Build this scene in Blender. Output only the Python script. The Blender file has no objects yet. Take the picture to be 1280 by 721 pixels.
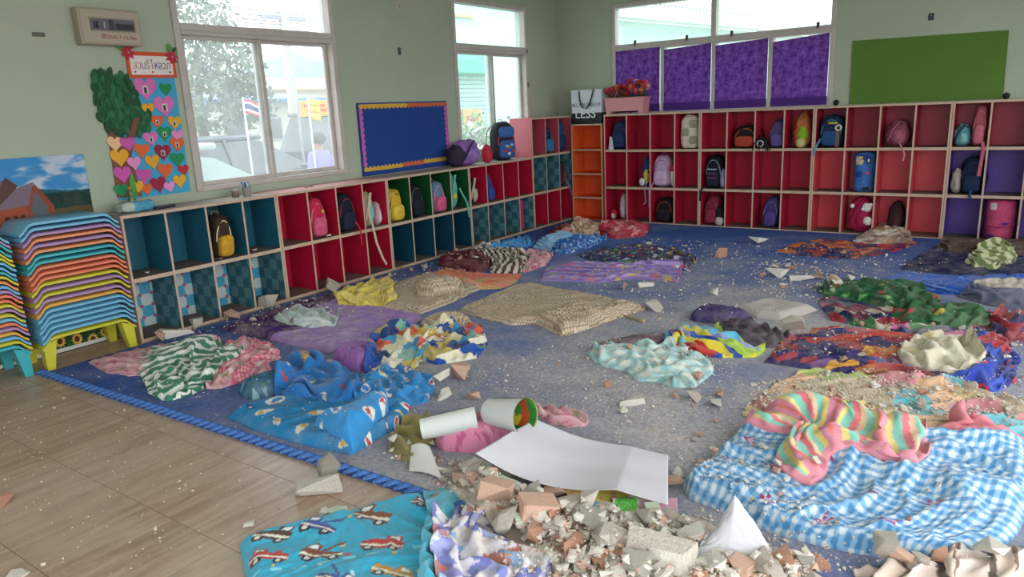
import bpy, bmesh, math, random
import numpy as np
from mathutils import Vector, Matrix

SC = bpy.context.scene
COL = SC.collection
PI = math.pi

# ---------------------------------------------------------------- camera
CAM_LOC = (4.5121, -7.6205, 1.3377)
CAM_R = (0.82007372, 0.57049431, -0.04489235)
CAM_U = (-0.10053507, 0.22085538, 0.97011113)
CAM_F = (-0.5633576, 0.79104939, -0.23847239)
FPX = 910.467
cam_data = bpy.data.cameras.new('camera')
cam_data.sensor_width = 36.0
cam_data.lens = FPX / 1280 * 36.0
cam_data.clip_start = 0.05
cam_data.clip_end = 600
cam = bpy.data.objects.new('camera', cam_data)
COL.objects.link(cam)
cam.matrix_world = Matrix(((CAM_R[0], CAM_U[0], -CAM_F[0], CAM_LOC[0]),
                           (CAM_R[1], CAM_U[1], -CAM_F[1], CAM_LOC[1]),
                           (CAM_R[2], CAM_U[2], -CAM_F[2], CAM_LOC[2]), (0, 0, 0, 1)))
SC.camera = cam

# ---------------------------------------------------------------- overcast sky
world = bpy.data.worlds.new('overcast_sky')
SC.world = world
world.use_nodes = True
wn = world.node_tree
bg = wn.nodes['Background']
bg.inputs['Color'].default_value = (0.93, 0.97, 1.0, 1)
bg.inputs['Strength'].default_value = 1.9

vs = SC.view_settings
vs.view_transform = 'Standard'
vs.look = 'None'
vs.exposure = 1.15
vs.gamma = 1.0
vs.use_curve_mapping = False
SC.cycles.max_bounces = 10
SC.cycles.diffuse_bounces = 6
SC.cycles.transparent_max_bounces = 12
SC.cycles.use_denoising = True


def portal(loc, rot, sx, sy):
    """daylight sampling portal in a window or door opening (gives no light of its own)"""
    d = bpy.data.lights.new('daylight_portal', 'AREA')
    d.shape = 'RECTANGLE'
    d.size = sx
    d.size_y = sy
    d.cycles.is_portal = True
    o = bpy.data.objects.new('daylight_portal', d)
    COL.objects.link(o)
    o.location = loc
    o.rotation_euler = rot


# a portal faces along its local -Z
portal((-0.33, -3.94, 1.66), (0, -PI / 2, 0), 1.52, 1.36)
portal((-0.33, -1.03, 1.66), (0, -PI / 2, 0), 1.52, 1.26)
portal((1.65, 0.33, 2.2), (-PI / 2, 0, 0), 2.36, 0.46)
for (ya_, yb_, za_, zb_) in ((-9.4, -3.3, 0.02, 2.88), (-2.9, -0.5, 0.9, 2.6)):
    portal((6.05, (ya_ + yb_) / 2, (za_ + zb_) / 2), (0, PI / 2, 0), zb_ - za_, yb_ - ya_)
portal((4.0, -9.65, 1.3), (PI / 2, 0, 0), 3.4, 2.5)


# ---------------------------------------------------------------- helpers
def lin(c):
    c = np.asarray(c, dtype=float)
    return np.where(c <= 0.04045, c / 12.92, ((c + 0.055) / 1.055) ** 2.4)


def hx(s):
    s = s.lstrip('#')
    return tuple(int(s[i:i + 2], 16) / 255 for i in (0, 2, 4))


def L4(s):
    c = hx(s) if isinstance(s, str) else s
    r = lin(c)
    return (float(r[0]), float(r[1]), float(r[2]), 1.0)


MATS = {}


def mat(name, color, rough=0.6, var=0.08, scale=6.0, bump=0.0, bscale=60.0, metal=0.0, spec=0.4, dirt=None, dirt_amt=0.3, emit=None):
    """principled material with noise-driven colour variation, optional dirt patches and bump"""
    if name in MATS:
        return MATS[name]
    m = bpy.data.materials.new(name)
    m.use_nodes = True
    nt = m.node_tree
    b = nt.nodes['Principled BSDF']
    b.inputs['Roughness'].default_value = rough
    b.inputs['Metallic'].default_value = metal
    b.inputs['Specular IOR Level'].default_value = spec
    tc = nt.nodes.new('ShaderNodeTexCoord')
    nz = nt.nodes.new('ShaderNodeTexNoise')
    nz.inputs['Scale'].default_value = scale
    nz.inputs['Detail'].default_value = 5
    nt.links.new(tc.outputs['Object'], nz.inputs['Vector'])
    r = nt.nodes.new('ShaderNodeValToRGB')
    c = L4(color)
    r.color_ramp.elements[0].position = 0.3
    r.color_ramp.elements[1].position = 0.72
    r.color_ramp.elements[0].color = tuple(max(0, x * (1 - var)) for x in c[:3]) + (1,)
    r.color_ramp.elements[1].color = tuple(min(1, x * (1 + var)) for x in c[:3]) + (1,)
    nt.links.new(nz.outputs['Fac'], r.inputs['Fac'])
    out = r.outputs['Color']
    if dirt:
        n2 = nt.nodes.new('ShaderNodeTexNoise')
        n2.inputs['Scale'].default_value = scale * 0.55
        n2.inputs['Detail'].default_value = 8
        n2.inputs['Roughness'].default_value = 0.7
        nt.links.new(tc.outputs['Object'], n2.inputs['Vector'])
        r2 = nt.nodes.new('ShaderNodeValToRGB')
        r2.color_ramp.elements[0].position = 0.5
        r2.color_ramp.elements[1].position = 0.7
        r2.color_ramp.elements[1].color = (dirt_amt,) * 3 + (1,)
        nt.links.new(n2.outputs['Fac'], r2.inputs['Fac'])
        mx = nt.nodes.new('ShaderNodeMixRGB')
        nt.links.new(r2.outputs['Color'], mx.inputs['Fac'])
        nt.links.new(out, mx.inputs['Color1'])
        mx.inputs['Color2'].default_value = L4(dirt)
        out = mx.outputs['Color']
    nt.links.new(out, b.inputs['Base Color'])
    if bump:
        n3 = nt.nodes.new('ShaderNodeTexNoise')
        n3.inputs['Scale'].default_value = bscale
        n3.inputs['Detail'].default_value = 4
        nt.links.new(tc.outputs['Object'], n3.inputs['Vector'])
        bp = nt.nodes.new('ShaderNodeBump')
        bp.inputs['Strength'].default_value = bump
        bp.inputs['Distance'].default_value = 0.01
        nt.links.new(n3.outputs['Fac'], bp.inputs['Height'])
        nt.links.new(bp.outputs['Normal'], b.inputs['Normal'])
    if emit:
        b.inputs['Emission Color'].default_value = L4(color)
        b.inputs['Emission Strength'].default_value = emit
    MATS[name] = m
    return m


def vc_mat(name, rough=0.9, bump=0.25, bscale=260.0, spec=0.15, dust=0.25, sheen=0.0):
    """fabric / printed material: colours come from the print stored on the mesh, plus a dust film in patches"""
    if name in MATS:
        return MATS[name]
    m = bpy.data.materials.new(name)
    m.use_nodes = True
    nt = m.node_tree
    b = nt.nodes['Principled BSDF']
    b.inputs['Roughness'].default_value = rough
    b.inputs['Specular IOR Level'].default_value = spec
    if sheen:
        b.inputs['Sheen Weight'].default_value = sheen
    at = nt.nodes.new('ShaderNodeAttribute')
    at.attribute_name = 'Col'
    tc = nt.nodes.new('ShaderNodeTexCoord')
    out = at.outputs['Color']
    if dust:
        nz = nt.nodes.new('ShaderNodeTexNoise')
        nz.inputs['Scale'].default_value = 7
        nz.inputs['Detail'].default_value = 9
        nz.inputs['Roughness'].default_value = 0.75
        nt.links.new(tc.outputs['Object'], nz.inputs['Vector'])
        rp = nt.nodes.new('ShaderNodeValToRGB')
        rp.color_ramp.elements[0].position = 0.42
        rp.color_ramp.elements[1].position = 0.75
        rp.color_ramp.elements[1].color = (dust * 1.6,) * 3 + (1,)
        nt.links.new(nz.outputs['Fac'], rp.inputs['Fac'])
        mx = nt.nodes.new('ShaderNodeMixRGB')
        nt.links.new(rp.outputs['Color'], mx.inputs['Fac'])
        nt.links.new(out, mx.inputs['Color1'])
        mx.inputs['Color2'].default_value = L4('#b5ada2')
        out = mx.outputs['Color']
    nt.links.new(out, b.inputs['Base Color'])
    if bump:
        n3 = nt.nodes.new('ShaderNodeTexNoise')
        n3.inputs['Scale'].default_value = bscale
        nt.links.new(tc.outputs['Object'], n3.inputs['Vector'])
        bp = nt.nodes.new('ShaderNodeBump')
        bp.inputs['Strength'].default_value = bump
        bp.inputs['Distance'].default_value = 0.004
        nt.links.new(n3.outputs['Fac'], bp.inputs['Height'])
        nt.links.new(bp.outputs['Normal'], b.inputs['Normal'])
    MATS[name] = m
    return m


class MB:
    """collects simple solids and builds them as ONE mesh object"""

    def __init__(s):
        s.v = []
        s.f = []
        s.m = []

    def add(s, vs, fs, mi=0):
        o = len(s.v)
        s.v += [tuple(p) for p in vs]
        s.f += [tuple(i + o for i in f) for f in fs]
        s.m += (list(mi) if isinstance(mi, (list, tuple)) else [mi] * len(fs))
        return s

    def box(s, x0, x1, y0, y1, z0, z1, mi=0):
        # faces: bottom, top, front(-y), back(+y), left(-x), right(+x)
        vs = [(x0, y0, z0), (x1, y0, z0), (x1, y1, z0), (x0, y1, z0), (x0, y0, z1), (x1, y0, z1), (x1, y1, z1), (x0, y1, z1)]
        fs = [(3, 2, 1, 0), (4, 5, 6, 7), (0, 1, 5, 4), (2, 3, 7, 6), (3, 0, 4, 7), (1, 2, 6, 5)]
        return s.add(vs, fs, mi)

    def bbox(s, x0, x1, y0, y1, z0, z1, b=0.004, mi=0):
        """box with chamfered edges"""
        cx, cy, cz = (x0 + x1) / 2, (y0 + y1) / 2, (z0 + z1) / 2
        hx_, hy, hz = (x1 - x0) / 2, (y1 - y0) / 2, (z1 - z0) / 2
        b = min(b, hx_ * .9, hy * .9, hz * .9)
        bm = bmesh.new()
        for sx in (-1, 1):
            for sy in (-1, 1):
                for sz in (-1, 1):
                    for k in range(3):
                        q = [hx_ - b, hy - b, hz - b]
                        q[k] += b
                        bm.verts.new((cx + sx * q[0], cy + sy * q[1], cz + sz * q[2]))
        bmesh.ops.convex_hull(bm, input=bm.verts[:])
        bmesh.ops.dissolve_limit(bm, angle_limit=0.01, verts=bm.verts[:], edges=bm.edges[:])
        bm.verts.index_update()
        s.add([v.co[:] for v in bm.verts], [[v.index for v in f.verts] for f in bm.faces], mi)
        bm.free()
        return s

    def tube(s, pts, r, n=8, mi=0, close=False, flat=1.0, caps=True):
        """swept tube; r number or list; flat squashes the section along the second axis"""
        P = [Vector(p) for p in pts]
        N = len(P)
        R = r if isinstance(r, (list, tuple)) else [r] * N
        prev = None
        rings = []
        for i, p in enumerate(P):
            if close:
                t = P[(i + 1) % N] - P[i - 1]
            else:
                t = P[min(i + 1, N - 1)] - P[max(i - 1, 0)]
            if t.length < 1e-9:
                t = Vector((0, 0, 1))
            t.normalize()
            if prev is None:
                a = Vector((0, 0, 1)) if abs(t.z) < 0.9 else Vector((1, 0, 0))
                nn = t.cross(a).normalized()
            else:
                nn = (prev - t * prev.dot(t))
                nn = nn.normalized() if nn.length > 1e-6 else t.orthogonal().normalized()
            prev = nn
            bb = t.cross(nn)
            rings.append([p + (nn * math.cos(2 * PI * k / n) + bb * math.sin(2 * PI * k / n) * flat) * R[i] for k in range(n)])
        vs = [q for ring in rings for q in ring]
        fs = []
        M = N if close else N - 1
        for i in range(M):
            j = (i + 1) % N
            for k in range(n):
                k2 = (k + 1) % n
                fs.append((i * n + k, i * n + k2, j * n + k2, j * n + k))
        if caps and not close:
            fs.append(tuple(range(n - 1, -1, -1)))
            fs.append(tuple((N - 1) * n + k for k in range(n)))
        return s.add(vs, fs, mi)

    def lathe(s, prof, c=(0, 0, 0), n=20, mi=0, axis='z', sy=1.0):
        vs, fs = [], []
        for (r, z) in prof:
            for k in range(n):
                a = 2 * PI * k / n
                p = (r * math.cos(a), r * math.sin(a) * sy, z)
                if axis == 'x':
                    p = (p[2], p[0], p[1])
                elif axis == 'y':
                    p = (p[0], p[2], p[1])
                vs.append((p[0] + c[0], p[1] + c[1], p[2] + c[2]))
        for i in range(len(prof) - 1):
            for k in range(n):
                k2 = (k + 1) % n
                fs.append((i * n + k, i * n + k2, (i + 1) * n + k2, (i + 1) * n + k))
        fs.append(tuple(range(n - 1, -1, -1)))
        fs.append(tuple((len(prof) - 1) * n + k for k in range(n)))
        return s.add(vs, fs, mi)

    def prism(s, poly, t0, t1, plane='xy', mi=0):
        """extruded polygon; plane says which two axes the polygon lies in, t0..t1 the third"""
        n = len(poly)
        def P(a, b, t):
            return {'xy': (a, b, t), 'xz': (a, t, b), 'yz': (t, a, b)}[plane]
        vs = [P(a, b, t0) for a, b in poly] + [P(a, b, t1) for a, b in poly]
        fs = [tuple(range(n - 1, -1, -1)), tuple(range(n, 2 * n))]
        fs += [(i, (i + 1) % n, n + (i + 1) % n, n + i) for i in range(n)]
        return s.add(vs, fs, mi)

    def build(s, name, mats, parent=None, smooth=False, loc=None, fix=True):
        me = bpy.data.meshes.new(name)
        me.from_pydata(s.v, [], s.f)
        if not isinstance(mats, (list, tuple)):
            mats = [mats]
        for m_ in mats:
            me.materials.append(m_)
        if len(mats) > 1:
            me.polygons.foreach_set('material_index', s.m)
        if fix:
            bm = bmesh.new()
            bm.from_mesh(me)
            bmesh.ops.recalc_face_normals(bm, faces=bm.faces[:])
            bm.to_mesh(me)
            bm.free()
        if smooth:
            me.polygons.foreach_set('use_smooth', [True] * len(me.polygons))
            if smooth != 'all':
                me.set_sharp_from_angle(angle=math.radians(45))
        me.update()
        o = bpy.data.objects.new(name, me)
        COL.objects.link(o)
        if parent is not None:
            o.parent = parent
        if loc is not None:
            o.location = loc
        return o


def tag(o, label, cat, group=None):
    o['label'] = label
    o['category'] = cat
    if group:
        o['group'] = group
    return o


def struct(o, label=None):
    o['kind'] = 'structure'
    if label:
        o['label'] = label
    return o


def thing(name, label, cat, loc=(0, 0, 0), rz=0.0, group=None, rot=None):
    o = bpy.data.objects.new(name, None)
    o.empty_display_size = 0.05
    COL.objects.link(o)
    o.location = loc
    o.rotation_euler = rot if rot else (0, 0, rz)
    return tag(o, label, cat, group)


def copy_tree(o, parent=None):
    c = o.copy()
    COL.objects.link(c)
    c.parent = parent
    for ch in o.children:
        copy_tree(ch, c)
    return c


def floor_pt(u, v, z=0.0):
    """survey: where the sight line through photo point (u, v) meets the level plane z (world metres)"""
    d = np.array(CAM_F) + np.array(CAM_R) * (u - 640) / FPX - np.array(CAM_U) * (v - 360.5) / FPX
    t = (z - CAM_LOC[2]) / d[2]
    return np.array(CAM_LOC) + t * d


# ---------------------------------------------------------------- numpy noise
def _hash(ix, iy, seed):
    h = (ix.astype(np.int64) * 374761393 + iy.astype(np.int64) * 668265263 + int(seed) * 974634777) & 0xFFFFFFFF
    h = ((h ^ (h >> 13)) * 1274126177) & 0xFFFFFFFF
    h = h ^ (h >> 16)
    return h


def rnd(ix, iy, seed):
    return (_hash(ix, iy, seed) & 0xFFFFFF) / float(0x1000000)


def noise2(x, y, seed=0):
    """gradient noise, about -1..1"""
    x = np.asarray(x, float)
    y = np.asarray(y, float)
    x0 = np.floor(x)
    y0 = np.floor(y)
    fx = x - x0
    fy = y - y0
    ux = fx * fx * fx * (fx * (fx * 6 - 15) + 10)
    uy = fy * fy * fy * (fy * (fy * 6 - 15) + 10)
    def g(ox, oy):
        a = rnd(x0 + ox, y0 + oy, seed) * 2 * PI
        return np.cos(a) * (fx - ox) + np.sin(a) * (fy - oy)
    n0 = g(0, 0) * (1 - ux) + g(1, 0) * ux
    n1 = g(0, 1) * (1 - ux) + g(1, 1) * ux
    return (n0 * (1 - uy) + n1 * uy) * 1.5


def fbm(x, y, seed=0, oct=4, gain=0.5):
    a, s, t = 1.0, 0.0, 0.0
    for k in range(oct):
        s = s + a * noise2(x * 2 ** k + 17.3 * k, y * 2 ** k - 9.1 * k, seed + k)
        t += a
        a *= gain
    return s / t


def sstep(a, b, x):
    t = np.clip((x - a) / (b - a), 0, 1)
    return t * t * (3 - 2 * t)

# ================================================================ STRUCTURE
D = 0.30            # depth of the cubby units; their fronts stand at x = 0 and y = 0
XL, YB, XR, YF, ZC = -0.30, 0.30, 6.0, -9.6, 2.95
WT = 0.14

M_wall = mat('mint_wall_paint', '#a9b29f', 0.85, 0.05, 1.2, 0.15, 40, dirt='#8d9480', dirt_amt=0.22, spec=0.2)
M_ceil = mat('ceiling_paint', '#c9cdc4', 0.9, 0.03, 2)
M_frame = mat('window_frame_paint', '#bcb3ad', 0.55, 0.05, 9, dirt='#8d8478', dirt_amt=0.35)
M_track = mat('window_track_shadow_gap', '#4c4a45', 0.7)


def grid_wall(name, us, zs, holes, t0, t1, plane, m):
    """wall with real openings: cells of a grid, leaving out the holes (u0,u1,z0,z1)"""
    mb = MB()
    us = sorted(set(us + [h for q in holes for h in q[:2]]))
    zs = sorted(set(zs + [h for q in holes for h in q[2:]]))
    for i in range(len(us) - 1):
        for j in range(len(zs) - 1):
            cu, cz = (us[i] + us[i + 1]) / 2, (zs[j] + zs[j + 1]) / 2
            if any(h[0] < cu < h[1] and h[2] < cz < h[3] for h in holes):
                continue
            if plane == 'x':
                mb.box(t0, t1, us[i], us[i + 1], zs[j], zs[j + 1])
            else:
                mb.box(us[i], us[i + 1], t0, t1, zs[j], zs[j + 1])
    return struct(mb.build(name, m))


W1 = (-4.66, -3.24, 0.87, 2.44)
W2 = (-1.69, -0.37, 0.87, 2.44)
W3 = (0.45, 2.86, 1.20, 2.44)
grid_wall('wall_left', [YF, YB + WT], [0, ZC], [W1, W2], XL - WT, XL, 'x', M_wall)
grid_wall('wall_back', [XL, XR + WT], [0, ZC], [W3], YB, YB + WT, 'y', M_wall)
RO = [(-9.4, -3.3, 0.02, 2.88), (-2.9, -0.5, 0.9, 2.6)]  # unseen openings, widened to let more daylight into the room
grid_wall('wall_right', [YF, YB], [0, ZC], RO, XR, XR + WT, 'x', M_wall)
grid_wall('wall_front', [XL - WT, XR + WT], [0, ZC], [(2.3, 5.7, 0.05, 2.55)], YF - WT, YF, 'y', M_wall)  # unseen opening, sized to balance the daylight from the right side
struct(MB().box(XL - WT, XR + WT, YF - WT, YB + WT, ZC, ZC + 0.1).build('ceiling', M_ceil))


# glass: a dusty pane, mostly clear with a pale film that scatters the daylight
def glass_mat(name, film, tint):
    m = bpy.data.materials.new(name)
    m.use_nodes = True
    nt = m.node_tree
    nt.nodes.remove(nt.nodes['Principled BSDF'])
    out = nt.nodes['Material Output']
    tr = nt.nodes.new('ShaderNodeBsdfTransparent')
    tr.inputs['Color'].default_value = tint
    tl = nt.nodes.new('ShaderNodeBsdfTranslucent')
    tl.inputs['Color'].default_value = (0.9, 0.96, 0.97, 1)
    gl = nt.nodes.new('ShaderNodeBsdfGlossy')
    gl.inputs['Roughness'].default_value = 0.03
    nz = nt.nodes.new('ShaderNodeTexNoise')
    nz.inputs['Scale'].default_value = 3.0
    nz.inputs['Detail'].default_value = 6
    tc = nt.nodes.new('ShaderNodeTexCoord')
    nt.links.new(tc.outputs['Object'], nz.inputs['Vector'])
    mr = nt.nodes.new('ShaderNodeMapRange')
    mr.inputs['From Min'].default_value = 0.3
    mr.inputs['From Max'].default_value = 0.7
    mr.inputs['To Min'].default_value = film * 0.75
    mr.inputs['To Max'].default_value = film * 1.25
    nt.links.new(nz.outputs['Fac'], mr.inputs['Value'])
    m1 = nt.nodes.new('ShaderNodeMixShader')
    nt.links.new(mr.outputs['Result'], m1.inputs['Fac'])
    nt.links.new(tr.outputs[0], m1.inputs[1])
    nt.links.new(tl.outputs[0], m1.inputs[2])
    m2 = nt.nodes.new('ShaderNodeMixShader')
    m2.inputs['Fac'].default_value = 0.04
    nt.links.new(m1.outputs[0], m2.inputs[1])
    nt.links.new(gl.outputs[0], m2.inputs[2])
    nt.links.new(m2.outputs[0], out.inputs['Surface'])
    return m


M_glass = glass_mat('dusty_window_glass', 0.11, (0.95, 0.98, 0.98, 1))
M_glass2 = glass_mat('green_tinted_window_glass', 0.09, (0.86, 0.97, 0.94, 1))


def bar(parent, name, plane, a0, a1, z0, z1, t0, t1, m=None):
    mb = MB()
    if plane == 'x':
        mb.bbox(t0, t1, a0, a1, z0, z1, 0.004)
    else:
        mb.bbox(a0, a1, t0, t1, z0, z1, 0.004)
    return mb.build(name, m or M_frame, parent)


def win_empty(name, loc):
    o = bpy.data.objects.new(name, None)
    COL.objects.link(o)
    o['kind'] = 'structure'
    return o


def sliding_window(name, w, glass, split, label):
    """transom light above, two sliding sashes below, in the left wall"""
    y0, y1, z0, z1 = w
    o = win_empty(name, None)
    o['label'] = label
    xa, xb = XL - 0.09, XL + 0.02
    fw_ = 0.045
    bar(o, 'frame_jamb', 'x', y0, y0 + fw_, z0, z1, xa, xb)
    bar(o, 'frame_jamb', 'x', y1 - fw_, y1, z0, z1, xa, xb)
    bar(o, 'frame_head', 'x', y0 + fw_, y1 - fw_, z1 - fw_, z1, xa, xb)
    bar(o, 'frame_sill', 'x', y0 + fw_, y1 - fw_, z0, z0 + 0.035, xa, xb)
    bar(o, 'transom_bar', 'x', y0 + fw_, y1 - fw_, 1.932, 2.008, xa, xb + 0.004)
    bar(o, 'transom_bar_lip', 'x', y0 + fw_, y1 - fw_, 1.955, 1.962, xb + 0.004, xb + 0.012)
    def pane(nm, a0, a1, b0, b1, xx):
        MB().box(xx - 0.003, xx + 0.003, a0, a1, b0, b1).build(nm, glass, o)
    # transom light
    pane('transom_pane', y0 + fw_, y1 - fw_, 2.008, z1 - fw_, XL - 0.045)
    # two sashes, one track behind the other
    s = 0.034
    ym = split
    for (a0, a1, xx) in ((y0 + fw_, ym + 0.028, XL - 0.03), (ym - 0.028, y1 - fw_, XL - 0.062)):
        b0, b1 = z0 + 0.035, 1.932
        sash = MB()
        sash.bbox(xx - 0.014, xx + 0.014, a0, a0 + s, b0, b1, 0.003)
        sash.bbox(xx - 0.014, xx + 0.014, a1 - s, a1, b0, b1, 0.003)
        sash.bbox(xx - 0.014, xx + 0.014, a0 + s, a1 - s, b1 - 0.026, b1, 0.003)
        sash.bbox(xx - 0.014, xx + 0.014, a0 + s, a1 - s, b0, b0 + 0.032, 0.003)
        so = sash.build('sash', M_frame, o)
        MB().box(xx - 0.003, xx + 0.003, a0 + s, a1 - s, b0 + 0.032, b1 - 0.026).build('pane', glass, so)
    bar(o, 'meeting_gap', 'x', ym + 0.020, ym + 0.030, z0 + 0.04, 1.93, XL - 0.05, XL - 0.042, M_track)
    return o


sliding_window('window_1', W1, M_glass, -3.975, 'white sliding window beside the heart poster with parked cars behind it')
sliding_window('window_2', W2, M_glass2, -1.02, 'white sliding window in the corner with a green shuttered shop behind it')
# latch on the right jamb of the corner window
MB().bbox(XL + 0.02, XL + 0.03, -0.40, -0.385, 1.95, 1.99, 0.003).bbox(XL + 0.02, XL + 0.035, -0.40, -0.385, 1.58, 1.63, 0.003).build('latch', mat('dark_latch', '#4a443c', 0.5), bpy.data.objects['window_2'])

# wide window in the back wall: two transom lights over four panes
o3 = win_empty('window_3', None)
o3['label'] = 'wide window above the cubbies with purple blinds over its lower panes'
x0, x1, z0, z1 = W3
ya, yb = YB - 0.02, YB + 0.09
bar(o3, 'frame_jamb', 'y', x0, x0 + 0.045, z0, z1, ya, yb)
bar(o3, 'frame_jamb', 'y', x1 - 0.045, x1, z0, z1, ya, yb)
bar(o3, 'frame_head', 'y', x0 + 0.045, x1 - 0.045, z1 - 0.045, z1, ya, yb)
bar(o3, 'frame_sill', 'y', x0 + 0.045, x1 - 0.045, z0, z0 + 0.05, ya, yb)
bar(o3, 'transom_bar', 'y', x0 + 0.045, x1 - 0.045, 1.925, 1.998, ya - 0.004, yb)
bar(o3, 'transom_mullion', 'y', 1.62, 1.675, 1.998, z1 - 0.045, ya, yb)
for xm in (1.07, 1.655, 2.25):
    bar(o3, 'mullion', 'y', xm - 0.022, xm + 0.022, z0 + 0.05, 1.925, ya, yb)
for a0, a1 in ((x0 + 0.045, 1.62), (1.675, x1 - 0.045)):
    MB().box(a0, a1, YB + 0.03, YB + 0.036, 1.998, z1 - 0.045).build('transom_pane', M_glass2, o3)
for a0, a1 in ((x0 + 0.045, 1.048), (1.092, 1.633), (1.677, 2.228), (2.272, x1 - 0.045)):
    MB().box(a0, a1, YB + 0.03, YB + 0.036, z0 + 0.05, 1.925).build('pane', M_glass, o3)
M_latch = mat('rusty_latch', '#5a4438', 0.6)
for xm in (0.75, 1.36, 1.85, 2.70):
    MB().bbox(xm - 0.015, xm + 0.015, ya - 0.018, ya - 0.004, 1.985, 2.03, 0.004).bbox(xm - 0.008, xm + 0.008, ya - 0.03, ya - 0.018, 1.97, 1.995, 0.002).build('latch', M_latch, o3)

# ---- floor: slab, then the wood-look tiles that show on the left as pieces
def tile_mat(name, seams):
    m = bpy.data.materials.new(name)
    m.use_nodes = True
    nt = m.node_tree
    b = nt.nodes['Principled BSDF']
    b.inputs['Roughness'].default_value = 0.34
    b.inputs['Specular IOR Level'].default_value = 0.45
    g = nt.nodes.new('ShaderNodeNewGeometry')
    oi = nt.nodes.new('ShaderNodeObjectInfo')
    mp = nt.nodes.new('ShaderNodeMapping')
    mp.inputs['Scale'].default_value = (9, 1.1, 1)
    ad = nt.nodes.new('ShaderNodeVectorMath')
    ad.operation = 'ADD'
    cmb = nt.nodes.new('ShaderNodeCombineXYZ')
    ml = nt.nodes.new('ShaderNodeMath')
    ml.operation = 'MULTIPLY'
    ml.inputs[1].default_value = 13.0
    nt.links.new(oi.outputs['Random'], ml.inputs[0])
    nt.links.new(ml.outputs[0], cmb.inputs['X'])
    nt.links.new(ml.outputs[0], cmb.inputs['Y'])
    nt.links.new(g.outputs['Position'], ad.inputs[0])
    nt.links.new(cmb.outputs[0], ad.inputs[1])
    nt.links.new(ad.outputs[0], mp.inputs['Vector'])
    nz = nt.nodes.new('ShaderNodeTexNoise')
    nz.inputs['Scale'].default_value = 2.2
    nz.inputs['Detail'].default_value = 9
    nz.inputs['Roughness'].default_value = 0.62
    nz.inputs['Distortion'].default_value = 0.5
    nt.links.new(mp.outputs[0], nz.inputs['Vector'])
    r = nt.nodes.new('ShaderNodeValToRGB')
    e = r.color_ramp.elements
    e[0].position = 0.28
    e[0].color = L4('#8d735d')
    e[1].position = 0.75
    e[1].color = L4('#c4ac96')
    k = e.new(0.5)
    k.color = L4('#ab907a')
    nt.links.new(nz.outputs['Fac'], r.inputs['Fac'])
    # plaster dust lying in drifts
    n2 = nt.nodes.new('ShaderNodeTexNoise')
    n2.inputs['Scale'].default_value = 1.6
    n2.inputs['Detail'].default_value = 10
    n2.inputs['Roughness'].default_value = 0.7
    nt.links.new(g.outputs['Position'], n2.inputs['Vector'])
    r2 = nt.nodes.new('ShaderNodeValToRGB')
    r2.color_ramp.elements[0].position = 0.42
    r2.color_ramp.elements[1].position = 0.68
    r2.color_ramp.elements[1].color = (0.5, 0.5, 0.5, 1)
    nt.links.new(n2.outputs['Fac'], r2.inputs['Fac'])
    mx = nt.nodes.new('ShaderNodeMixRGB')
    mx.inputs['Color2'].default_value = L4('#cabcac')
    nt.links.new(r2.outputs['Color'], mx.inputs['Fac'])
    nt.links.new(r.outputs['Color'], mx.inputs['Color1'])
    nt.links.new(mx.outputs['Color'], b.inputs['Base Color'])
    rr = nt.nodes.new('ShaderNodeMapRange')
    rr.inputs['To Min'].default_value = 0.18
    rr.inputs['To Max'].default_value = 0.6
    nt.links.new(n2.outputs['Fac'], rr.inputs['Value'])
    nt.links.new(rr.outputs['Result'], b.inputs['Roughness'])
    return m


M_tile = tile_mat('wood_look_floor_tile', False)
M_grout = mat('tile_grout', '#6a5644', 0.9)
floor = struct(MB().box(XL - WT, XR + WT, YF - WT, YB + WT, -0.12, -0.0015).build('floor', [M_tile]))
TS = 0.393
gb = MB().box(XL, 3.45, -8.0, -5.3, -0.0013, -0.0008).build('grout_bed', M_grout, floor)
tile_me = None
for i in range(-3, 9):
    for j in range(-3, 5):
        ax, ay = 0.912 + (i - 0) * TS, -6.46 - TS + (j - 1) * TS
        if ay > -5.2 or ay < -8.1 or ax < XL - 0.3:
            continue
        if tile_me is None:
            t = MB().bbox(0.0011, TS - 0.0011, 0.0011, TS - 0.0011, -0.0012, 0.0, 0.0006).build('tile', M_tile, floor)
            tile_me = t.data
        else:
            t = bpy.data.objects.new('tile', tile_me)
            COL.objects.link(t)
            t.parent = floor
        t.location = (ax, ay, 0)

# ================================================================ CUBBY UNITS
M_edge = mat('pale_wood_edging', '#c2a891', 0.6, 0.08, 14, dirt='#8f7d6c', dirt_amt=0.4)
M_topA = mat('dusty_grey_top', '#a59c92', 0.7, 0.1, 8, dirt='#777068', dirt_amt=0.4)
M_topB = mat('dusty_pink_top', '#c08f8c', 0.7, 0.1, 8, dirt='#a59a92', dirt_amt=0.5)
M_dshelf = mat('dusty_shelf_board', '#6e625a', 0.8, 0.15, 12, dirt='#8d857b', dirt_amt=0.5)
M_teal = mat('teal_laminate', '#1f5f74', 0.45, 0.08, 5, dirt='#3d7282', dirt_amt=0.3)
M_red = mat('crimson_laminate', '#b8193a', 0.38, 0.08, 5, dirt='#9a1c36', dirt_amt=0.3)
M_dred = mat('dark_crimson_laminate', '#a01c38', 0.42, 0.08, 5)
M_salmon = mat('salmon_red_laminate', '#d24652', 0.42, 0.08, 5)
M_green = mat('dark_green_laminate', '#125026', 0.5, 0.08, 5)
M_dteal = mat('petrol_laminate', '#12465c', 0.45, 0.08, 5)
M_pink = mat('pink_laminate', '#d0707c', 0.5, 0.05, 5)
M_pred = mat('dusty_rose_laminate', '#b3475a', 0.45, 0.07, 5)
M_orange = mat('orange_laminate', '#e0602c', 0.45, 0.12, 4, dirt='#b0401a', dirt_amt=0.3)
M_purple = mat('purple_laminate', '#5d3a98', 0.45, 0.08, 5)
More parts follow.
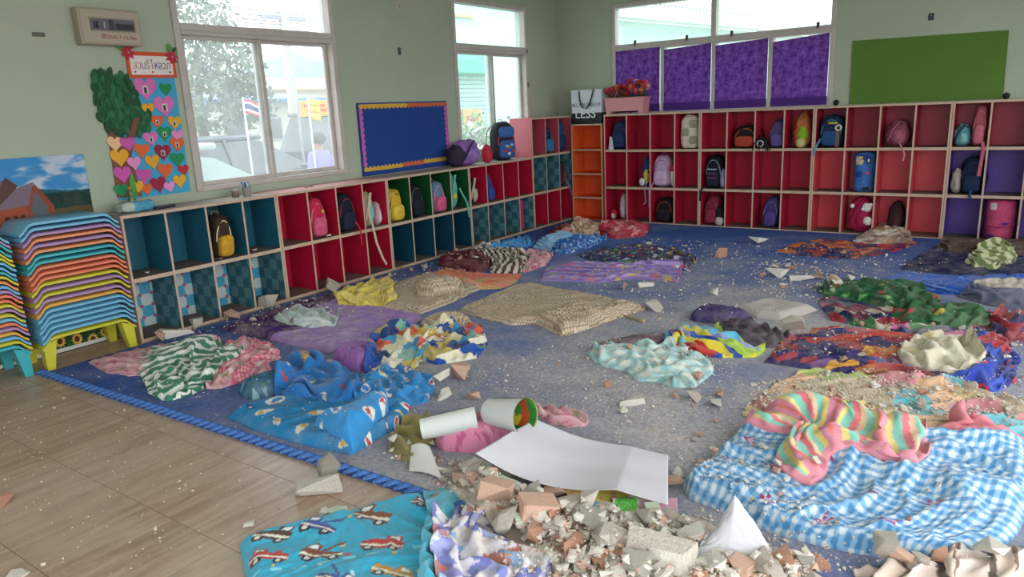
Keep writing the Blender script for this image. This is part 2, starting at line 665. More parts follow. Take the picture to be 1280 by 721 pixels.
M_wine = mat('wine_laminate', '#7d1834', 0.45, 0.08, 5)


def print_mat(name, kind):
    """printed paper lining: checks in two teals, or blue and cream patchwork squares with red stars"""
    m = bpy.data.materials.new(name)
    m.use_nodes = True
    nt = m.node_tree
    b = nt.nodes['Principled BSDF']
    b.inputs['Roughness'].default_value = 0.6
    tc = nt.nodes.new('ShaderNodeTexCoord')
    sp = nt.nodes.new('ShaderNodeSeparateXYZ')
    nt.links.new(tc.outputs['Object'], sp.inputs[0])
    a = nt.nodes.new('ShaderNodeMath')
    a.operation = 'ADD'
    nt.links.new(sp.outputs['X'], a.inputs[0])
    nt.links.new(sp.outputs['Y'], a.inputs[1])
    cb = nt.nodes.new('ShaderNodeCombineXYZ')
    nt.links.new(a.outputs[0], cb.inputs['X'])
    nt.links.new(sp.outputs['Z'], cb.inputs['Y'])
    ck = nt.nodes.new('ShaderNodeTexChecker')
    ck.inputs['Scale'].default_value = 1 / 0.08
    nt.links.new(cb.outputs[0], ck.inputs['Vector'])
    vo = nt.nodes.new('ShaderNodeTexVoronoi')
    vo.inputs['Scale'].default_value = 1 / 0.08
    vo.inputs['Randomness'].default_value = 0.0
    nt.links.new(cb.outputs[0], vo.inputs['Vector'])
    if kind == 'check':
        ck.inputs['Color1'].default_value = L4('#285e6a')
        ck.inputs['Color2'].default_value = L4('#557f88')
        ring = ((0.0, '#3c7b88', 0.0), (0.3, '#5d929c', 0.5), (0.36, '#3c7b88', 0.0))
    else:
        ck.inputs['Color1'].default_value = L4('#4aa3c4')
        ck.inputs['Color2'].default_value = L4('#c9d2cf')
        ring = ((0.0, '#b03355', 0.85), (0.16, '#7fb8cc', 0.5), (0.24, '#8fc3d2', 0.0))
    r = nt.nodes.new('ShaderNodeValToRGB')
    r.color_ramp.interpolation = 'CONSTANT'
    r2 = nt.nodes.new('ShaderNodeValToRGB')
    r2.color_ramp.interpolation = 'CONSTANT'
    for rp, idx in ((r, 1), (r2, 2)):
        while len(rp.color_ramp.elements) < len(ring):
            rp.color_ramp.elements.new(0.5)
        for e, q in zip(rp.color_ramp.elements, ring):
            e.position = q[0]
            e.color = L4(q[1]) if idx == 1 else (q[2],) * 3 + (1,)
    nt.links.new(vo.outputs['Distance'], r.inputs['Fac'])
    nt.links.new(vo.outputs['Distance'], r2.inputs['Fac'])
    mx = nt.nodes.new('ShaderNodeMixRGB')
    nt.links.new(r2.outputs['Color'], mx.inputs['Fac'])
    nt.links.new(ck.outputs['Color'], mx.inputs['Color1'])
    nt.links.new(r.outputs['Color'], mx.inputs['Color2'])
    nt.links.new(mx.outputs['Color'], b.inputs['Base Color'])
    return m


M_check = print_mat('teal_check_lining', 'check')
M_patch = print_mat('blue_patchwork_lining', 'patch')

CW = 0.2872          # compartment pitch


def cubby(name, label, loc, rz, levels, rows, ncol=4, cw=CW, top=None, th=0.026, side=None, first_z=0.0):
    """open shelf unit. levels: heights of the row boundaries; rows: [(back mats, divider mat)] bottom to top"""
    o = thing(name, label, 'cubby shelf', loc, rz, 'open cubby units along the walls')
    W = ncol * cw
    g = 0.0015
    zt = levels[-1]
    t = 0.017
    rowmats = [r[1] for r in rows]
    for x0_, x1_, inner in ((g, t, 1), (W - t, W - g, -1)):
        # one board per side, its inner face coloured row by row
        mb = MB()
        for k in range(len(rows)):
            za, zb = levels[k], levels[k + 1]
            outer = len(rows) + 1
            ms = [0] * 6
            mi = 1 + k
            ms = [mi, mi, 0, mi, outer, mi] if inner == 1 else [mi, mi, 0, mi, mi, outer]
            mb.box(x0_, x1_, 0, D - 0.006, za, zb, ms)
        mb.build('side_panel', [M_edge] + rowmats + [side or M_edge], o)
    mb = MB().box(t, W - t, 0.0, D - 0.006, zt - 0.02, zt, [1, 2, 0, 1, 0, 0])
    mb.build('top_panel', [M_edge, rowmats[-1], top or M_topA], o)
    MB().box(t, W - t, 0.0, D - 0.006, levels[0], levels[0] + 0.02, [1, 1, 0, 1, 0, 0]).build('bottom_panel', [M_edge, M_dshelf], o)
    for k in range(1, len(levels) - 1):
        MB().box(t, W - t, 0.0, D - 0.006, levels[k] - th / 2, levels[k] + th / 2, [1, 2, 0, 1, 0, 0]).build('shelf', [M_edge, rowmats[k - 1], M_dshelf], o)
    for k in range(len(rows)):
        za = levels[k] + (0.02 if k == 0 else th / 2)
        zb = levels[k + 1] - (0.02 if k == len(rows) - 1 else th / 2)
        for c in range(1, ncol):
            MB().box(c * cw - 0.0075, c * cw + 0.0075, 0.001, D - 0.008, za, zb, [1, 1, 0, 1, 1, 1]).build('divider', [M_edge, rowmats[k]], o)
        backs = rows[k][0]
        for c in range(ncol):
            bm_ = backs[c] if isinstance(backs, (list, tuple)) else backs
            a0 = t if c == 0 else c * cw + 0.0075
            a1 = W - t if c == ncol - 1 else (c + 1) * cw - 0.0075
            MB().box(a0, a1, D - 0.008, D - 0.003, za, zb).build('back_panel', bm_, o)
    return o


YA = -5.3725
M_tape = mat('white_tape', '#c9ccc8', 0.6)
LZ = [0.0, 0.400, 0.812]
LR = PI / 2
cub = {}
cub['A'] = cubby('cubby_shelf', 'low cubby unit in dark teal with patchwork paper lining its lower row', (0, YA, 0), LR, LZ, [(M_patch, M_check), (M_teal, M_teal)])
for (c_, z_, l_, tl_) in ((0.16, 0.585, 0.12, 0.1), (1.14, 0.575, 0.09, -0.25), (1.22, 0.555, 0.07, 0.1)):
    MB().prism([(c_ * CW - 0.0, z_), (c_ * CW + l_, z_ + l_ * tl_), (c_ * CW + l_, z_ + l_ * tl_ + 0.012), (c_ * CW, z_ + 0.014)], D - 0.0095, D - 0.0082, 'xz').build('tape_strip', M_tape, cub['A'])
cub['B'] = cubby('cubby_shelf', 'low cubby unit with all eight compartments crimson, under the parked-car window', (0, YA + 4 * CW, 0), LR, LZ, [(M_red, M_red), (M_red, M_red)], top=M_topB)
cub['C'] = cubby('cubby_shelf', 'low cubby unit with green upper and petrol blue lower compartments', (0, YA + 8 * CW, 0), LR, LZ, [(M_dteal, M_dteal), (M_green, M_green)])
cub['D'] = cubby('cubby_shelf', 'low cubby unit with crimson compartments over teal checked ones', (0, YA + 12 * CW, 0), LR, LZ, [(M_check, M_check), (M_red, M_red)])
cub['E'] = cubby('cubby_shelf', 'tall pink-sided cubby unit in the corner beside the orange shelf', (0, YA + 16 * CW, 0), LR, [0, 0.400, 0.812, 1.237], [(M_red, M_red), (M_check, M_check), (M_pred, M_pred)], ncol=3, side=M_pink, top=M_pink)
BZ = [0.0, 0.403, 0.824, 1.232]
XB = 0.4797
cub['F'] = cubby('cubby_shelf', 'three-row crimson cubby unit next to the orange shelf, under the flower box', (XB, 0, 0), 0, BZ, [(M_red, M_red)] * 3)
cub['G'] = cubby('cubby_shelf', 'three-row crimson cubby unit below the middle of the purple blinds', (XB + 4 * CW, 0, 0), 0, BZ, [(M_red, M_red)] * 3)
cub['H'] = cubby('cubby_shelf', 'three-row cubby unit in salmon red below the green board', (XB + 8 * CW, 0, 0), 0, BZ, [(M_salmon, M_salmon), (M_salmon, M_salmon), (M_dred, M_dred)])
cub['I'] = cubby('cubby_shelf', 'three-row cubby unit with purple compartments under a crimson top row', (XB + 12 * CW, 0, 0), 0, BZ, [(M_purple, M_purple), (M_purple, M_purple), (M_dred, M_dred)])

# orange shelf in the corner: four open shelves, one wide
oz = 1.133
OX0, OX1 = 0.046, 0.455
o = thing('corner_shelf', 'narrow orange four-tier open shelf wedged in the corner', 'shelf', (0, 0, 0))
for a0, a1 in ((OX0, OX0 + 0.014), (OX1 - 0.014, OX1)):
    MB().box(a0, a1, 0, D - 0.006, 0, oz, [1, 1, 0, 1, 1, 1]).build('side_panel', [M_edge, M_orange], o)
for i_, zz in enumerate((0.012, 0.285, 0.565, 0.845, oz)):
    MB().box(OX0 + 0.014, OX1 - 0.014, 0, D - 0.006, zz - 0.018, zz, [1, 1, 0, 1, 1, 1]).build('shelf', [M_edge, M_orange], o)
MB().box(OX0 + 0.014, OX1 - 0.014, D - 0.012, D - 0.006, 0.012, oz - 0.018).build('back_panel', M_orange, o)

# ================================================================ FLOOR MAT AND HEIGHT SURVEY
HX0, HY0, HR = -0.6, -7.8, 0.01
HM = np.zeros((860, 620))          # height of whatever already lies on the floor, 1 cm cells


def hm_s(x, y):
    gx = np.clip((np.asarray(x) - HX0) / HR, 0, HM.shape[1] - 1.001)
    gy = np.clip((np.asarray(y) - HY0) / HR, 0, HM.shape[0] - 1.001)
    ix, iy = gx.astype(int), gy.astype(int)
    fx, fy = gx - ix, gy - iy
    return (HM[iy, ix] * (1 - fx) * (1 - fy) + HM[iy, ix + 1] * fx * (1 - fy) + HM[iy + 1, ix] * (1 - fx) * fy + HM[iy + 1, ix + 1] * fx * fy)


def hm_up(x, y, z):
    ix = np.clip(((np.asarray(x) - HX0) / HR + 0.5).astype(int), 0, HM.shape[1] - 1)
    iy = np.clip(((np.asarray(y) - HY0) / HR + 0.5).astype(int), 0, HM.shape[0] - 1)
    np.maximum.at(HM, (iy.ravel(), ix.ravel()), np.asarray(z).ravel())


def mat_edge_y(x):
    return -5.945 + 0.0305 * (x - 0.1)


MT = 0.012


def carpet_mat():
    m = bpy.data.materials.new('blue_foam_carpet')
    m.use_nodes = True
    nt = m.node_tree
    b = nt.nodes['Principled BSDF']
    b.inputs['Roughness'].default_value = 0.9
    b.inputs['Specular IOR Level'].default_value = 0.15
    g = nt.nodes.new('ShaderNodeNewGeometry')
    def noise(sc, det, ro=0.6):
        n = nt.nodes.new('ShaderNodeTexNoise')
        n.inputs['Scale'].default_value = sc
        n.inputs['Detail'].default_value = det
        n.inputs['Roughness'].default_value = ro
        nt.links.new(g.outputs['Position'], n.inputs['Vector'])
        return n
    n1 = noise(1.1, 8, 0.68)
    # plaster dust is thickest in the middle of the room, where the ceiling edge came down
    dv = nt.nodes.new('ShaderNodeVectorMath')
    dv.operation = 'DISTANCE'
    dv.inputs[1].default_value = (3.3, -4.3, 0)
    nt.links.new(g.outputs['Position'], dv.inputs[0])
    mr = nt.nodes.new('ShaderNodeMapRange')
    mr.inputs['From Min'].default_value = 0.6
    mr.inputs['From Max'].default_value = 4.2
    mr.inputs['To Min'].default_value = 0.34
    mr.inputs['To Max'].default_value = -0.12
    nt.links.new(dv.outputs['Value'], mr.inputs['Value'])
    ad = nt.nodes.new('ShaderNodeMath')
    ad.operation = 'ADD'
    nt.links.new(n1.outputs['Fac'], ad.inputs[0])
    nt.links.new(mr.outputs['Result'], ad.inputs[1])
    r = nt.nodes.new('ShaderNodeValToRGB')
    e = r.color_ramp.elements
    e[0].position = 0.40
    e[0].color = L4('#3f5ca0')
    e[1].position = 0.95
    e[1].color = L4('#bcb7b4')
    k = e.new(0.58)
    k.color = L4('#6b79a6')
    k2 = e.new(0.74)
    k2.color = L4('#9799a6')
    nt.links.new(ad.outputs[0], r.inputs['Fac'])
    n2 = noise(55, 4)
    r2 = nt.nodes.new('ShaderNodeValToRGB')
    r2.color_ramp.elements[0].position = 0.35
    r2.color_ramp.elements[0].color = (0.72, 0.72, 0.76, 1)
    r2.color_ramp.elements[1].position = 0.7
    r2.color_ramp.elements[1].color = (1.15, 1.13, 1.1, 1)
    nt.links.new(n2.outputs['Fac'], r2.inputs['Fac'])
    mx = nt.nodes.new('ShaderNodeMixRGB')
    mx.blend_type = 'MULTIPLY'
    mx.inputs['Fac'].default_value = 1
    nt.links.new(r.outputs['Color'], mx.inputs['Color1'])
    nt.links.new(r2.outputs['Color'], mx.inputs['Color2'])
    nt.links.new(mx.outputs['Color'], b.inputs['Base Color'])
    bp = nt.nodes.new('ShaderNodeBump')
    bp.inputs['Strength'].default_value = 0.5
    bp.inputs['Distance'].default_value = 0.004
    nt.links.new(n2.outputs['Fac'], bp.inputs['Height'])
    nt.links.new(bp.outputs['Normal'], b.inputs['Normal'])
    return m


M_carpet = carpet_mat()
M_tooth = mat('blue_foam_edge', '#4272ba', 0.6, 0.25, 30, dirt='#9aa4b8', dirt_amt=0.55)
fm = thing('floor_mat', 'large blue foam floor mat with an interlocking toothed edge, strewn with debris', 'mat', (0, 0, 0))
pts = [(0.07, mat_edge_y(0.07)), (5.9, mat_edge_y(5.9)), (5.9, -0.012), (0.05, -0.012)]
MB().prism(pts, 0.0002, MT, 'xy').build('mat_surface', M_carpet, fm)
# interlocking edge: a low strip with rope-like teeth
sl = 0.0305
tooth = None
ang = math.atan(sl)
for k in range(-1, 72):
    xx = 0.1 + k * 0.052
    yy = mat_edge_y(xx) - 0.028
    if tooth is None:
        mb = MB()
        mb.tube([(-0.028, -0.022, 0.004), (-0.012, -0.014, 0.0125), (0.006, 0.006, 0.0145), (0.022, 0.02, 0.006)], [0.009, 0.0155, 0.0155, 0.009], 8, flat=0.75)
        tooth = mb.build('edge_tooth', M_tooth, fm, smooth=True)
        t = tooth
    else:
        t = tooth.copy()
        COL.objects.link(t)
        t.parent = fm
    t.location = (xx, yy, 0.0)
    t.rotation_euler = (0, 0, ang)
MB().prism([(0.06, mat_edge_y(0.06) - 0.05), (3.85, mat_edge_y(3.85) - 0.05), (3.85, mat_edge_y(3.85)), (0.06, mat_edge_y(0.06))], 0.0002, 0.008, 'xy').build('edge_strip', mat('blue_foam_edge_dark', '#2b4f92', 0.8, 0.15, 20, dirt='#707b92', dirt_amt=0.4), fm)
yy_, xx_ = np.mgrid[0:HM.shape[0], 0:HM.shape[1]]
wx_, wy_ = HX0 + xx_ * HR, HY0 + yy_ * HR
HM[(wy_ > mat_edge_y(wx_)) & (wx_ > 0.07)] = MT


# ================================================================ PRINTS (colour as a function of cloth metres)
def C3(s):
    return np.array(hx(s))


def solid(c):
    c = C3(c)
    def f(u, v):
        n = fbm(u * 6, v * 6, 3, 3)
        return c[None, None, :] * (1 + 0.05 * n[..., None])
    return f


def stripes(cols, w, axis='u', wob=0.0):
    cols_ = np.array([hx(c) for c in cols])
    ws = np.array(w if isinstance(w, (list, tuple)) else [w] * len(cols), float)
    cum = np.cumsum(ws)
    def f(u, v):
        t = (u if axis == 'u' else v) + (wob * noise2(u * 4, v * 4, 5) if wob else 0)
        t = np.mod(t, cum[-1])
        return cols_[np.clip(np.searchsorted(cum, t, side='right'), 0, len(cols) - 1)]
    return f


def gingham(p, light, mid, dark, extra=None):
    a_, b_, c_ = C3(light), C3(mid), C3(dark)
    def f(u, v):
        a = (np.mod(u / p, 1) < 0.5).astype(int)
        b = (np.mod(v / p, 1) < 0.5).astype(int)
        k = a + b
        out = np.where((k == 0)[..., None], a_, np.where((k == 1)[..., None], b_, c_))
        return extra(u, v, out) if extra else out
    return f


def cells(u, v, cell, seed, jit=0.6):
    """yield per neighbouring cell: local offset (lx, ly) in cell units rotated at random, and random numbers"""
    gu, gv = u / cell, v / cell
    iu, iv = np.floor(gu), np.floor(gv)
    for dx in (-1, 0, 1):
        for dy in (-1, 0, 1):
            ci, cj = iu + dx, iv + dy
            r1, r2 = rnd(ci, cj, seed), rnd(ci, cj, seed + 1)
            cx = ci + 0.5 + (r1 - 0.5) * jit
            cy = cj + 0.5 + (r2 - 0.5) * jit
            yield gu - cx, gv - cy, rnd(ci, cj, seed + 2), rnd(ci, cj, seed + 3), rnd(ci, cj, seed + 4)


def blobs(bg_, cell, pal, seed=1, rmin=0.18, rmax=0.42, kind='flower', prob=1.0, inner=None):
    base = bg_ if callable(bg_) else solid(bg_)
    P_ = np.array([hx(c) for c in pal])
    def f(u, v):
        out = np.array(base(u, v), float)
        for lx, ly, a, b, c in cells(u, v, cell, seed):
            d = np.hypot(lx, ly)
            th = np.arctan2(ly, lx) + a * 6.28
            r = rmin + (rmax - rmin) * b
            if kind == 'flower':
                rr = r * (0.75 + 0.25 * np.cos(5 * th))
            elif kind == 'star':
                rr = r * (0.6 + 0.4 * np.cos(5 * th))
            elif kind == 'splat':
                rr = r * (0.8 + 0.22 * np.cos(3 * th + c * 6) + 0.18 * np.cos(7 * th + a * 9))
            elif kind == 'leaf':
                rr = r * (0.35 + 0.65 * np.abs(np.cos(th)))
            else:
                rr = r
            ok = (d < rr) & (c < prob)
            col = P_[(np.floor(a * 977) % len(P_)).astype(int)]
            out[ok] = col[ok]
            if inner is not None:
                ok2 = (d < rr * 0.42) & (c < prob)
                out[ok2] = C3(inner)
        return out
    return f


def vehicles(bg_, cell, seed=4):
    """toy trucks, diggers and cars with wheels, windows and road dashes"""
    base = solid(bg_)
    bodies = np.array([hx(c) for c in ('#b23a34', '#4d3b33', '#c08a3c', '#2f6f3a', '#7a4a35', '#3a4d8f')])
    def f(u, v):
        out = np.array(base(u, v), float)
        dash = (np.mod(v / 0.31, 1) < 0.045) & (np.mod(u / 0.07, 1) < 0.55)
        out[dash] = C3('#7fd3e2')
        for lx, ly, a, b, c in cells(u, v, cell, seed, 0.3):
            lx, ly = lx * 0.72, ly * 0.72
            ang_ = 0.5 * (a - 0.5) + 0.5
            x = (lx * np.cos(ang_) + ly * np.sin(ang_)) * np.where(b > 0.5, 1, -1)
            y = lx * np.sin(ang_) - ly * np.cos(ang_)
            body = (np.abs(x) < 0.27) & (np.abs(y + 0.02) < 0.075)
            cab = (np.abs(x - 0.13) < 0.10) & (y > 0.05) & (y < 0.17)
            arm = (np.abs(y - 0.10 - (x + 0.05) * -0.9) < 0.03) & (x < 0.0) & (x > -0.26) & (c > 0.5)
            glass_ = (np.abs(x - 0.14) < 0.06) & (y > 0.075) & (y < 0.145)
            w1 = np.hypot(x - 0.15, y + 0.10)
            w2 = np.hypot(x + 0.16, y + 0.10)
            col = bodies[(np.floor(a * 991) % len(bodies)).astype(int)]
            ok = body | cab | arm
            out[ok] = col[ok]
            out[glass_] = C3('#dfe9ea')
            tyre = (w1 < 0.075) | (w2 < 0.075)
            out[tyre] = C3('#2a2a2c')
            hub = (w1 < 0.035) | (w2 < 0.035)
            out[hub] = C3('#d8d4cc')
            strip = body & (np.abs(y + 0.03) < 0.018)
            out[strip] = C3('#e6ddca')
        for lx, ly, a, b, c in cells(u + 0.06, v + 0.05, cell * 0.62, seed + 20, 0.5):
            k = np.floor(c * 5)
            d = np.hypot(lx, ly)
            sign_ = (ly > -0.12) & (ly < 0.12) & (np.abs(lx) < (0.12 - ly) * 0.55)
            free = np.all(np.abs(out - C3(bg_)) < 0.08, axis=-1)
            out[sign_ & (k == 0) & free] = C3('#b8403c')
            out[(d < 0.07) & (k == 1) & free] = C3('#d8c060')
            out[(np.abs(lx) < 0.05) & (np.abs(ly) < 0.16) & (k == 2) & free] = C3('#cfe4e4')
        return out
    return f


def seasidep(bg_, seed=3, cell=0.2, dark=False):
    """cartoon-like bedding print: white rounded shapes with red, yellow and navy bits on blue"""
    base = solid(bg_)
    def f(u, v):
        out = np.array(base(u, v), float)
        for lx, ly, a, b, c in cells(u, v, cell, seed, 0.5):
            th = a * 6.28
            x = lx * np.cos(th) + ly * np.sin(th)
            y = -lx * np.sin(th) + ly * np.cos(th)
            k = np.floor(c * 5)
            e1 = (x / 0.36) ** 2 + (y / 0.22) ** 2
            out[(e1 < 1) & (k < 2)] = C3('#e9ebe8')
            e2 = ((x - 0.1) / 0.20) ** 2 + ((y - 0.02) / 0.13) ** 2
            out[(e2 < 1) & (k == 0)] = C3('#2b83c8')
            out[(np.hypot(x + 0.16, y) < 0.07) & (k == 0)] = C3('#c23c3a')
            out[(np.hypot(x + 0.12, y - 0.04) < 0.12) & (k == 1)] = C3('#c8443f')
            out[(np.abs(x) < 0.03) & (np.abs(y) < 0.2) & (k == 1)] = C3('#b7393a')
            out[(((x / 0.3) ** 2 + (y / 0.13) ** 2) < 1) & (k == 2)] = C3('#d9d6cc')
            out[((((x - 0.08) / 0.12) ** 2 + (y / 0.09) ** 2) < 1) & (k == 2)] = C3('#c9a23a')
            out[(((x / 0.34) ** 2 + (y / 0.1) ** 2) < 1) & (k == 3)] = C3('#1d4f9c')
            out[(np.hypot(x - 0.05, y - 0.02) < 0.07) & (k == 3)] = C3('#e8e4d6')
        return out
    return f


def patchy(pal, sc, seed=1, warp=0.5, sharp=True):
    """irregular patches of several colours (busy printed cloth seen from afar)"""
    P_ = np.array([hx(c) for c in pal])
    def f(u, v):
        wu = u / sc + warp * fbm(u / sc * 0.9, v / sc * 0.9, seed + 5, 3)
        wv = v / sc + warp * fbm(u / sc * 0.9 + 31, v / sc * 0.9, seed + 6, 3)
        best = np.full(u.shape, 9.0)
        idx = np.zeros(u.shape, int)
        iu, iv = np.floor(wu), np.floor(wv)
        for dx in (-1, 0, 1):
            for dy in (-1, 0, 1):
                ci, cj = iu + dx, iv + dy
                d = (wu - ci - rnd(ci, cj, seed)) ** 2 + (wv - cj - rnd(ci, cj, seed + 1)) ** 2
                k = (np.floor(rnd(ci, cj, seed + 2) * 997) % len(P_)).astype(int)
                w = d < best
                best = np.where(w, d, best)
                idx = np.where(w, k, idx)
        return P_[idx]
    return f


def overlay(base, mask, col):
    def f(u, v):
        out = np.array(base(u, v), float)
        m = mask(u, v)
        out[m] = C3(col)
        return out
    return f


def split(base, other, test):
    def f(u, v):
        m = test(u, v)[..., None]
        return np.where(m, other(u, v), base(u, v))
    return f


# ================================================================ CLOTH
def resample(P, n):
    P = np.asarray(P, float)
    d = np.r_[0, np.cumsum(np.linalg.norm(np.diff(P, axis=0), axis=1))]
    t = np.linspace(0, d[-1], n)
    return np.stack([np.interp(t, d, P[:, k]) for k in range(P.shape[1])], 1)


def chaikin(P, it=2):
    P = np.asarray(P, float)
    for _ in range(it):
        Q = np.roll(P, -1, axis=0)
        P = np.stack([0.75 * P + 0.25 * Q, 0.25 * P + 0.75 * Q], 1).reshape(-1, P.shape[1])
    return P


def coons(W, cs, nu, nv):
    n = len(W)
    def side(a, b):
        idx = []
        i = a
        while True:
            idx.append(i)
            if i == b:
                break
            i = (i + 1) % n
        return W[idx]
    c0, c1, c2, c3 = cs
    B = resample(side(c0, c1), nu)
    R_ = resample(side(c1, c2), nv)
    T = resample(side(c2, c3), nu)[::-1]
    L_ = resample(side(c3, c0), nv)[::-1]
    s = np.linspace(0, 1, nu)[None, :, None]
    t = np.linspace(0, 1, nv)[:, None, None]
    return ((1 - t) * B[None] + t * T[None] + (1 - s) * L_[:, None] + s * R_[:, None]
            - ((1 - s) * (1 - t) * B[0] + s * (1 - t) * B[-1] + (1 - s) * t * T[0] + s * t * T[-1]))


def grid_mesh(name, X, Y, Z, C, m, parent=None, skirt=None, two_sided=False):
    nv, nu = X.shape
    V = np.stack([X, Y, Z], -1).reshape(-1, 3)
    idx = np.arange(nv * nu).reshape(nv, nu)
    F = np.stack([idx[:-1, :-1], idx[:-1, 1:], idx[1:, 1:], idx[1:, :-1]], -1).reshape(-1, 4)
    Cc = C.reshape(-1, 3)
    if skirt is not None:
        ring = np.concatenate([idx[0, :-1], idx[:-1, -1], idx[-1, :0:-1], idx[:0:-1, 0]])
        k = len(ring)
        low = V[ring].copy()
        low[:, 2] = skirt.reshape(-1)[ring]
        o = len(V)
        V = np.concatenate([V, low])
        Cc = np.concatenate([Cc, Cc[ring]])
        a = ring
        b = np.roll(ring, -1)
        la = o + np.arange(k)
        lb = o + np.roll(np.arange(k), -1)
        F = np.concatenate([F, np.stack([b, a, la, lb], 1)])
    # keep the faces looking up
    p = V[F[:, :3]]
    nz = np.cross(p[:, 1] - p[:, 0], p[:, 2] - p[:, 0])[:, 2].mean()
    if nz < 0:
        F = F[:, ::-1]
    me = bpy.data.meshes.new(name)
    me.vertices.add(len(V))
    me.vertices.foreach_set('co', V.astype(np.float32).ravel())
    me.loops.add(F.size)
    me.loops.foreach_set('vertex_index', F.astype(np.int32).ravel())
    me.polygons.add(len(F))
    me.polygons.foreach_set('loop_start', (np.arange(len(F)) * 4).astype(np.int32))
    me.polygons.foreach_set('use_smooth', np.ones(len(F), bool))
    me.update(calc_edges=True)
    ca = me.color_attributes.new('Col', 'FLOAT_COLOR', 'POINT')
    ca.data.foreach_set('color', np.concatenate([lin(np.clip(Cc, 0, 1)), np.ones((len(Cc), 1))], 1).astype(np.float32).ravel())
    me.materials.append(m)
    me.validate()
    ob = bpy.data.objects.new(name, me)
    COL.objects.link(ob)
    if parent is not None:
        ob.parent = parent
    return ob


def blur(A, n):
    for _ in range(n):
        P_ = np.pad(A, 1, mode='edge')
        A = (P_[1:-1, 1:-1] * 2 + P_[:-2, 1:-1] + P_[2:, 1:-1] + P_[1:-1, :-2] + P_[1:-1, 2:]) / 6
    return A


def bspline_up(n, N):
    """matrix that turns n control rows into N smooth rows (uniform cubic, ends kept)"""
    t = np.linspace(0, n - 1, N)
    A = np.zeros((N, n))
    for r_, tt in enumerate(t):
        i = min(int(tt), n - 2)
        f = tt - i
        w = [(1 - f) ** 3 / 6, (3 * f ** 3 - 6 * f * f + 4) / 6, (-3 * f ** 3 + 3 * f * f + 3 * f + 1) / 6, f ** 3 / 6]
        for k, ww in zip((i - 1, i, i + 1, i + 2), w):
            if k < 0:
                A[r_, 0] += 2 * ww
                A[r_, 1] -= ww
            elif k > n - 1:
                A[r_, n - 1] += 2 * ww
                A[r_, n - 2] -= ww
            else:
                A[r_, k] += ww
    return A


def settle(X, Y, base, gath, seed, lam, its=260, bend=0.12, th=0.006):
    """let a sheet that is larger than its outline buckle into folds over the surface below it"""
    nv, nu = X.shape
    P = np.stack([X, Y, np.zeros_like(X)], -1)
    rest = {}
    def ln(A):
        return np.linalg.norm(A, axis=-1)
    ru = ln(P[:, 1:] - P[:, :-1]) * gath[0]
    rv = ln(P[1:] - P[:-1]) * gath[1]
    mu, mv = np.median(ru), np.median(rv)
    ru = np.clip(ru, mu * 0.6, mu * 1.5)
    rv = np.clip(rv, mv * 0.6, mv * 1.5)
    rd = np.hypot(mu, mv)
    bu, bv = 2 * mu, 2 * mv
    B = base(X, Y)
    P[..., 2] = B + th + 0.012 + 0.03 * np.abs(noise2(X / lam, Y / lam, seed)) + 0.004 * noise2(X / lam * 3, Y / lam * 3, seed + 1)
    P0 = P.copy()
    edge = np.zeros((nv, nu, 1))
    edge[0] = edge[-1] = 1
    edge[:, 0] = edge[:, -1] = 1
    vel = np.zeros_like(P)
    for it in range(its):
        Q = P.copy()
        P = P + vel * 0.85
        P[..., 2] -= 0.0002
        D_ = np.zeros_like(P)
        W_ = np.zeros((nv, nu, 1)) + 1e-6
        def con(a, b, L, k, only_short=False):
            d = P[b] - P[a]
            l = np.linalg.norm(d, axis=-1, keepdims=True) + 1e-9
            c = (l - (L[..., None] if isinstance(L, np.ndarray) else L)) / l * 0.5 * k
            if only_short:
                c = np.minimum(c, 0)
            D_[a] += d * c
            D_[b] -= d * c
            W_[a] += k
            W_[b] += k
        sl = slice(None)
        con((sl, slice(None, -1)), (sl, slice(1, None)), ru, 1.0)
        con((slice(None, -1), sl), (slice(1, None), sl), rv, 1.0)
        con((slice(None, -1), slice(None, -1)), (slice(1, None), slice(1, None)), rd, 0.3)
        con((slice(None, -1), slice(1, None)), (slice(1, None), slice(None, -1)), rd, 0.3)
        con((sl, slice(None, -2)), (sl, slice(2, None)), bu, bend, True)
        con((slice(None, -2), sl), (slice(2, None), sl), bv, bend, True)
        P = P + D_ / np.maximum(W_, 1.0) * 1.6
        # outline stays roughly where it lies
        P[..., :2] += (P0[..., :2] - P[..., :2]) * (0.15 * edge + 0.006)
        if it % 4 == 0:
            B = base(P[..., 0], P[..., 1])
        low = B + th
        hit_ = P[..., 2] < low
        P[..., 2] = np.maximum(P[..., 2], low)
        vel = P - Q
        vel[hit_] *= 0.4
    return P


M_cloth = vc_mat('printed_cotton', dust=0.22)
M_clean = vc_mat('soft_blanket', dust=0.06, sheen=0.2)
M_dusty = vc_mat('dust_covered_cotton', dust=0.5)
FOLD_STATS = []


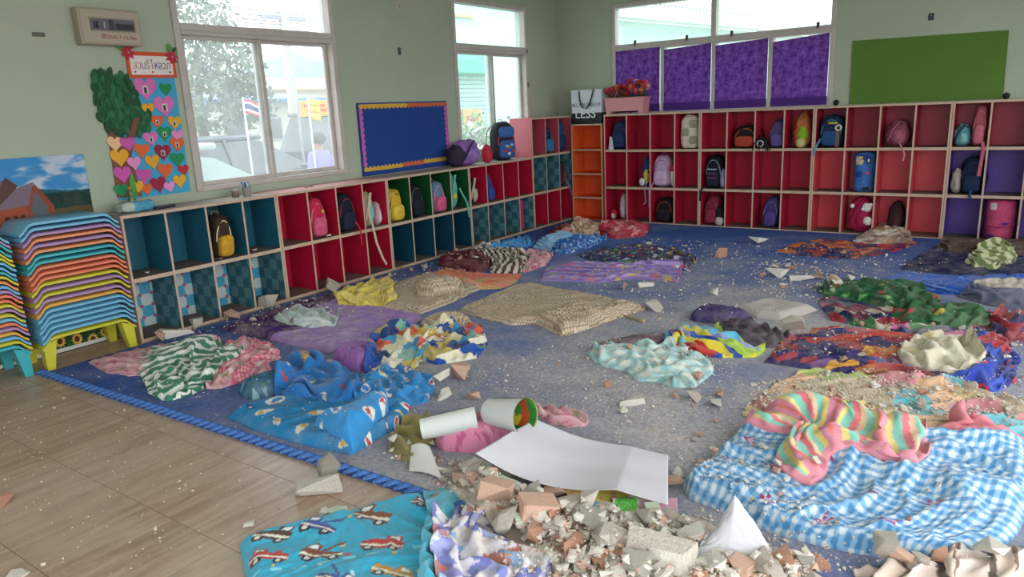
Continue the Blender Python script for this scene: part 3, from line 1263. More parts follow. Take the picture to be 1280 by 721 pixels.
def cloth(name, label, cat, px, col, H=0.04, edge=0.05, amp=0.03, fs=0.14, aniso=2.0, fdir=0.4, seed=1, res=0.009, cs=None,
          m=None, th=0.006, rough=0.35, cang=0.0, gather=1.0, smooth_out=2, lay=True, parent=None, zk=0.6, world=False, puff=False,
          uvwarp=0.5, group=None, wave=0.0, extra=None, sim=None, gat=(1.48, 1.26), lam=0.085, bend=0.22, sres=0.0165, border=None):
    """a sheet, blanket, mattress or pillow lying on whatever is already there: outline, loft height, folds and print"""
    px = [tuple(p) for p in px]
    if not puff and amp > 0.03:
        amp *= 0.8
        H *= 0.62
    if world:
        W = np.array([p[:2] for p in px], float)
    else:
        vs_ = np.array([p[1] for p in px], float)
        k = (vs_.max() - vs_) / max(1e-6, vs_.max() - vs_.min())
        W = np.array([floor_pt(p[0], p[1], MT + H * zk * kk)[:2] for p, kk in zip(px, k)])
    n0 = len(W)
    ctr = W.mean(0)
    if cs is None:
        Q = W - ctr
        u_, s_, vt = np.linalg.svd(Q, full_matrices=False)
        a, b = Q @ vt[0] / s_[0], Q @ vt[1] / s_[1]
        cs = []
        for sa, sb in ((-1, -1), (1, -1), (1, 1), (-1, 1)):
            cs.append(int(np.argmax(sa * a + sb * b)))
        if len(set(cs)) < 4:
            cs = [0, n0 // 4, n0 // 2, 3 * n0 // 4]
        cs = sorted(set(cs))
    if smooth_out:
        # rounded outline that keeps its corners
        P_, cc = [], []
        for i in range(n0):
            if i in cs:
                cc.append(len(P_))
                a, b, c = W[i - 1], W[i], W[(i + 1) % n0]
                P_ += [b * 0.93 + a * 0.07, b, b * 0.93 + c * 0.07]
                cc[-1] = len(P_) - 2
            else:
                a, b, c = W[i - 1], W[i], W[(i + 1) % n0]
                P_ += [b * 0.75 + a * 0.25, b * 0.92 + (a + c) * 0.04, b * 0.75 + c * 0.25]
        W2_ = np.array(P_)
        cs2 = cc
    else:
        W2_, cs2 = W, cs
    per = []
    for i in range(4):
        j = (i + 1) % 4
        k = cs2[i]
        L = 0.0
        while k != cs2[j]:
            L += np.linalg.norm(W2_[(k + 1) % len(W2_)] - W2_[k])
            k = (k + 1) % len(W2_)
        per.append(L)
    Lu, Lv = (per[0] + per[2]) / 2, (per[1] + per[3]) / 2
    nu, nv = max(8, int(Lu / res)), max(8, int(Lv / res))
    if sim is None:
        sim = amp > 0.028 and not puff and extra is None
    if sim:
        # a real sheet, larger than its outline, settled into folds
        sr = max(sres, math.sqrt(Lu * Lv / 5200))
        cu_, cv_ = max(10, int(Lu / sr)), max(10, int(Lv / sr))
        Gc = coons(W2_, cs2, cu_, cv_)
        sC = np.linspace(0, 1, cu_)[None, :] * np.ones((cv_, 1))
        tC = np.linspace(0, 1, cv_)[:, None] * np.ones((1, cu_))
        eC = np.minimum(np.minimum(sC, 1 - sC) * Lu, np.minimum(tC, 1 - tC) * Lv)
        lift_ = H * 0.8 * sstep(0, max(edge, 0.05) * 1.6, eC)
        kk_ = [0]
        def base_(x, y):
            return hm_s(x, y) + lift_
        Pc = settle(Gc[..., 0], Gc[..., 1], base_, gat, seed, lam, bend=bend, th=th)
        A1, A2 = bspline_up(cv_, nv), bspline_up(cu_, nu)
        X, Y, Z = [A1 @ Pc[..., k] @ A2.T for k in range(3)]
        s = np.linspace(0, 1, nu)[None, :] * np.ones((nv, 1))
        t = np.linspace(0, 1, nv)[:, None] * np.ones((1, nu))
        B0 = hm_s(X, Y)
        Z = np.maximum(Z, B0 + 0.003)
        gu, gv = s * Lu * gat[0], t * Lv * gat[1]
        ca_, sa_ = math.cos(cang), math.sin(cang)
        U, V_ = gu * ca_ + gv * sa_, -gu * sa_ + gv * ca_
        C = np.array(np.broadcast_to(col(U, V_), X.shape + (3,)), float)
        if border:
            eb = np.minimum(np.minimum(s, 1 - s) * Lu, np.minimum(t, 1 - t) * Lv)
            C[eb < border[1]] = C3(border[0])
        cx, cy, cz = float(X.mean()), float(Y.mean()), float(B0.min())
        ob = grid_mesh(name, X - cx, Y - cy, Z - cz, C, m or M_cloth, parent, skirt=np.maximum(np.minimum(B0, Z) - 0.001, 0.0) - cz)
        ob.location = (cx, cy, cz)
        if lay:
            hm_up(X, Y, Z)
        if label:
            tag(ob, label, cat, group)
        return ob
    G_ = coons(W2_, cs2, nu, nv)
    X, Y = G_[..., 0], G_[..., 1]
    s = np.linspace(0, 1, nu)[None, :] * np.ones((nv, 1))
    t = np.linspace(0, 1, nv)[:, None] * np.ones((1, nu))
    e = np.minimum(np.minimum(s, 1 - s) * Lu, np.minimum(t, 1 - t) * Lv)
    # wavy outline
    if wave:
        wv = wave * (1 - sstep(0, 0.12, e))
        X = X + wv * noise2(X * 14, Y * 14, seed + 40)
        Y = Y + wv * noise2(X * 14 + 50, Y * 14, seed + 41)
    B0 = hm_s(X, Y)
    B = np.maximum(blur(B0, 6), B0 - 0.002)
    B = np.maximum(blur(B, 3), B0)
    if puff:
        em = e.max()
        h = H * np.sqrt(np.clip(1 - (1 - np.clip(e / em, 0, 1)) ** 2.2, 0, 1))
    else:
        h = H * np.sqrt(sstep(0, edge, e))
    # folds: long rounded ridges with sharp valleys, in two sizes, bent by a slow warp
    cd, sd = math.cos(fdir), math.sin(fdir)
    fx = (X * cd + Y * sd) / fs
    fy = (-X * sd + Y * cd) / fs
    wx = 0.7 * noise2(fx * 0.5, fy * 0.5, seed + 11)
    wy = 0.7 * noise2(fx * 0.5 + 9, fy * 0.5, seed + 12)
    n1 = np.abs(noise2((fx + wx) / aniso, (fy + wy) * 1.15, seed))
    n2_ = np.abs(noise2((fx + 2 * wx) * 1.1, (fy + 2 * wy) * 2.3 / aniso, seed + 1))
    n3 = np.abs(noise2((fx + wy) * 2.6, (fy - wx) * 2.6, seed + 2))
    r1 = np.clip(1 - 1.7 * n1, 0, 1) ** 1.4
    r2 = np.clip(1 - 1.9 * n2_, 0, 1) ** 1.6
    r3 = np.clip(1 - 2.0 * n3, 0, 1) ** 1.5
    n4 = np.abs(noise2((fx + 3 * wx) * 3.6 / aniso, (fy + 3 * wy) * 5.2, seed + 3))
    r4 = np.clip(1 - 2.0 * n4, 0, 1) ** 1.5
    lift = 0.5 + 0.5 * noise2(fx * 0.6 + 3, fy * 0.6, seed + 4)
    fold = (0.75 * r1 + 0.5 * r2) * (0.55 + 0.9 * lift) + 0.30 * rough * 2 * r3 + 0.24 * r4
    fe = sstep(0, max(edge, 0.03), e) * 0.85 + 0.15
    Z = B + th + h + amp * (fold - 0.35) * fe
    if extra is not None:
        Z = Z + extra(X, Y, s, t, e)
    Z = np.maximum(blur(Z, 1), B0 + 0.002)
    # cloth metres for the print, drawn in where it is gathered
    gu = s * Lu * gather + uvwarp * amp * 2.5 * (n1 - 0.3) * cd + uvwarp * amp * 1.8 * (n2_ - 0.3)
    gv = t * Lv * gather + uvwarp * amp * 2.5 * (n1 - 0.3) * sd - uvwarp * amp * 1.8 * (n2_ - 0.3)
    ca_, sa_ = math.cos(cang), math.sin(cang)
    U, V_ = gu * ca_ + gv * sa_, -gu * sa_ + gv * ca_
    C = np.broadcast_to(col(U, V_), X.shape + (3,))
    cx, cy = float(X.mean()), float(Y.mean())
    cz = float(B.min())
    skirt = np.maximum(B0 - 0.001, 0.0)
    ob = grid_mesh(name, X - cx, Y - cy, Z - cz, C, m or M_cloth, parent, skirt=skirt - cz)
    ob.location = (cx, cy, cz)
    if lay:
        hm_up(X, Y, Z)
    if label:
        tag(ob, label, cat, group)
    return ob

# ================================================================ BEDDING ON THE FLOOR
floral_pink = blobs('#d9a3ad', 0.055, ['#c64a78', '#b98a76', '#e7c9c4', '#c96f8a', '#8f8f6a'], 7, 0.2, 0.5, 'flower')
ging_pink = gingham(0.03, '#f0c9cf', '#e2788f', '#cf3a62')
beige_check = gingham(0.017, '#d8c9b2', '#b09a80', '#76634e')

# --- pink floral sheet and the striped blanket by the mat edge
cloth('floral_sheet', 'faded pink floral sheet end lying beside the stacked tables', 'sheet',
      [(111, 452), (142, 442), (182, 434), (265, 420), (277, 430), (225, 458), (195, 470), (162, 470), (133, 466)],
      floral_pink, H=0.025, amp=0.03, fs=0.12, gat=(1.2, 1.1), seed=3, fdir=0.9)
cloth('quilted_blanket', 'pink floral quilt with a red gingham border on the blue mat', 'quilt',
      [(277, 436), (285, 425), (312, 422), (337, 432), (352, 446), (334, 452), (338, 462), (307, 475), (275, 486), (258, 486), (262, 470)],
      split(floral_pink, ging_pink, lambda u, v: np.mod(u + 0.6 * v, 0.34) < 0.14), H=0.04, amp=0.05, fs=0.16, seed=5, fdir=0.5)
cloth('striped_blanket', 'crumpled green and white striped blanket on the pink bedding', 'blanket',
      [(175, 451), (196, 437), (245, 427), (262, 423), (276, 432), (306, 441), (298, 449), (277, 458), (270, 473), (245, 491), (210, 502), (196, 498), (186, 491), (182, 479), (175, 466)],
      stripes(['#e4e6dd', '#3a8466', '#dfe2d8', '#2f7558'], [0.042, 0.044, 0.038, 0.048]), H=0.05, edge=0.06, amp=0.075, fs=0.15, aniso=2.4, seed=8,
      cang=1.25, res=0.006, m=M_clean, lam=0.13, gat=(1.34, 1.2))

# --- purple mattress and what lies on it
cloth('purple_mattress', 'dark purple and lilac sleeping mat covered in plaster crumbs', 'mattress',
      [(277, 411), (345, 387), (380, 374), (420, 371), (470, 384), (529, 397), (500, 420), (462, 434), (410, 442), (340, 426)],
      split(solid('#9a78b6'), solid('#4a1f5e'), lambda u, v: (v < 0.23 + 0.03 * noise2(u * 5, v * 5, 2)) | ((u < 0.26) & (v < 0.5))),
      H=0.03, amp=0.016, fs=0.2, seed=12, cs=[0, 3, 5, 8], m=M_dusty, cang=0.0)
cloth('pale_towel', 'pale grey-blue towel crumpled on the purple sleeping mat', 'towel',
      [(344, 407), (355, 399), (372, 391), (403, 394), (425, 404), (420, 414), (388, 417), (364, 414)],
      blobs('#b9c3bf', 0.08, ['#9fb4b6', '#c9cbc3'], 3, 0.2, 0.5, 'splat'), H=0.03, amp=0.06, fs=0.13, seed=14, m=M_clean, res=0.007)
cloth('beige_mattress', 'beige checked sleeping mat behind the yellow blanket', 'mattress',
      [(480, 391), (486, 357), (530, 342), (560, 344), (602, 359), (566, 377), (525, 393)],
      beige_check, H=0.03, amp=0.014, fs=0.2, seed=16, m=M_cloth, cs=[0, 2, 4, 6])
cloth('beige_pillow', 'beige checked pillow lying on the smaller beige sleeping mat', 'pillow',
      [(518, 366), (540, 358), (560, 351), (581, 357), (574, 366), (543, 378), (526, 374)],
      beige_check, H=0.10, amp=0.012, fs=0.12, seed=18, puff=True, cs=[0, 2, 3, 5], zk=0.8)
cloth('yellow_blanket', 'bright yellow blanket heaped in front of the crimson cubbies', 'blanket',
      [(418, 377), (430, 365), (448, 357), (470, 349), (486, 346), (495, 354), (490, 365), (497, 379), (480, 388), (450, 388), (425, 387)],
      solid('#dcc75c'), H=0.045, amp=0.075, fs=0.15, aniso=2.6, seed=20, fdir=0.6, res=0.007, m=M_clean)
cloth('beige_pillow', 'beige checked pillow lying alone on the blue mat beside the cartoon bedding', 'pillow',
      [(524, 403), (547, 390), (579, 391), (590, 398), (582, 406), (547, 413), (530, 410)],
      beige_check, H=0.07, amp=0.012, fs=0.12, seed=22, puff=True, cs=[0, 2, 4, 5], zk=0.8)
cloth('beige_mattress', 'large beige checked sleeping mat with one corner folded back', 'mattress',
      [(574, 387), (641, 358), (664, 357), (717, 365), (809, 384), (773, 397), (734, 411), (703, 421), (688, 413), (672, 404), (640, 406), (606, 399)],
      beige_check, H=0.03, amp=0.016, fs=0.22, seed=24, cs=[0, 2, 4, 7])
cloth('mattress_corner_flap', None, None,
      [(672, 403), (716, 388), (752, 384), (800, 386), (770, 398), (734, 411), (703, 420)],
      beige_check, H=0.02, amp=0.02, fs=0.15, seed=25, cs=[0, 2, 4, 6]).name = 'folded_flap'
fl_ = [o_ for o_ in bpy.data.objects if o_.name.startswith('folded_flap')][0]
bm_par = [o_ for o_ in bpy.data.objects if o_.get('label', '').startswith('large beige')][0]
fl_.parent = bm_par
fl_.matrix_parent_inverse = Matrix.Translation(bm_par.location).inverted()

# --- blue cartoon bedding
blue_toon = seasidep('#2a86c4', 3, 0.105)
cloth('cartoon_mattress', 'blue printed sleeping mat nearest the toothed mat edge', 'mattress',
      [(284, 519), (300, 509), (318, 501), (390, 490), (470, 488), (515, 500), (500, 530), (450, 562), (439, 569), (378, 555), (324, 538)],
      seasidep('#2b80b4', 9, 0.115), H=0.035, amp=0.014, fs=0.2, seed=28, cs=[0, 4, 6, 8], m=M_cloth, res=0.006)
cloth('teal_pillow', 'dark teal-blue patterned pillow beside the cartoon bedding', 'pillow',
      [(296, 487), (310, 478), (330, 470), (366, 462), (362, 478), (343, 492), (317, 500), (303, 496)],
      blobs('#23607f', 0.05, ['#2f7f9b', '#3d6a58', '#7fa7b2'], 5, 0.15, 0.4, 'splat'), H=0.06, amp=0.02, fs=0.12, seed=30, puff=True, cs=[0, 3, 4, 6], res=0.006)
cloth('purple_pillow', 'shiny mauve pillow half under the many-coloured blanket', 'pillow',
      [(414, 456), (420, 444), (434, 433), (466, 427), (470, 445), (464, 458), (448, 465), (428, 463)],
      solid('#8a5a9c'), H=0.08, amp=0.02, fs=0.1, seed=32, puff=True, cs=[0, 2, 4, 6], m=vc_mat('satin', rough=0.45, dust=0.05, bump=0), res=0.007)
cloth('multicolour_blanket', 'blanket of navy, cream, sky blue and yellow patches with a tail of blue denim', 'blanket',
      [(462, 430), (472, 418), (486, 410), (512, 407), (540, 409), (566, 406), (601, 409), (610, 428), (596, 446), (566, 452), (545, 455), (526, 449), (515, 466), (483, 469), (456, 466), (462, 446)],
      patchy(['#1e4c9e', '#d8cfa8', '#2f8fc4', '#c8b057', '#7fb0a0', '#16386f', '#e3dcc4', '#1e4c9e', '#cf5a3e'], 0.13, 4, 0.7),
      H=0.055, amp=0.085, fs=0.17, aniso=2.4, seed=34, fdir=0.3, res=0.006, m=M_clean)
cloth('cartoon_sheet', 'blue sheet printed with white, red and navy shapes beside the brick chunk', 'sheet',
      [(449, 470), (470, 464), (492, 463), (520, 468), (538, 472), (543, 484), (533, 502), (505, 508), (470, 506), (444, 509)],
      blue_toon, H=0.04, amp=0.05, fs=0.16, seed=36, res=0.005, m=M_clean, fdir=1.2)
cloth('blue_blanket', 'crumpled bright blue blanket on top of the cartoon sleeping mat', 'blanket',
      [(343, 494), (350, 478), (365, 455), (400, 450), (425, 458), (445, 466), (452, 484), (443, 508), (420, 515), (395, 508), (378, 504), (358, 502)],
      blobs('#1f72b8', 0.11, ['#d8d3c0', '#c69a3a', '#b84a3e', '#174c86'], 6, 0.1, 0.32, 'splat', 0.45), H=0.06, amp=0.085, fs=0.14, aniso=2.2, seed=38, fdir=0.7, res=0.006, m=M_clean)
cloth('cartoon_pillow', 'blue pillow with white and red shapes at the corner of the cartoon sleeping mat', 'pillow',
      [(394, 538), (420, 526), (451, 511), (485, 500), (486, 518), (466, 542), (442, 568), (420, 556)],
      seasidep('#2a8fd0', 21, 0.12), H=0.07, amp=0.014, fs=0.15, seed=40, puff=True, cs=[0, 3, 4, 6], res=0.005, m=M_clean)

# --- heap in front of the petrol blue cubbies
cloth('orange_quilt', 'salmon and orange patterned quilt beside the striped shirt cloth', 'quilt',
      [(535, 343), (557, 336), (604, 342), (652, 342), (645, 353), (627, 361), (599, 362), (554, 353)],
      split(patchy(['#d07a5c', '#c99a62', '#dd8a6c', '#a8a060', '#d8a090'], 0.12, 3), solid('#d8735c'), lambda u, v: noise2(u * 3.2, v * 3.2, 6) > 0.05),
      H=0.03, amp=0.05, fs=0.14, gat=(1.2, 1.1), seed=42, m=M_cloth)
cloth('maroon_blanket', 'dark maroon blanket piled against the low cubbies', 'blanket',
      [(545, 330), (556, 320), (571, 313), (599, 317), (616, 329), (607, 340), (571, 339)],
      solid('#651a2c'), H=0.06, amp=0.06, fs=0.18, seed=44)
cloth('floral_pink_cloth', 'pale pink floral cloth next to the brown striped one', 'cloth',
      [(650, 317), (670, 311), (691, 318), (682, 331), (655, 342), (645, 332)],
      floral_pink, H=0.035, amp=0.05, fs=0.13, seed=46)
cloth('brown_striped_cloth', 'brown and white striped cloth between maroon blanket and pink floral cloth', 'cloth',
      [(585, 314), (606, 309), (641, 314), (663, 325), (652, 341), (630, 343), (613, 340), (616, 327)],
      stripes(['#d8cdbf', '#4c352c'], [0.045, 0.04]), H=0.06, amp=0.07, fs=0.15, seed=48, cang=0.5, fdir=1.3, res=0.007)
cloth('sky_blue_quilt', 'narrow bright sky blue quilt lying along the checked cubbies', 'quilt',
      [(592, 314), (613, 304), (640, 299), (661, 295), (667, 305), (640, 313), (610, 317)],
      solid('#3f8fce'), H=0.05, amp=0.04, fs=0.16, seed=50)
cloth('royal_blue_quilt', 'royal blue quilt with pale scribbles in the corner heap', 'quilt',
      [(690, 313), (700, 303), (716, 295), (745, 295), (758, 298), (740, 308), (722, 314), (702, 318)],
      overlay(solid('#2268b8'), lambda u, v: np.abs(noise2(u * 9, v * 9, 4)) < 0.09, '#9cc8e4'), H=0.05, amp=0.04, fs=0.16, seed=52, res=0.007)
cloth('pale_blue_cloth', 'pale blue cloth tucked against the royal blue quilt', 'cloth',
      [(667, 310), (678, 299), (696, 292), (716, 289), (718, 297), (700, 303), (688, 314)],
      solid('#86b4d6'), H=0.05, amp=0.06, fs=0.13, seed=54, m=M_clean)
cloth('crimson_cloth', 'crimson patterned cloth heaped in front of the corner shelf', 'cloth',
      [(686, 292), (700, 284), (717, 278), (735, 280), (720, 292), (700, 296)],
      patchy(['#8f2438', '#b23a4a', '#6c2030', '#c98a8a'], 0.08, 3), H=0.05, amp=0.05, fs=0.14, seed=56)
cloth('beige_knit_cloth', 'beige spotted cloth in the heap at the foot of the orange shelf', 'cloth',
      [(713, 291), (718, 280), (735, 277), (752, 280), (750, 294), (730, 297)],
      blobs('#c9a98f', 0.05, ['#b3876c', '#e0c8b2', '#b06a5a'], 3, 0.2, 0.4, 'disc'), H=0.08, amp=0.05, fs=0.12, seed=58)
cloth('red_bedding', 'bright red bundled bedding at the foot of the first crimson cubbies', 'bedding',
      [(748, 293), (752, 281), (773, 276), (800, 279), (812, 285), (806, 294), (770, 299)],
      patchy(['#b32a40', '#c8405a', '#d98a8a', '#a02036'], 0.12, 8), H=0.07, amp=0.06, fs=0.16, seed=60)

# --- middle of the room
cloth('dark_toy_print_blanket', 'dark blue blanket with scattered bright patches beyond the lilac sheet', 'blanket',
      [(722, 318), (760, 309), (800, 306), (849, 310), (872, 325), (855, 338), (800, 335), (745, 328)],
      blobs('#2d2c55', 0.085, ['#c2a43c', '#3f8f8c', '#a8333c', '#5a9a4a', '#b9a9c8', '#3c55a0'], 4, 0.15, 0.45, 'splat'), H=0.04, amp=0.06, fs=0.16, gat=(1.2, 1.1), seed=62, m=M_cloth)
cloth('lilac_sheet', 'lilac flowered sheet with purple stripes in the middle of the mat', 'sheet',
      [(676, 351), (682, 334), (722, 326), (790, 330), (853, 333), (848, 353), (815, 350), (790, 348), (745, 354), (710, 351)],
      blobs(stripes(['#8f74b8', '#a890c8', '#7a62a8'], 0.05), 0.12, ['#c88a9a', '#c9a860', '#b05a78', '#8aa070'], 9, 0.2, 0.5, 'flower', 0.7), H=0.02, amp=0.03, fs=0.2, gat=(1.2, 1.1), seed=64)
cloth('dusty_brown_cloth', 'flat dusty brown cloth behind the pale check towel', 'cloth',
      [(740, 432), (765, 425), (790, 419), (825, 415), (838, 423), (815, 431), (775, 434)],
      solid('#6a5560'), H=0.012, amp=0.02, fs=0.14, gat=(1.2, 1.1), seed=66, m=M_dusty)
cloth('grey_mattress', 'dusty off-white sleeping mat lying at a tilt on rubble', 'mattress',
      [(917, 385), (940, 379), (964, 373), (1022, 386), (1000, 394), (978, 402), (945, 397)],
      solid('#b7aea8'), H=0.035, amp=0.008, fs=0.2, seed=68, m=M_dusty, cs=[0, 2, 3, 5], smooth_out=0)
cloth('violet_pillow', 'dark violet pillow with a pale blue printed end', 'pillow',
      [(862, 396), (870, 388), (880, 382), (928, 390), (942, 401), (908, 406), (870, 401)],
      split(solid('#3b2d62'), patchy(['#6a9ac0', '#30407c', '#9cc4d2'], 0.05, 3), lambda u, v: u > 0.28), H=0.07, amp=0.012, fs=0.14, seed=70, puff=True, cs=[0, 2, 4, 5])
cloth('charcoal_fabric', 'charcoal grey fabric with long folds below the violet pillow', 'fabric',
      [(896, 408), (915, 403), (938, 402), (964, 410), (988, 423), (980, 436), (954, 434), (925, 430), (904, 427)],
      solid('#4d4450'), H=0.04, amp=0.06, fs=0.13, aniso=3.2, seed=72, fdir=-0.2)
cloth('patchwork_bedding', 'red, sky blue and yellow spotted bedding trailing beside the pale check towel', 'bedding',
      [(830, 434), (833, 416), (845, 408), (866, 405), (898, 408), (906, 424), (930, 430), (955, 437), (946, 447), (895, 447), (860, 443)],
      patchy(['#c0392f', '#5fb3d0', '#d8c93a', '#8f9ac8', '#a8c84a', '#2d4fa0', '#d8d2c8', '#4fa3c8'], 0.13, 11, 0.4), H=0.06, amp=0.06, fs=0.15, seed=74, res=0.007, m=M_clean)
cloth('check_towel', 'pale aqua and white checked towel twisted on the dusty mat', 'towel',
      [(735, 438), (745, 431), (757, 430), (783, 434), (809, 428), (830, 431), (852, 438), (884, 450), (893, 463), (884, 471), (868, 485), (842, 484), (821, 476), (797, 476), (783, 462), (755, 456), (741, 448)],
      gingham(0.085, '#d8dcd2', '#b4cfca', '#92bcc0'), H=0.055, amp=0.085, fs=0.14, aniso=2.6, seed=76, fdir=-0.3, res=0.006, m=M_clean, gather=1.2, uvwarp=0.9)

# --- right side, along the far cubbies
cloth('dark_red_sheet', 'dark navy and red printed sheet flat before the salmon cubbies', 'sheet',
      [(971, 314), (1001, 302), (1035, 299), (1070, 302), (1113, 308), (1150, 303), (1120, 314), (1090, 320), (1057, 324), (1008, 320)],
      patchy(['#2c2148', '#a2323a', '#3a2a5c', '#c0662e', '#27315f', '#7a2038'], 0.1, 5), H=0.025, amp=0.035, fs=0.18, gat=(1.2, 1.1), seed=78)
cloth('beige_bundle', 'beige and pink bundle of cloth spilling from a salmon cubby', 'cloth',
      [(1066, 304), (1076, 294), (1090, 286), (1112, 280), (1130, 284), (1140, 300), (1112, 308), (1085, 308)],
      patchy(['#b9a294', '#8a6450', '#c8b8ae', '#a87a62', '#d6cfc8'], 0.1, 7), H=0.11, amp=0.06, fs=0.14, seed=80, m=M_dusty)
cloth('navy_blanket', 'dark navy blanket spread before the purple cubbies', 'blanket',
      [(1127, 336), (1149, 320), (1175, 307), (1230, 305), (1290, 305), (1290, 346), (1240, 346), (1188, 344)],
      solid('#232848'), H=0.02, amp=0.03, fs=0.2, gat=(1.2, 1.1), seed=82, m=M_cloth, cs=[0, 2, 4, 5])
cloth('brown_blanket', 'dark brown folded blanket lying along the purple cubbies', 'blanket',
      [(1170, 312), (1180, 304), (1230, 303), (1290, 303), (1290, 324), (1230, 322), (1190, 320)],
      solid('#4a3430'), H=0.04, amp=0.03, fs=0.2, gat=(1.2, 1.1), seed=84, cs=[0, 1, 3, 4])
cloth('green_striped_cloth', 'olive and cream striped cloth crumpled on the navy blanket', 'cloth',
      [(1207, 331), (1215, 322), (1232, 314), (1248, 309), (1263, 315), (1271, 329), (1256, 336), (1241, 341), (1218, 338)],
      stripes(['#c2c39a', '#6f7c4a'], 0.05), H=0.06, amp=0.08, fs=0.14, seed=86, cang=0.6, fdir=0.9, res=0.007, m=M_clean)
cloth('cobalt_quilt', 'cobalt blue quilt lying in front of the navy blanket', 'quilt',
      [(1102, 351), (1110, 344), (1124, 341), (1188, 346), (1290, 344), (1290, 364), (1230, 368), (1200, 369), (1149, 366), (1116, 361)],
      overlay(solid('#1d4fa4'), lambda u, v: np.abs(noise2(u * 7, v * 7, 4)) < 0.05, '#4f7cc0'), H=0.045, amp=0.04, fs=0.16, gat=(1.2, 1.1), seed=88, m=M_clean)
cloth('multicolour_sheet', 'busy red, navy and green printed sheet under the green blanket heap', 'sheet',
      [(1020, 374), (1060, 366), (1130, 372), (1200, 384), (1290, 396), (1290, 428), (1230, 428), (1180, 424), (1090, 410), (1040, 400)],
      patchy(['#a02c3a', '#2b2f62', '#3f7c48', '#b56a8a', '#6c6a74', '#c8b8a8', '#22305c', '#74304a'], 0.11, 13), H=0.03, amp=0.06, fs=0.17, gat=(1.2, 1.1), seed=90)
cloth('grey_blanket', 'slate grey blanket with a cream quilted edge on the right', 'blanket',
      [(1200, 369), (1222, 362), (1248, 358), (1290, 352), (1290, 390), (1262, 386), (1245, 383), (1220, 376)],
      split(solid('#5d6078'), gingham(0.08, '#b8ada0', '#a89c90', '#8a8078'), lambda u, v: u > 0.42), H=0.07, amp=0.07, fs=0.16, seed=92)
cloth('green_blanket', 'dark green blanket with red and yellow spots curled beside the cobalt quilt', 'blanket',
      [(1022, 360), (1036, 353), (1068, 350), (1100, 354), (1130, 355), (1160, 366), (1172, 384), (1140, 390), (1105, 388), (1070, 380), (1036, 372)],
      blobs('#1f5a34', 0.12, ['#b03a32', '#c29a38', '#6fa060', '#7a3040', '#9ab088'], 6, 0.1, 0.32, 'splat', 0.6), H=0.07, amp=0.09, fs=0.16, aniso=2.4, seed=94)
cloth('green_sheet', 'green cloth with a yellow edge bundled among the red bedding', 'cloth',
      [(1112, 398), (1128, 388), (1165, 384), (1200, 388), (1248, 396), (1238, 410), (1190, 415), (1140, 409)],
      blobs('#2c5f38', 0.14, ['#c0a83c', '#417a48', '#a83a3c'], 8, 0.1, 0.35, 'leaf', 0.6), H=0.06, amp=0.07, fs=0.15, seed=96)
cloth('red_cloth', 'red rumpled cloth lying at the far right of the green heap', 'cloth',
      [(1235, 404), (1250, 396), (1290, 398), (1290, 425), (1262, 428), (1242, 420)],
      patchy(['#a82c3c', '#8a2434', '#39345c', '#c04a4a'], 0.14, 5), H=0.05, amp=0.07, fs=0.14, seed=98)
cloth('comic_sheet', 'red, navy and orange printed sheet under the cream crumpled cloth', 'sheet',
      [(957, 452), (985, 421), (1010, 414), (1042, 409), (1100, 413), (1165, 420), (1200, 440), (1242, 468), (1232, 489), (1190, 490), (1140, 480), (1075, 467), (1010, 460)],
      overlay(patchy(['#2e2a58', '#a84038', '#3a3470', '#b06a3a', '#6a4a78', '#8a3844', '#4a5890', '#22254a', '#34305e', '#94404a'], 0.11, 17, 0.5),
              lambda u, v: noise2(u * 6, v * 6, 3) > 0.5, '#c9963c'),
      H=0.025, amp=0.03, fs=0.18, gat=(1.2, 1.1), seed=100, cs=[0, 3, 7, 10], res=0.006)
cloth('hero_blanket', 'royal blue and red blanket curled round the cream cloth', 'blanket',
      [(1208, 428), (1222, 421), (1241, 419), (1262, 431), (1270, 455), (1268, 478), (1242, 491), (1222, 486), (1198, 488), (1180, 482), (1228, 460)],
      split(patchy(['#2a3f9a', '#223280', '#3a58b8'], 0.14, 3), patchy(['#b53a44', '#a02c3a'], 0.1, 4), lambda u, v: noise2(u * 4, v * 4, 9) > 0.22), H=0.06, amp=0.09, fs=0.15, seed=102, res=0.006, m=M_clean)
cloth('cream_cloth', 'large cream cotton cloth crumpled into a ball shape', 'cloth',
      [(1122, 443), (1134, 431), (1160, 423), (1190, 422), (1212, 429), (1229, 445), (1231, 463), (1211, 474), (1182, 477), (1150, 465), (1128, 457)],
      blobs('#cfc5ae', 0.16, ['#d8d2bc', '#c9b78a', '#bfb49c'], 3, 0.2, 0.45, 'splat'), H=0.1, edge=0.12, amp=0.075, fs=0.15, aniso=1.6, seed=104, fdir=0.2, res=0.006, m=M_clean)
pastel = patchy(['#d58f98', '#a9c25a', '#e0b48c', '#5fb4c4', '#c9b0a0', '#d8c48a', '#b57a6a', '#b8a890'], 0.2, 23, 0.9)
cloth('pastel_sheet', 'pastel pink, lime and aqua patterned sheet buried in plaster dust', 'sheet',
      [(928, 518), (945, 500), (960, 487), (1005, 463), (1080, 469), (1190, 484), (1290, 505), (1290, 548), (1220, 545), (1150, 543), (1050, 533), (960, 530)],
      pastel, H=0.02, amp=0.035, fs=0.2, gat=(1.2, 1.1), seed=106, m=M_dusty, cs=[0, 3, 6, 7], res=0.007)

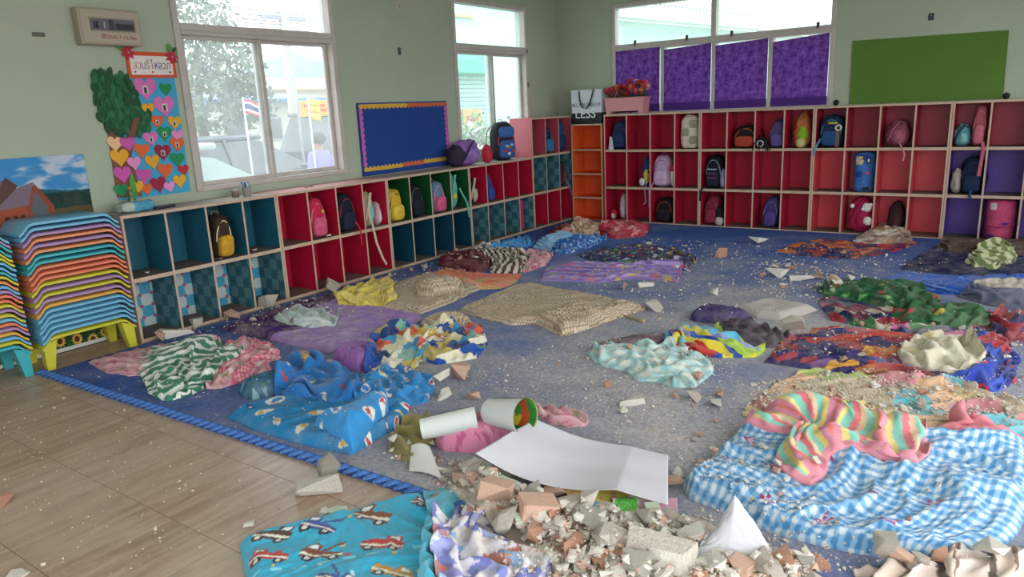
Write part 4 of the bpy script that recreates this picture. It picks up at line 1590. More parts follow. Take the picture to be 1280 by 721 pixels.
# --- blue gingham mattress with the rainbow blanket
def gflowers(u, v, out):
    out = np.array(out, float)
    for lx, ly, a, b, c in cells(u, v, 0.2, 77):
        th = np.arctan2(ly, lx) * 5 + a * 6
        d = np.hypot(lx, ly)
        k = (d < 0.13 * (0.7 + 0.4 * np.cos(th))) & (c < 0.75)
        out[k] = C3('#8f3a68')
        out[(d < 0.05) & (c < 0.75)] = C3('#c8a0b8')
    return out
blue_ging = gingham(0.034, '#c6d2da', '#7ba8cc', '#437fae', gflowers)
cloth('gingham_mattress', 'thick blue and white gingham sleeping mat with small dark pink flowers', 'mattress',
      [(853, 603), (881, 577), (906, 551), (930, 527), (962, 521), (1040, 535), (1139, 556), (1215, 560), (1290, 553), (1290, 620), (1274, 664), (1252, 685), (1184, 701), (1087, 695), (1026, 682), (943, 658), (898, 634), (861, 620)],
      blue_ging, H=0.05, edge=0.06, amp=0.03, fs=0.22, aniso=1.8, seed=108, cs=[0, 4, 8, 12], res=0.0055, fdir=0.9, m=M_clean,
      extra=lambda X, Y, s, t, e: 0.035 * np.exp(-((s - 0.72 + 0.25 * t) / 0.07) ** 2) * sstep(0, 0.1, e) + 0.07 * sstep(0.80, 1.0, s) * sstep(0, 0.12, np.minimum(t, 1 - t)) )
cloth('pink_plush_blanket', 'salmon pink blanket with a grey ring and yellow patch behind the gingham mat', 'blanket',
      [(1134, 548), (1160, 541), (1184, 539), (1192, 522), (1218, 527), (1244, 541), (1290, 549), (1290, 562), (1260, 564), (1218, 567), (1158, 566)],
      split(solid('#d27f88'), solid('#d8a048'), lambda u, v: (np.hypot(u - 0.48, v - 0.1) < 0.07)), H=0.1, amp=0.07, fs=0.18, seed=110, res=0.007, m=M_clean)
rainbow = stripes(['#dd90a0', '#dccb82', '#7fbfae', '#d9737c', '#e0bd9c', '#86c0ae', '#d8c070', '#d088a0', '#d8766a'], [0.03, 0.026, 0.038, 0.03, 0.024, 0.034, 0.026, 0.03, 0.02], wob=0.02)
cloth('rainbow_blanket', 'rainbow striped fleece blanket lying on the gingham sleeping mat', 'blanket',
      [(931, 547), (942, 535), (955, 526), (1001, 525), (1033, 532), (1075, 534), (1116, 539), (1150, 562), (1160, 587), (1143, 605), (1101, 602), (1060, 592), (1034, 594), (1032, 614), (1012, 626), (993, 620), (970, 605), (968, 595), (994, 580), (990, 566), (950, 556)],
      rainbow, H=0.05, edge=0.05, amp=0.075, fs=0.15, aniso=2.4, seed=112, res=0.005, fdir=0.5, cang=0.25, cs=[0, 6, 8, 14], m=M_clean, gat=(1.5, 1.32), lam=0.1, border=('#d88a98', 0.022))

# --- foreground: truck mattress and the purple-white blanket
cloth('truck_mattress', 'turquoise sleeping mat printed with trucks and diggers, on the tiled floor', 'mattress',
      [(298, 673), (325, 665), (380, 650), (435, 633), (480, 621), (529, 610), (552, 650), (575, 730), (590, 800), (480, 800), (322, 790), (308, 720)],
      vehicles('#33a6c6', 0.17), H=0.04, edge=0.05, amp=0.016, fs=0.2, aniso=2.2, seed=114, res=0.0045, cs=[0, 5, 8, 10], m=M_clean, fdir=0.2)
cloth('turquoise_fleece', 'fluffy turquoise fleece rolled along the edge of the truck sleeping mat', 'blanket',
      [(528, 612), (540, 601), (557, 596), (578, 606), (581, 616), (570, 638), (552, 656), (545, 690), (548, 760), (522, 760), (528, 700), (536, 655)],
      blobs('#3fb2cc', 0.12, ['#58c2d8', '#2f9cbc', '#c8503c', '#d8a03c'], 5, 0.1, 0.35, 'splat', 0.6), H=0.07, amp=0.03, fs=0.1, seed=116, res=0.005, cs=[0, 3, 8, 9], m=vc_mat('fleece', bump=1.0, bscale=400, dust=0.04, sheen=0.5))
cloth('lavender_blanket', 'crumpled lavender and white printed blanket among the bricks', 'blanket',
      [(543, 664), (556, 648), (572, 636), (590, 618), (612, 601), (635, 604), (643, 624), (626, 642), (615, 655), (615, 670), (645, 676), (699, 693), (696, 740), (640, 770), (560, 775), (545, 730)],
      patchy(['#8f8cc0', '#dcd8dc', '#9aa0cc', '#e4e0de', '#6f72b0', '#c9c3d2', '#8fb0d4', '#e0d8d0', '#d4d0d8', '#7d84c0', '#dcd4d4', '#b8786e'], 0.05, 31, 0.8), H=0.07, amp=0.1, fs=0.13, aniso=2.4, seed=118, res=0.0045, fdir=1.0, m=M_clean)
cloth('taupe_cloth', 'brown and white twisted cloth in front of the gingham sleeping mat', 'cloth',
      [(1070, 714), (1095, 706), (1131, 703), (1175, 697), (1230, 689), (1290, 678), (1290, 760), (1090, 760)],
      stripes(['#d6c4b8', '#5a4c42', '#cdb8a8', '#7a5a50', '#d8ccc2'], [0.06, 0.03, 0.07, 0.02, 0.05], wob=0.05), H=0.05, amp=0.07, fs=0.13, aniso=2.6, seed=120, res=0.005, fdir=0.3, m=M_clean)
cloth('olive_cloth', 'olive green cloth crumpled beside the paper rolls', 'cloth',
      [(486, 560), (494, 542), (506, 524), (535, 519), (548, 542), (532, 562), (517, 579), (498, 572)],
      solid('#8c8048'), H=0.05, amp=0.07, fs=0.11, seed=122, res=0.005, m=M_clean)
cloth('pink_pillow', 'rose pink floral pillow lying under the paper rolls', 'pillow',
      [(543, 552), (555, 540), (574, 528), (636, 512), (652, 530), (645, 550), (620, 560), (596, 566), (552, 563)],
      blobs('#cf7f9c', 0.035, ['#dca0b4', '#b45a80', '#d890a8', '#a86a80'], 5, 0.2, 0.5, 'flower'), H=0.09, amp=0.02, fs=0.14, seed=124, puff=True, cs=[0, 3, 4, 7], res=0.005, m=M_clean)
cloth('pink_scrap_cloth', 'pink floral cloth end peeping out beyond the large white sheet', 'cloth',
      [(672, 518), (680, 508), (705, 512), (730, 520), (736, 532), (710, 534), (690, 530)],
      floral_pink, H=0.03, amp=0.05, fs=0.12, seed=126, res=0.006)

# ================================================================ PAPER ON THE FLOOR
M_paper = mat('white_paper', '#dcd9dc', 0.75, 0.02, 4, spec=0.2)
M_vcpaper = vc_mat('printed_paper', rough=0.6, bump=0, dust=0.06)


def sheet_patch(name, label, cat, P4, colour, bend, nu=40, nv=30, m=None, parent=None, th=0.0015):
    """thin paper with a real back: four world corners (x, y, z) and a bend function giving extra height"""
    P4 = np.array(P4, float)
    s = np.linspace(0, 1, nu)[None, :] * np.ones((nv, 1))
    t = np.linspace(0, 1, nv)[:, None] * np.ones((1, nu))
    G_ = ((1 - s) * (1 - t))[..., None] * P4[0] + (s * (1 - t))[..., None] * P4[1] + (s * t)[..., None] * P4[2] + ((1 - s) * t)[..., None] * P4[3]
    X, Y, Z = G_[..., 0], G_[..., 1], G_[..., 2] + bend(s, t)
    C = np.broadcast_to(colour(s, t), X.shape + (3,))
    c = (float(X.mean()), float(Y.mean()), float(Z.min()))
    ob = grid_mesh(name, X - c[0], Y - c[1], Z - c[2], C, m or M_vcpaper, parent)
    ob.location = c
    md = ob.modifiers.new('thickness', 'SOLIDIFY')
    md.thickness = th
    md.offset = -1
    if label:
        tag(ob, label, cat)
    return ob


def flat_col(c):
    c = C3(c)
    return lambda s, t: np.broadcast_to(c, s.shape + (3,))


def fp(u, v, z=0.0):
    return tuple(floor_pt(u, v, z))


# torn printed posters under the big white sheet
sheet_patch('torn_poster', 'yellow and blue printed poster scrap sticking out under the big white sheet', 'poster',
            [fp(700, 606, 0.05), fp(790, 600, 0.05), fp(782, 640, 0.045), fp(722, 636, 0.045)],
            lambda s, t: np.where((t > 0.7)[..., None], C3('#58a8cc'), np.where((noise2(s * 6, t * 6, 3) > 0.25)[..., None], C3('#c99a7a'), C3('#dccb5c'))), lambda s, t: 0.004 * np.sin(6 * s))
sheet_patch('torn_poster', 'green leafy poster scrap beside the yellow one', 'poster',
            [fp(764, 622, 0.055), fp(796, 620, 0.055), fp(802, 637, 0.05), fp(770, 641, 0.05)],
            lambda s, t: np.where((np.hypot(s - .5, t - .5) < 0.45)[..., None], C3('#5aa84a') * (1 + .3 * noise2(s * 12, t * 12, 2))[..., None], C3('#d8d2c8')), lambda s, t: 0.008 * np.sin(5 * t))
sheet_patch('pink_paper', 'curling pink paper scrap at the edge of the big white sheet', 'paper',
            [fp(786, 618, 0.06), fp(846, 622, 0.06), fp(848, 650, 0.05), fp(806, 640, 0.05)],
            lambda s, t: np.where((s + t < 0.5)[..., None], C3('#d8c8c0'), C3('#cfa0b0')), lambda s, t: 0.02 * (s - 0.5) ** 2 - 0.004)
# big white sheet, its near left end curling up over the rubble
a_, b_, c_, d_ = fp(594, 566, 0.145), fp(668, 523, 0.12), fp(835, 568, 0.07), fp(835, 629, 0.075)
sheet_patch('white_sheet', 'large blank white paper sheet lying across the rubble', 'paper', [a_, d_, c_, b_], flat_col('#d2cfd5'),
            lambda s, t: -0.055 * np.sin(np.clip(s / 0.75, 0, 1) * PI) * (1 - 0.55 * t) + 0.004 * noise2(s * 3, t * 3, 5) + 0.006 * np.sin(s * 4 + t * 2) * s, 90, 60)
# small white paper
sheet_patch('white_card', 'small white card leaning by the olive cloth', 'paper',
            [fp(511, 589, 0.015), fp(553, 599, 0.02), fp(537, 558, 0.06), fp(514, 556, 0.06)], flat_col('#d6d2ce'), lambda s, t: 0.012 * np.sin(3 * s))


def paper_roll(label, a, b, r0, r1, inner, turns=1.35):
    """loosely rolled poster: spiral tube from a to b, printed on the inside"""
    A, B = Vector(a), Vector(b)
    ax = (B - A).normalized()
    n = ax.cross(Vector((0, 0, 1))).normalized()
    up = n.cross(ax)
    nt_, nl = 70, 26
    X = np.zeros((nl, nt_, 3))
    for i in range(nl):
        f = i / (nl - 1)
        c = A.lerp(B, f)
        for k in range(nt_):
            g = k / (nt_ - 1)
            th = 2 * PI * turns * g + 2.1
            r = (r0 + (r1 - r0) * f) * (1 - 0.10 * g)
            p = c + n * (r * math.cos(th)) + up * (r * math.sin(th))
            X[i, k] = p
    c0 = X.reshape(-1, 3).mean(0)
    c0[2] = X[..., 2].min()
    o_ = thing('paper_roll', label, 'paper roll', tuple(c0))
    Y_ = X - c0
    C = np.broadcast_to(C3('#cfd2ce'), X.shape)
    ob = grid_mesh('outer_paper', Y_[..., 0], Y_[..., 1], Y_[..., 2], C, M_vcpaper, o_)
    # printed inner face, a hair inside the paper
    ctr = np.array([list(A.lerp(B, i / (nl - 1))) for i in range(nl)])[:, None, :] - c0
    Yi = ctr + (Y_ - ctr) * 0.975
    s = np.linspace(0, 1, nl)[:, None] * np.ones((1, nt_))
    t = np.ones((nl, 1)) * np.linspace(0, 1, nt_)[None, :]
    ob2 = grid_mesh('printed_face', Yi[..., 0], Yi[..., 1], Yi[..., 2], inner(s, t), M_vcpaper, o_)
    return o_


paper_roll('loosely rolled white paper lying flat on the pink pillow', fp(527, 536, 0.10), fp(596, 522, 0.13), 0.045, 0.052,
           lambda s, t: np.broadcast_to(C3('#a8a88e'), s.shape + (3,)))
paper_roll('rolled poster with a green, yellow and red print inside its open end', fp(612, 514, 0.14), fp(657, 520, 0.17), 0.055, 0.075,
           patchy(['#3f8f3a', '#d8c23c', '#c0542c', '#2f7a34', '#4aa04a'], 0.3, 3, 0.4))

# crumpled white paper standing up in the rubble
def crumple_paper():
    P4 = [fp(864, 700, 0.05), fp(978, 706, 0.04), fp(945, 668, 0.10), fp(884, 666, 0.09)]
    def bend(s, t):
        r_ = 0.38 + 0.16 * t
        fold = (0.05 + 0.075 * sstep(0.0, 0.7, t)) * np.clip(1 - np.abs(s - r_) / (0.42 + 0.2 * (s > r_)), 0, 1) * (0.35 + 0.65 * t)
        return fold + 0.010 * np.abs(noise2(s * 4, t * 4, 3))
    return sheet_patch('crumpled_paper', 'white paper bent into a sharp ridge among the broken bricks', 'paper', P4, flat_col('#c4c3c8'), bend, 60, 60)


crumple_paper()

# ================================================================ RUBBLE
rng = random.Random(11)
M_conc = mat('broken_concrete', '#d0c6b8', 0.95, 0.16, 22, 0.8, 45, spec=0.15)
M_plas = mat('broken_plaster', '#dcd6ca', 0.95, 0.1, 18, 0.5, 50, spec=0.15)
M_brick = mat('broken_brick', '#c9977e', 0.95, 0.16, 18, 0.7, 60, dirt='#c4ab98', dirt_amt=0.75, spec=0.12)
M_brick2 = mat('dusty_brick', '#d8b09a', 0.95, 0.12, 18, 0.6, 60, dirt='#cbb9a8', dirt_amt=0.8, spec=0.12)
M_mint = mat('mint_painted_plaster', '#bccab2', 0.8, 0.08, 12, dirt='#c0bcae', dirt_amt=0.5)
M_dark = mat('grey_cement', '#b5aea2', 0.95, 0.15, 20, 0.8, 50)


def hull_mesh(name, pts, mats, pick=None):
    bm = bmesh.new()
    for p in pts:
        bm.verts.new(p)
    r = bmesh.ops.convex_hull(bm, input=bm.verts[:])
    bmesh.ops.delete(bm, geom=[g for g in r['geom_interior'] if isinstance(g, bmesh.types.BMVert)], context='VERTS')
    bmesh.ops.dissolve_limit(bm, angle_limit=0.12, verts=bm.verts[:], edges=bm.edges[:])
    bmesh.ops.triangulate(bm, faces=bm.faces[:])
    me = bpy.data.meshes.new(name)
    bm.to_mesh(me)
    bm.free()
    for m_ in mats:
        me.materials.append(m_)
    if pick and len(mats) > 1:
        for p in me.polygons:
            p.material_index = 1 if pick(p.normal) else 0
    me.update()
    return me


def chunk_pts(n, sx, sy, sz, box=0.0):
    out = []
    for _ in range(n):
        if rng.random() < box:
            out.append((rng.choice((-1, 1)) * sx * rng.uniform(.82, 1), rng.choice((-1, 1)) * sy * rng.uniform(.82, 1), rng.choice((-1, 1)) * sz * rng.uniform(.82, 1)))
        else:
            v = Vector((rng.gauss(0, 1), rng.gauss(0, 1), rng.gauss(0, 1))).normalized()
            out.append((v.x * sx, v.y * sy, v.z * sz))
    return out


VAR = {'brick': [], 'plaster': [], 'concrete': [], 'mint': [], 'slab': [], 'cement': []}
for k in range(6):
    VAR['brick'].append(hull_mesh('brick_piece', chunk_pts(12, 0.5, 0.4, 0.3, 0.75), [M_brick if k % 2 else M_brick2]))
    VAR['plaster'].append(hull_mesh('plaster_piece', chunk_pts(12, 0.5, 0.38, 0.22, 0.35), [M_plas]))
    VAR['concrete'].append(hull_mesh('concrete_piece', chunk_pts(16, 0.5, 0.45, 0.34, 0.2), [M_conc]))
    VAR['cement'].append(hull_mesh('cement_piece', chunk_pts(16, 0.5, 0.42, 0.3, 0.4), [M_dark]))
    VAR['mint'].append(hull_mesh('mint_piece', chunk_pts(12, 0.5, 0.4, 0.16, 0.6), [M_plas, M_mint], lambda n: n.z > 0.7))
    VAR['slab'].append(hull_mesh('slab_piece', chunk_pts(12, 0.5, 0.22, 0.16, 0.7), [M_plas, M_conc], lambda n: n.z > 0.6))
KINDNAME = {'brick': ('brick_fragment', 'brick'), 'plaster': ('plaster_chunk', 'rubble'), 'concrete': ('concrete_chunk', 'rubble'),
            'mint': ('plaster_chunk', 'rubble'), 'slab': ('plaster_block', 'rubble'), 'cement': ('cement_chunk', 'rubble')}
HALF = {'brick': 0.28, 'plaster': 0.2, 'concrete': 0.3, 'mint': 0.15, 'slab': 0.15, 'cement': 0.28}
SIZES = []


def put_chunk(kind, x, y, size, label, group=None, rz=None, tilt=0.25, flatk=1.0, sink=0.12):
    me = rng.choice(VAR[kind])
    nm, cat = KINDNAME[kind]
    ob = bpy.data.objects.new(nm, me)
    COL.objects.link(ob)
    rz = rng.uniform(0, 6.28) if rz is None else rz
    r = size * 0.42
    xs = np.array([0, r, -r, 0, 0, r * .6, -r * .6, r * .6, -r * .6])
    ys = np.array([0, 0, 0, r, -r, r * .6, r * .6, -r * .6, -r * .6])
    zz = hm_s(x + xs, y + ys)
    base = float(0.6 * np.max(zz) + 0.4 * np.mean(zz))
    h = HALF[kind] * size * flatk
    ob.location = (x, y, base + h * (1 - sink))
    ob.rotation_euler = (rng.uniform(-tilt, tilt), rng.uniform(-tilt, tilt), rz)
    ob.scale = (size, size * rng.uniform(0.85, 1.1), size * flatk * rng.uniform(0.85, 1.1))
    tag(ob, label, cat, group)
    hm_up(x + xs * 0.8, y + ys * 0.8, np.full(9, base + h * 1.6))
    return ob


def pchunk(kind, u, v, wpx, label, **kw):
    """a chunk surveyed from the photo: floor point and apparent width in photo pixels"""
    z = 0.02
    P_ = floor_pt(u, v, z)
    dist = float(np.dot(P_ - np.array(CAM_LOC), np.array(CAM_F)))
    return put_chunk(kind, P_[0], P_[1], wpx * dist / FPX, label, **kw)


big = [
    ('brick', 575, 470, 30, 'broken hollow brick chunk next to the printed blue sheet', dict(flatk=1.1)),
    ('cement', 408, 583, 30, 'round grey cement lump touching the toothed mat edge', {}),
    ('slab', 398, 610, 58, 'long pale plaster slab on the tiles beside the mat edge', dict(rz=1.05, tilt=0.05)),
    ('mint', 418, 634, 26, 'thin mint-painted plaster flake at the rim of the truck mat', {}),
    ('plaster', 405, 637, 15, 'small white plaster lump at the rim of the truck mat', {}),
    ('brick', 21, 622, 34, 'pink brick end alone on the wood-look tiles', dict(rz=0.9)),
    ('plaster', 20, 712, 26, 'flat white plaster flake alone on the tiles', dict(flatk=0.6)),
    ('plaster', 310, 650, 15, 'small plaster crumb on the tiles near the truck mat corner', {}),
    ('slab', 789, 503, 34, 'squared pale plaster block on the dusty mat below the check towel', dict(rz=0.7, tilt=0.1)),
    ('plaster', 777, 513, 14, 'small plaster piece beside the squared plaster block', {}),
    ('brick', 760, 480, 14, 'small round brick bit on the dusty mat', {}),
    ('plaster', 895, 505, 18, 'little plaster cube on the open mat right of the check towel', {}),
    ('brick', 874, 475, 14, 'orange brick crumb touching the check towel', {}),
    ('brick', 900, 493, 13, 'orange brick crumb on the open mat', {}),
    ('concrete', 869, 497, 20, 'grey concrete lump on the open mat', {}),
    ('concrete', 820, 386, 22, 'concrete lump at the corner of the large beige mat', {}),
    ('brick', 787, 360, 16, 'pink brick bit beyond the large beige mat', {}),
    ('slab', 808, 357, 22, 'pale plaster piece beside the pink brick bit', {}),
    ('plaster', 947, 303, 22, 'white plaster lump before the crimson cubbies', {}),
    ('brick', 901, 320, 14, 'brick piece standing on the mat before the crimson cubbies', dict(flatk=1.6)),
    ('slab', 1002, 348, 30, 'long white plaster piece in the scattered rubble line', dict(rz=0.3)),
    ('brick', 1022, 348, 12, 'brick bit at the end of the long plaster piece', {}),
    ('plaster', 970, 343, 26, 'plaster lump in the rubble line on the open mat', {}),
    ('plaster', 892, 366, 16, 'plaster lump on the mat near the charcoal fabric', {}),
    ('concrete', 990, 418, 34, 'big pale concrete lump propping the off-white mat', {}),
    ('brick', 376, 444, 18, 'brick bit beside the purple sleeping mat', {}),
    ('concrete', 333, 382, 26, 'grey concrete lump before the teal cubbies', {}),
    ('concrete', 417, 362, 22, 'grey concrete lump inside the crimson low cubby row', {}),
    ('brick', 290, 397, 18, 'brick bit against the patchwork-lined cubbies', {}),
    ('slab', 222, 417, 40, 'narrow plaster strip along the foot of the teal cubbies', dict(rz=1.4, tilt=0.05)),
    ('brick', 202, 422, 18, 'brick bit at the end of the narrow plaster strip', {}),
    ('concrete', 248, 404, 18, 'pale concrete lump inside the patchwork-lined cubby', {}),
    ('plaster', 550, 478, 24, 'white plaster piece below the hollow brick chunk', {}),
    ('plaster', 553, 495, 26, 'pale plaster wedge below the hollow brick chunk', {}),
    ('brick', 592, 497, 16, 'small brick bit by the open roll of paper', {}),
    # foreground heap
    ('brick', 622, 640, 42, 'pinkish brick half between the lavender blanket and the bricks', dict(rz=0.3)),
    ('brick', 672, 655, 52, 'large dusty brick half with a dark broken end', dict(rz=0.9, flatk=1.1)),
    ('brick', 711, 660, 44, 'brick half with a grey mortar face in the heap', dict(rz=0.5)),
    ('brick', 642, 652, 36, 'reddish rounded brick piece in the heap', {}),
    ('concrete', 632, 665, 40, 'rounded pale mortar lump between two brick halves', {}),
    ('brick', 695, 622, 28, 'orange brick cube below the big white sheet', dict(rz=0.4, flatk=1.2)),
    ('brick', 647, 614, 22, 'orange brick piece under the edge of the big white sheet', {}),
    ('concrete', 770, 690, 58, 'large rough concrete lump in the foreground heap', dict(flatk=0.9)),
    ('brick', 735, 700, 48, 'brick with a white plastered end lying in the heap', dict(rz=0.1)),
    ('slab', 825, 712, 95, 'long rounded plaster-covered brick at the front of the heap', dict(rz=0.15, flatk=1.3)),
    ('brick', 772, 716, 46, 'salmon brick lying flat at the front of the heap', dict(rz=0.8)),
    ('mint', 836, 683, 34, 'mint-painted plaster flake leaning in the heap', dict(tilt=0.7)),
    ('mint', 806, 683, 26, 'second mint-painted plaster flake in the heap', dict(tilt=0.7)),
    ('slab', 841, 662, 42, 'white plaster slab with a clean edge near the pink paper', dict(rz=-0.5)),
    ('plaster', 790, 660, 22, 'white plaster piece near the pink paper', {}),
    ('mint', 817, 650, 24, 'thick mint-painted plaster piece near the pink paper', dict(flatk=1.5)),
    ('brick', 843, 607, 26, 'pale brick piece at the end of the big white sheet', dict(rz=0.2)),
    ('plaster', 850, 592, 20, 'white plaster flake above the pale brick piece', {}),
    ('brick', 876, 578, 12, 'brick cube touching the corner of the gingham mat', {}),
    ('brick', 1020, 703, 34, 'orange brick half on the blue mat before the gingham mat', dict(rz=0.5)),
    ('concrete', 958, 722, 40, 'grey broken brick in front of the bent white paper', dict(rz=-0.4)),
    ('brick', 925, 726, 38, 'light brick wedge in front of the bent white paper', {}),
    ('slab', 1000, 712, 34, 'white plaster wedge standing beside the grey broken brick', dict(tilt=0.8)),
    ('concrete', 1106, 706, 38, 'rough white concrete lump at the front edge of the gingham mat', dict(flatk=1.2)),
    ('brick', 1126, 713, 24, 'bright orange brick bit before the gingham mat', {}),
    ('brick', 1172, 706, 22, 'brown brick wedge tucked under the gingham mat', {}),
    ('plaster', 1236, 704, 38, 'smooth cream plaster lump at the gingham mat corner', dict(flatk=1.2)),
    ('concrete', 1148, 714, 18, 'small grey concrete cube before the gingham mat', {}),
    ('plaster', 585, 585, 30, 'white plaster lump beside the small white card', {}),
    ('plaster', 603, 590, 18, 'narrow white plaster lump under the pink pillow', {}),
    ('plaster', 627, 596, 30, 'plaster lump under the curling end of the white sheet', {}),
    ('brick', 578, 602, 24, 'pink brick bit beside the turquoise fleece', {}),
    ('cement', 745, 668, 40, 'crumbling grey mortar lump in the middle of the heap', {}),
    ('concrete', 712, 648, 40, 'crumbling pale mortar lump under the yellow poster scrap', {}),
    ('concrete', 880, 690, 30, 'pale rubble lump left of the bent white paper', {}),
]
# the crushed plaster bed of the foreground heap, nothing one could count
bed = cloth('crushed_plaster', 'bed of crushed plaster and dust under the foreground brick heap', 'rubble',
            [(560, 612), (600, 590), (660, 626), (760, 645), (850, 652), (880, 680), (910, 716), (1030, 720), (1060, 760), (720, 790), (690, 705), (640, 676)],
            patchy(['#c2b8a8', '#b5aa9a', '#cfc7ba', '#bfae9e', '#c8b4a4'], 0.03, 3, 0.6), H=0.018, edge=0.14, amp=0.012, fs=0.05, aniso=1.0, seed=200, res=0.008, m=M_dusty)
bed['kind'] = 'stuff'

for kind, u, v, w, lab, kw in big:
    pchunk(kind, u, v, w, lab, **kw)

# scattered smaller pieces, region by region (outlines of the regions in surveyed floor metres)
def inside(poly, x, y):
    c = False
    n = len(poly)
    for i in range(n):
        (x1_, y1_), (x2_, y2_) = poly[i], poly[(i + 1) % n]
        if (y1_ > y) != (y2_ > y) and x < (x2_ - x1_) * (y - y1_) / (y2_ - y1_) + x1_:
            c = not c
    return c


def region(px):
    return [tuple(floor_pt(u, v)[:2]) for u, v in px]


def scatter(poly, n, smin, smax, kinds, fn):
    xs = [p[0] for p in poly]
    ys = [p[1] for p in poly]
    k = 0
    tries = 0
    while k < n and tries < n * 60:
        tries += 1
        x, y = rng.uniform(min(xs), max(xs)), rng.uniform(min(ys), max(ys))
        if not inside(poly, x, y) or y > -0.04 or x < 0.02:
            continue
        s = smin * (smax / smin) ** (rng.random() ** 1.8)
        fn(rng.choice(kinds), x, y, s)
        k += 1


HEAP = region([(575, 612), (600, 592), (650, 628), (700, 652), (800, 664), (855, 672), (900, 722), (1010, 716), (1030, 745), (700, 755), (690, 700), (645, 676), (640, 640)])
WORD = {'brick': 'broken brick bit', 'plaster': 'white plaster crumb', 'concrete': 'rough concrete bit', 'mint': 'mint-painted plaster flake', 'cement': 'grey cement bit', 'slab': 'plaster strip'}
def small(where, group):
    return lambda kind, x, y, s: put_chunk(kind, x, y, s, 'small ' + WORD[kind] + ' ' + where, WORD[kind] + 's ' + where, tilt=0.5)
scatter(HEAP, 130, 0.03, 0.09, ['brick', 'concrete', 'plaster', 'concrete', 'plaster', 'mint', 'cement'], small('in the foreground heap', 'rubble pieces in the foreground heap'))
scatter(region([(560, 470), (760, 430), (900, 470), (940, 520), (870, 600), (840, 560), (690, 520), (600, 480)]), 26, 0.018, 0.05, ['plaster', 'concrete', 'plaster', 'brick'], small('on the dusty middle of the blue mat', 'plaster crumbs on the middle of the mat'))
scatter(region([(930, 335), (1000, 325), (1100, 350), (1040, 375), (960, 375)]), 34, 0.02, 0.075, ['plaster', 'concrete', 'brick', 'plaster'], small('in the line of debris before the green blanket', 'rubble line before the green blanket'))
scatter(region([(420, 352), (545, 322), (640, 290), (665, 290), (600, 330), (500, 350)]), 22, 0.03, 0.08, ['concrete', 'plaster', 'brick'], small('along the foot of the low cubbies', 'rubble along the low cubbies'))
scatter(region([(960, 470), (1100, 480), (1280, 500), (1280, 540), (1050, 530), (930, 525)]), 34, 0.02, 0.06, ['brick', 'plaster', 'concrete'], small('lying on the pastel sheet', 'rubble on the pastel sheet'))
scatter(region([(1000, 400), (1280, 420), (1280, 500), (1100, 470), (980, 450)]), 20, 0.02, 0.05, ['brick', 'plaster', 'concrete'], small('lying among the red and navy bedding', 'rubble on the red and navy bedding'))
scatter(region([(800, 300), (1060, 310), (1200, 330), (1100, 345), (870, 420), (780, 390), (700, 360)]), 40, 0.018, 0.06, ['plaster', 'plaster', 'brick', 'concrete'], small('on the far part of the blue mat', 'plaster crumbs on the far part of the mat'))
scatter(region([(900, 560), (1000, 600), (1200, 640), (1180, 690), (1000, 660), (880, 610)]), 16, 0.015, 0.045, ['plaster', 'brick'], small('lying on the gingham sleeping mat', 'plaster crumbs on the gingham mat'))
scatter(region([(280, 410), (400, 375), (520, 400), (410, 440)]), 22, 0.015, 0.045, ['plaster', 'concrete'], small('on the purple sleeping mat', 'plaster crumbs on the purple mat'))
scatter(region([(0, 500), (110, 480), (300, 560), (500, 620), (320, 660), (280, 720), (0, 720)]), 34, 0.007, 0.022, ['plaster', 'plaster', 'concrete'], small('on the wood-look tiles', 'tiny crumbs on the tiles'))
scatter(region([(480, 560), (590, 560), (570, 610), (520, 610)]), 14, 0.02, 0.06, ['plaster', 'brick', 'concrete'], small('by the olive cloth', 'rubble by the olive cloth'))

# crumbs that came to rest on the cubby shelves, and a thin stick on the mat
for (x, y, z, s, lab) in ((-0.10, YA + 0.16, 0.4135, 0.03, 'white plaster crumb on a teal cubby shelf, in the compartment beside the stacked tables'),
                          (-0.09, YA + 3.4 * CW, 0.4135, 0.035, 'white plaster crumb on a teal cubby shelf, in the compartment next to the crimson unit'),
                          (-0.06, YA + 5.75 * CW, 0.4135, 0.04, 'white plaster crumb on the crimson cubby shelf beside the raspberry backpack'),
                          (-0.08, YA + 2.35 * CW, 0.4135, 0.05, 'pinkish plaster crumb at the foot of the mustard backpack')):
    ob = bpy.data.objects.new('plaster_chunk', VAR['plaster'][int(s * 1000) % 6])
    COL.objects.link(ob)
    ob.location = (x, y, z + s * 0.16)
    ob.scale = (s, s, s)
    ob.rotation_euler = (0.1, 0.05, y * 9)
    tag(ob, lab, 'rubble')
a_, b_ = floor_pt(776, 397), floor_pt(803, 405)
st_ = thing('wooden_stick', 'thin wooden stick lying by the corner of the large beige mat', 'stick', (float((a_[0] + b_[0]) / 2), float((a_[1] + b_[1]) / 2), MT))
hv = Vector((b_ - a_) / 2)
MB().tube([(-hv.x, -hv.y, 0.008), (-hv.x * 0.3, -hv.y * 0.35, 0.009), (hv.x, hv.y, 0.008)], [0.006, 0.0075, 0.007], 8).build('stick_shaft', mat('pale_stick_wood', '#a08a5c', 0.8), st_)
MB().tube([(hv.x * 0.9, hv.y * 0.9, 0.009), (hv.x * 1.15, hv.y * 1.15, 0.011)], 0.011, 8).build('stick_end', mat('pale_stick_end', '#b5a468', 0.8), st_)

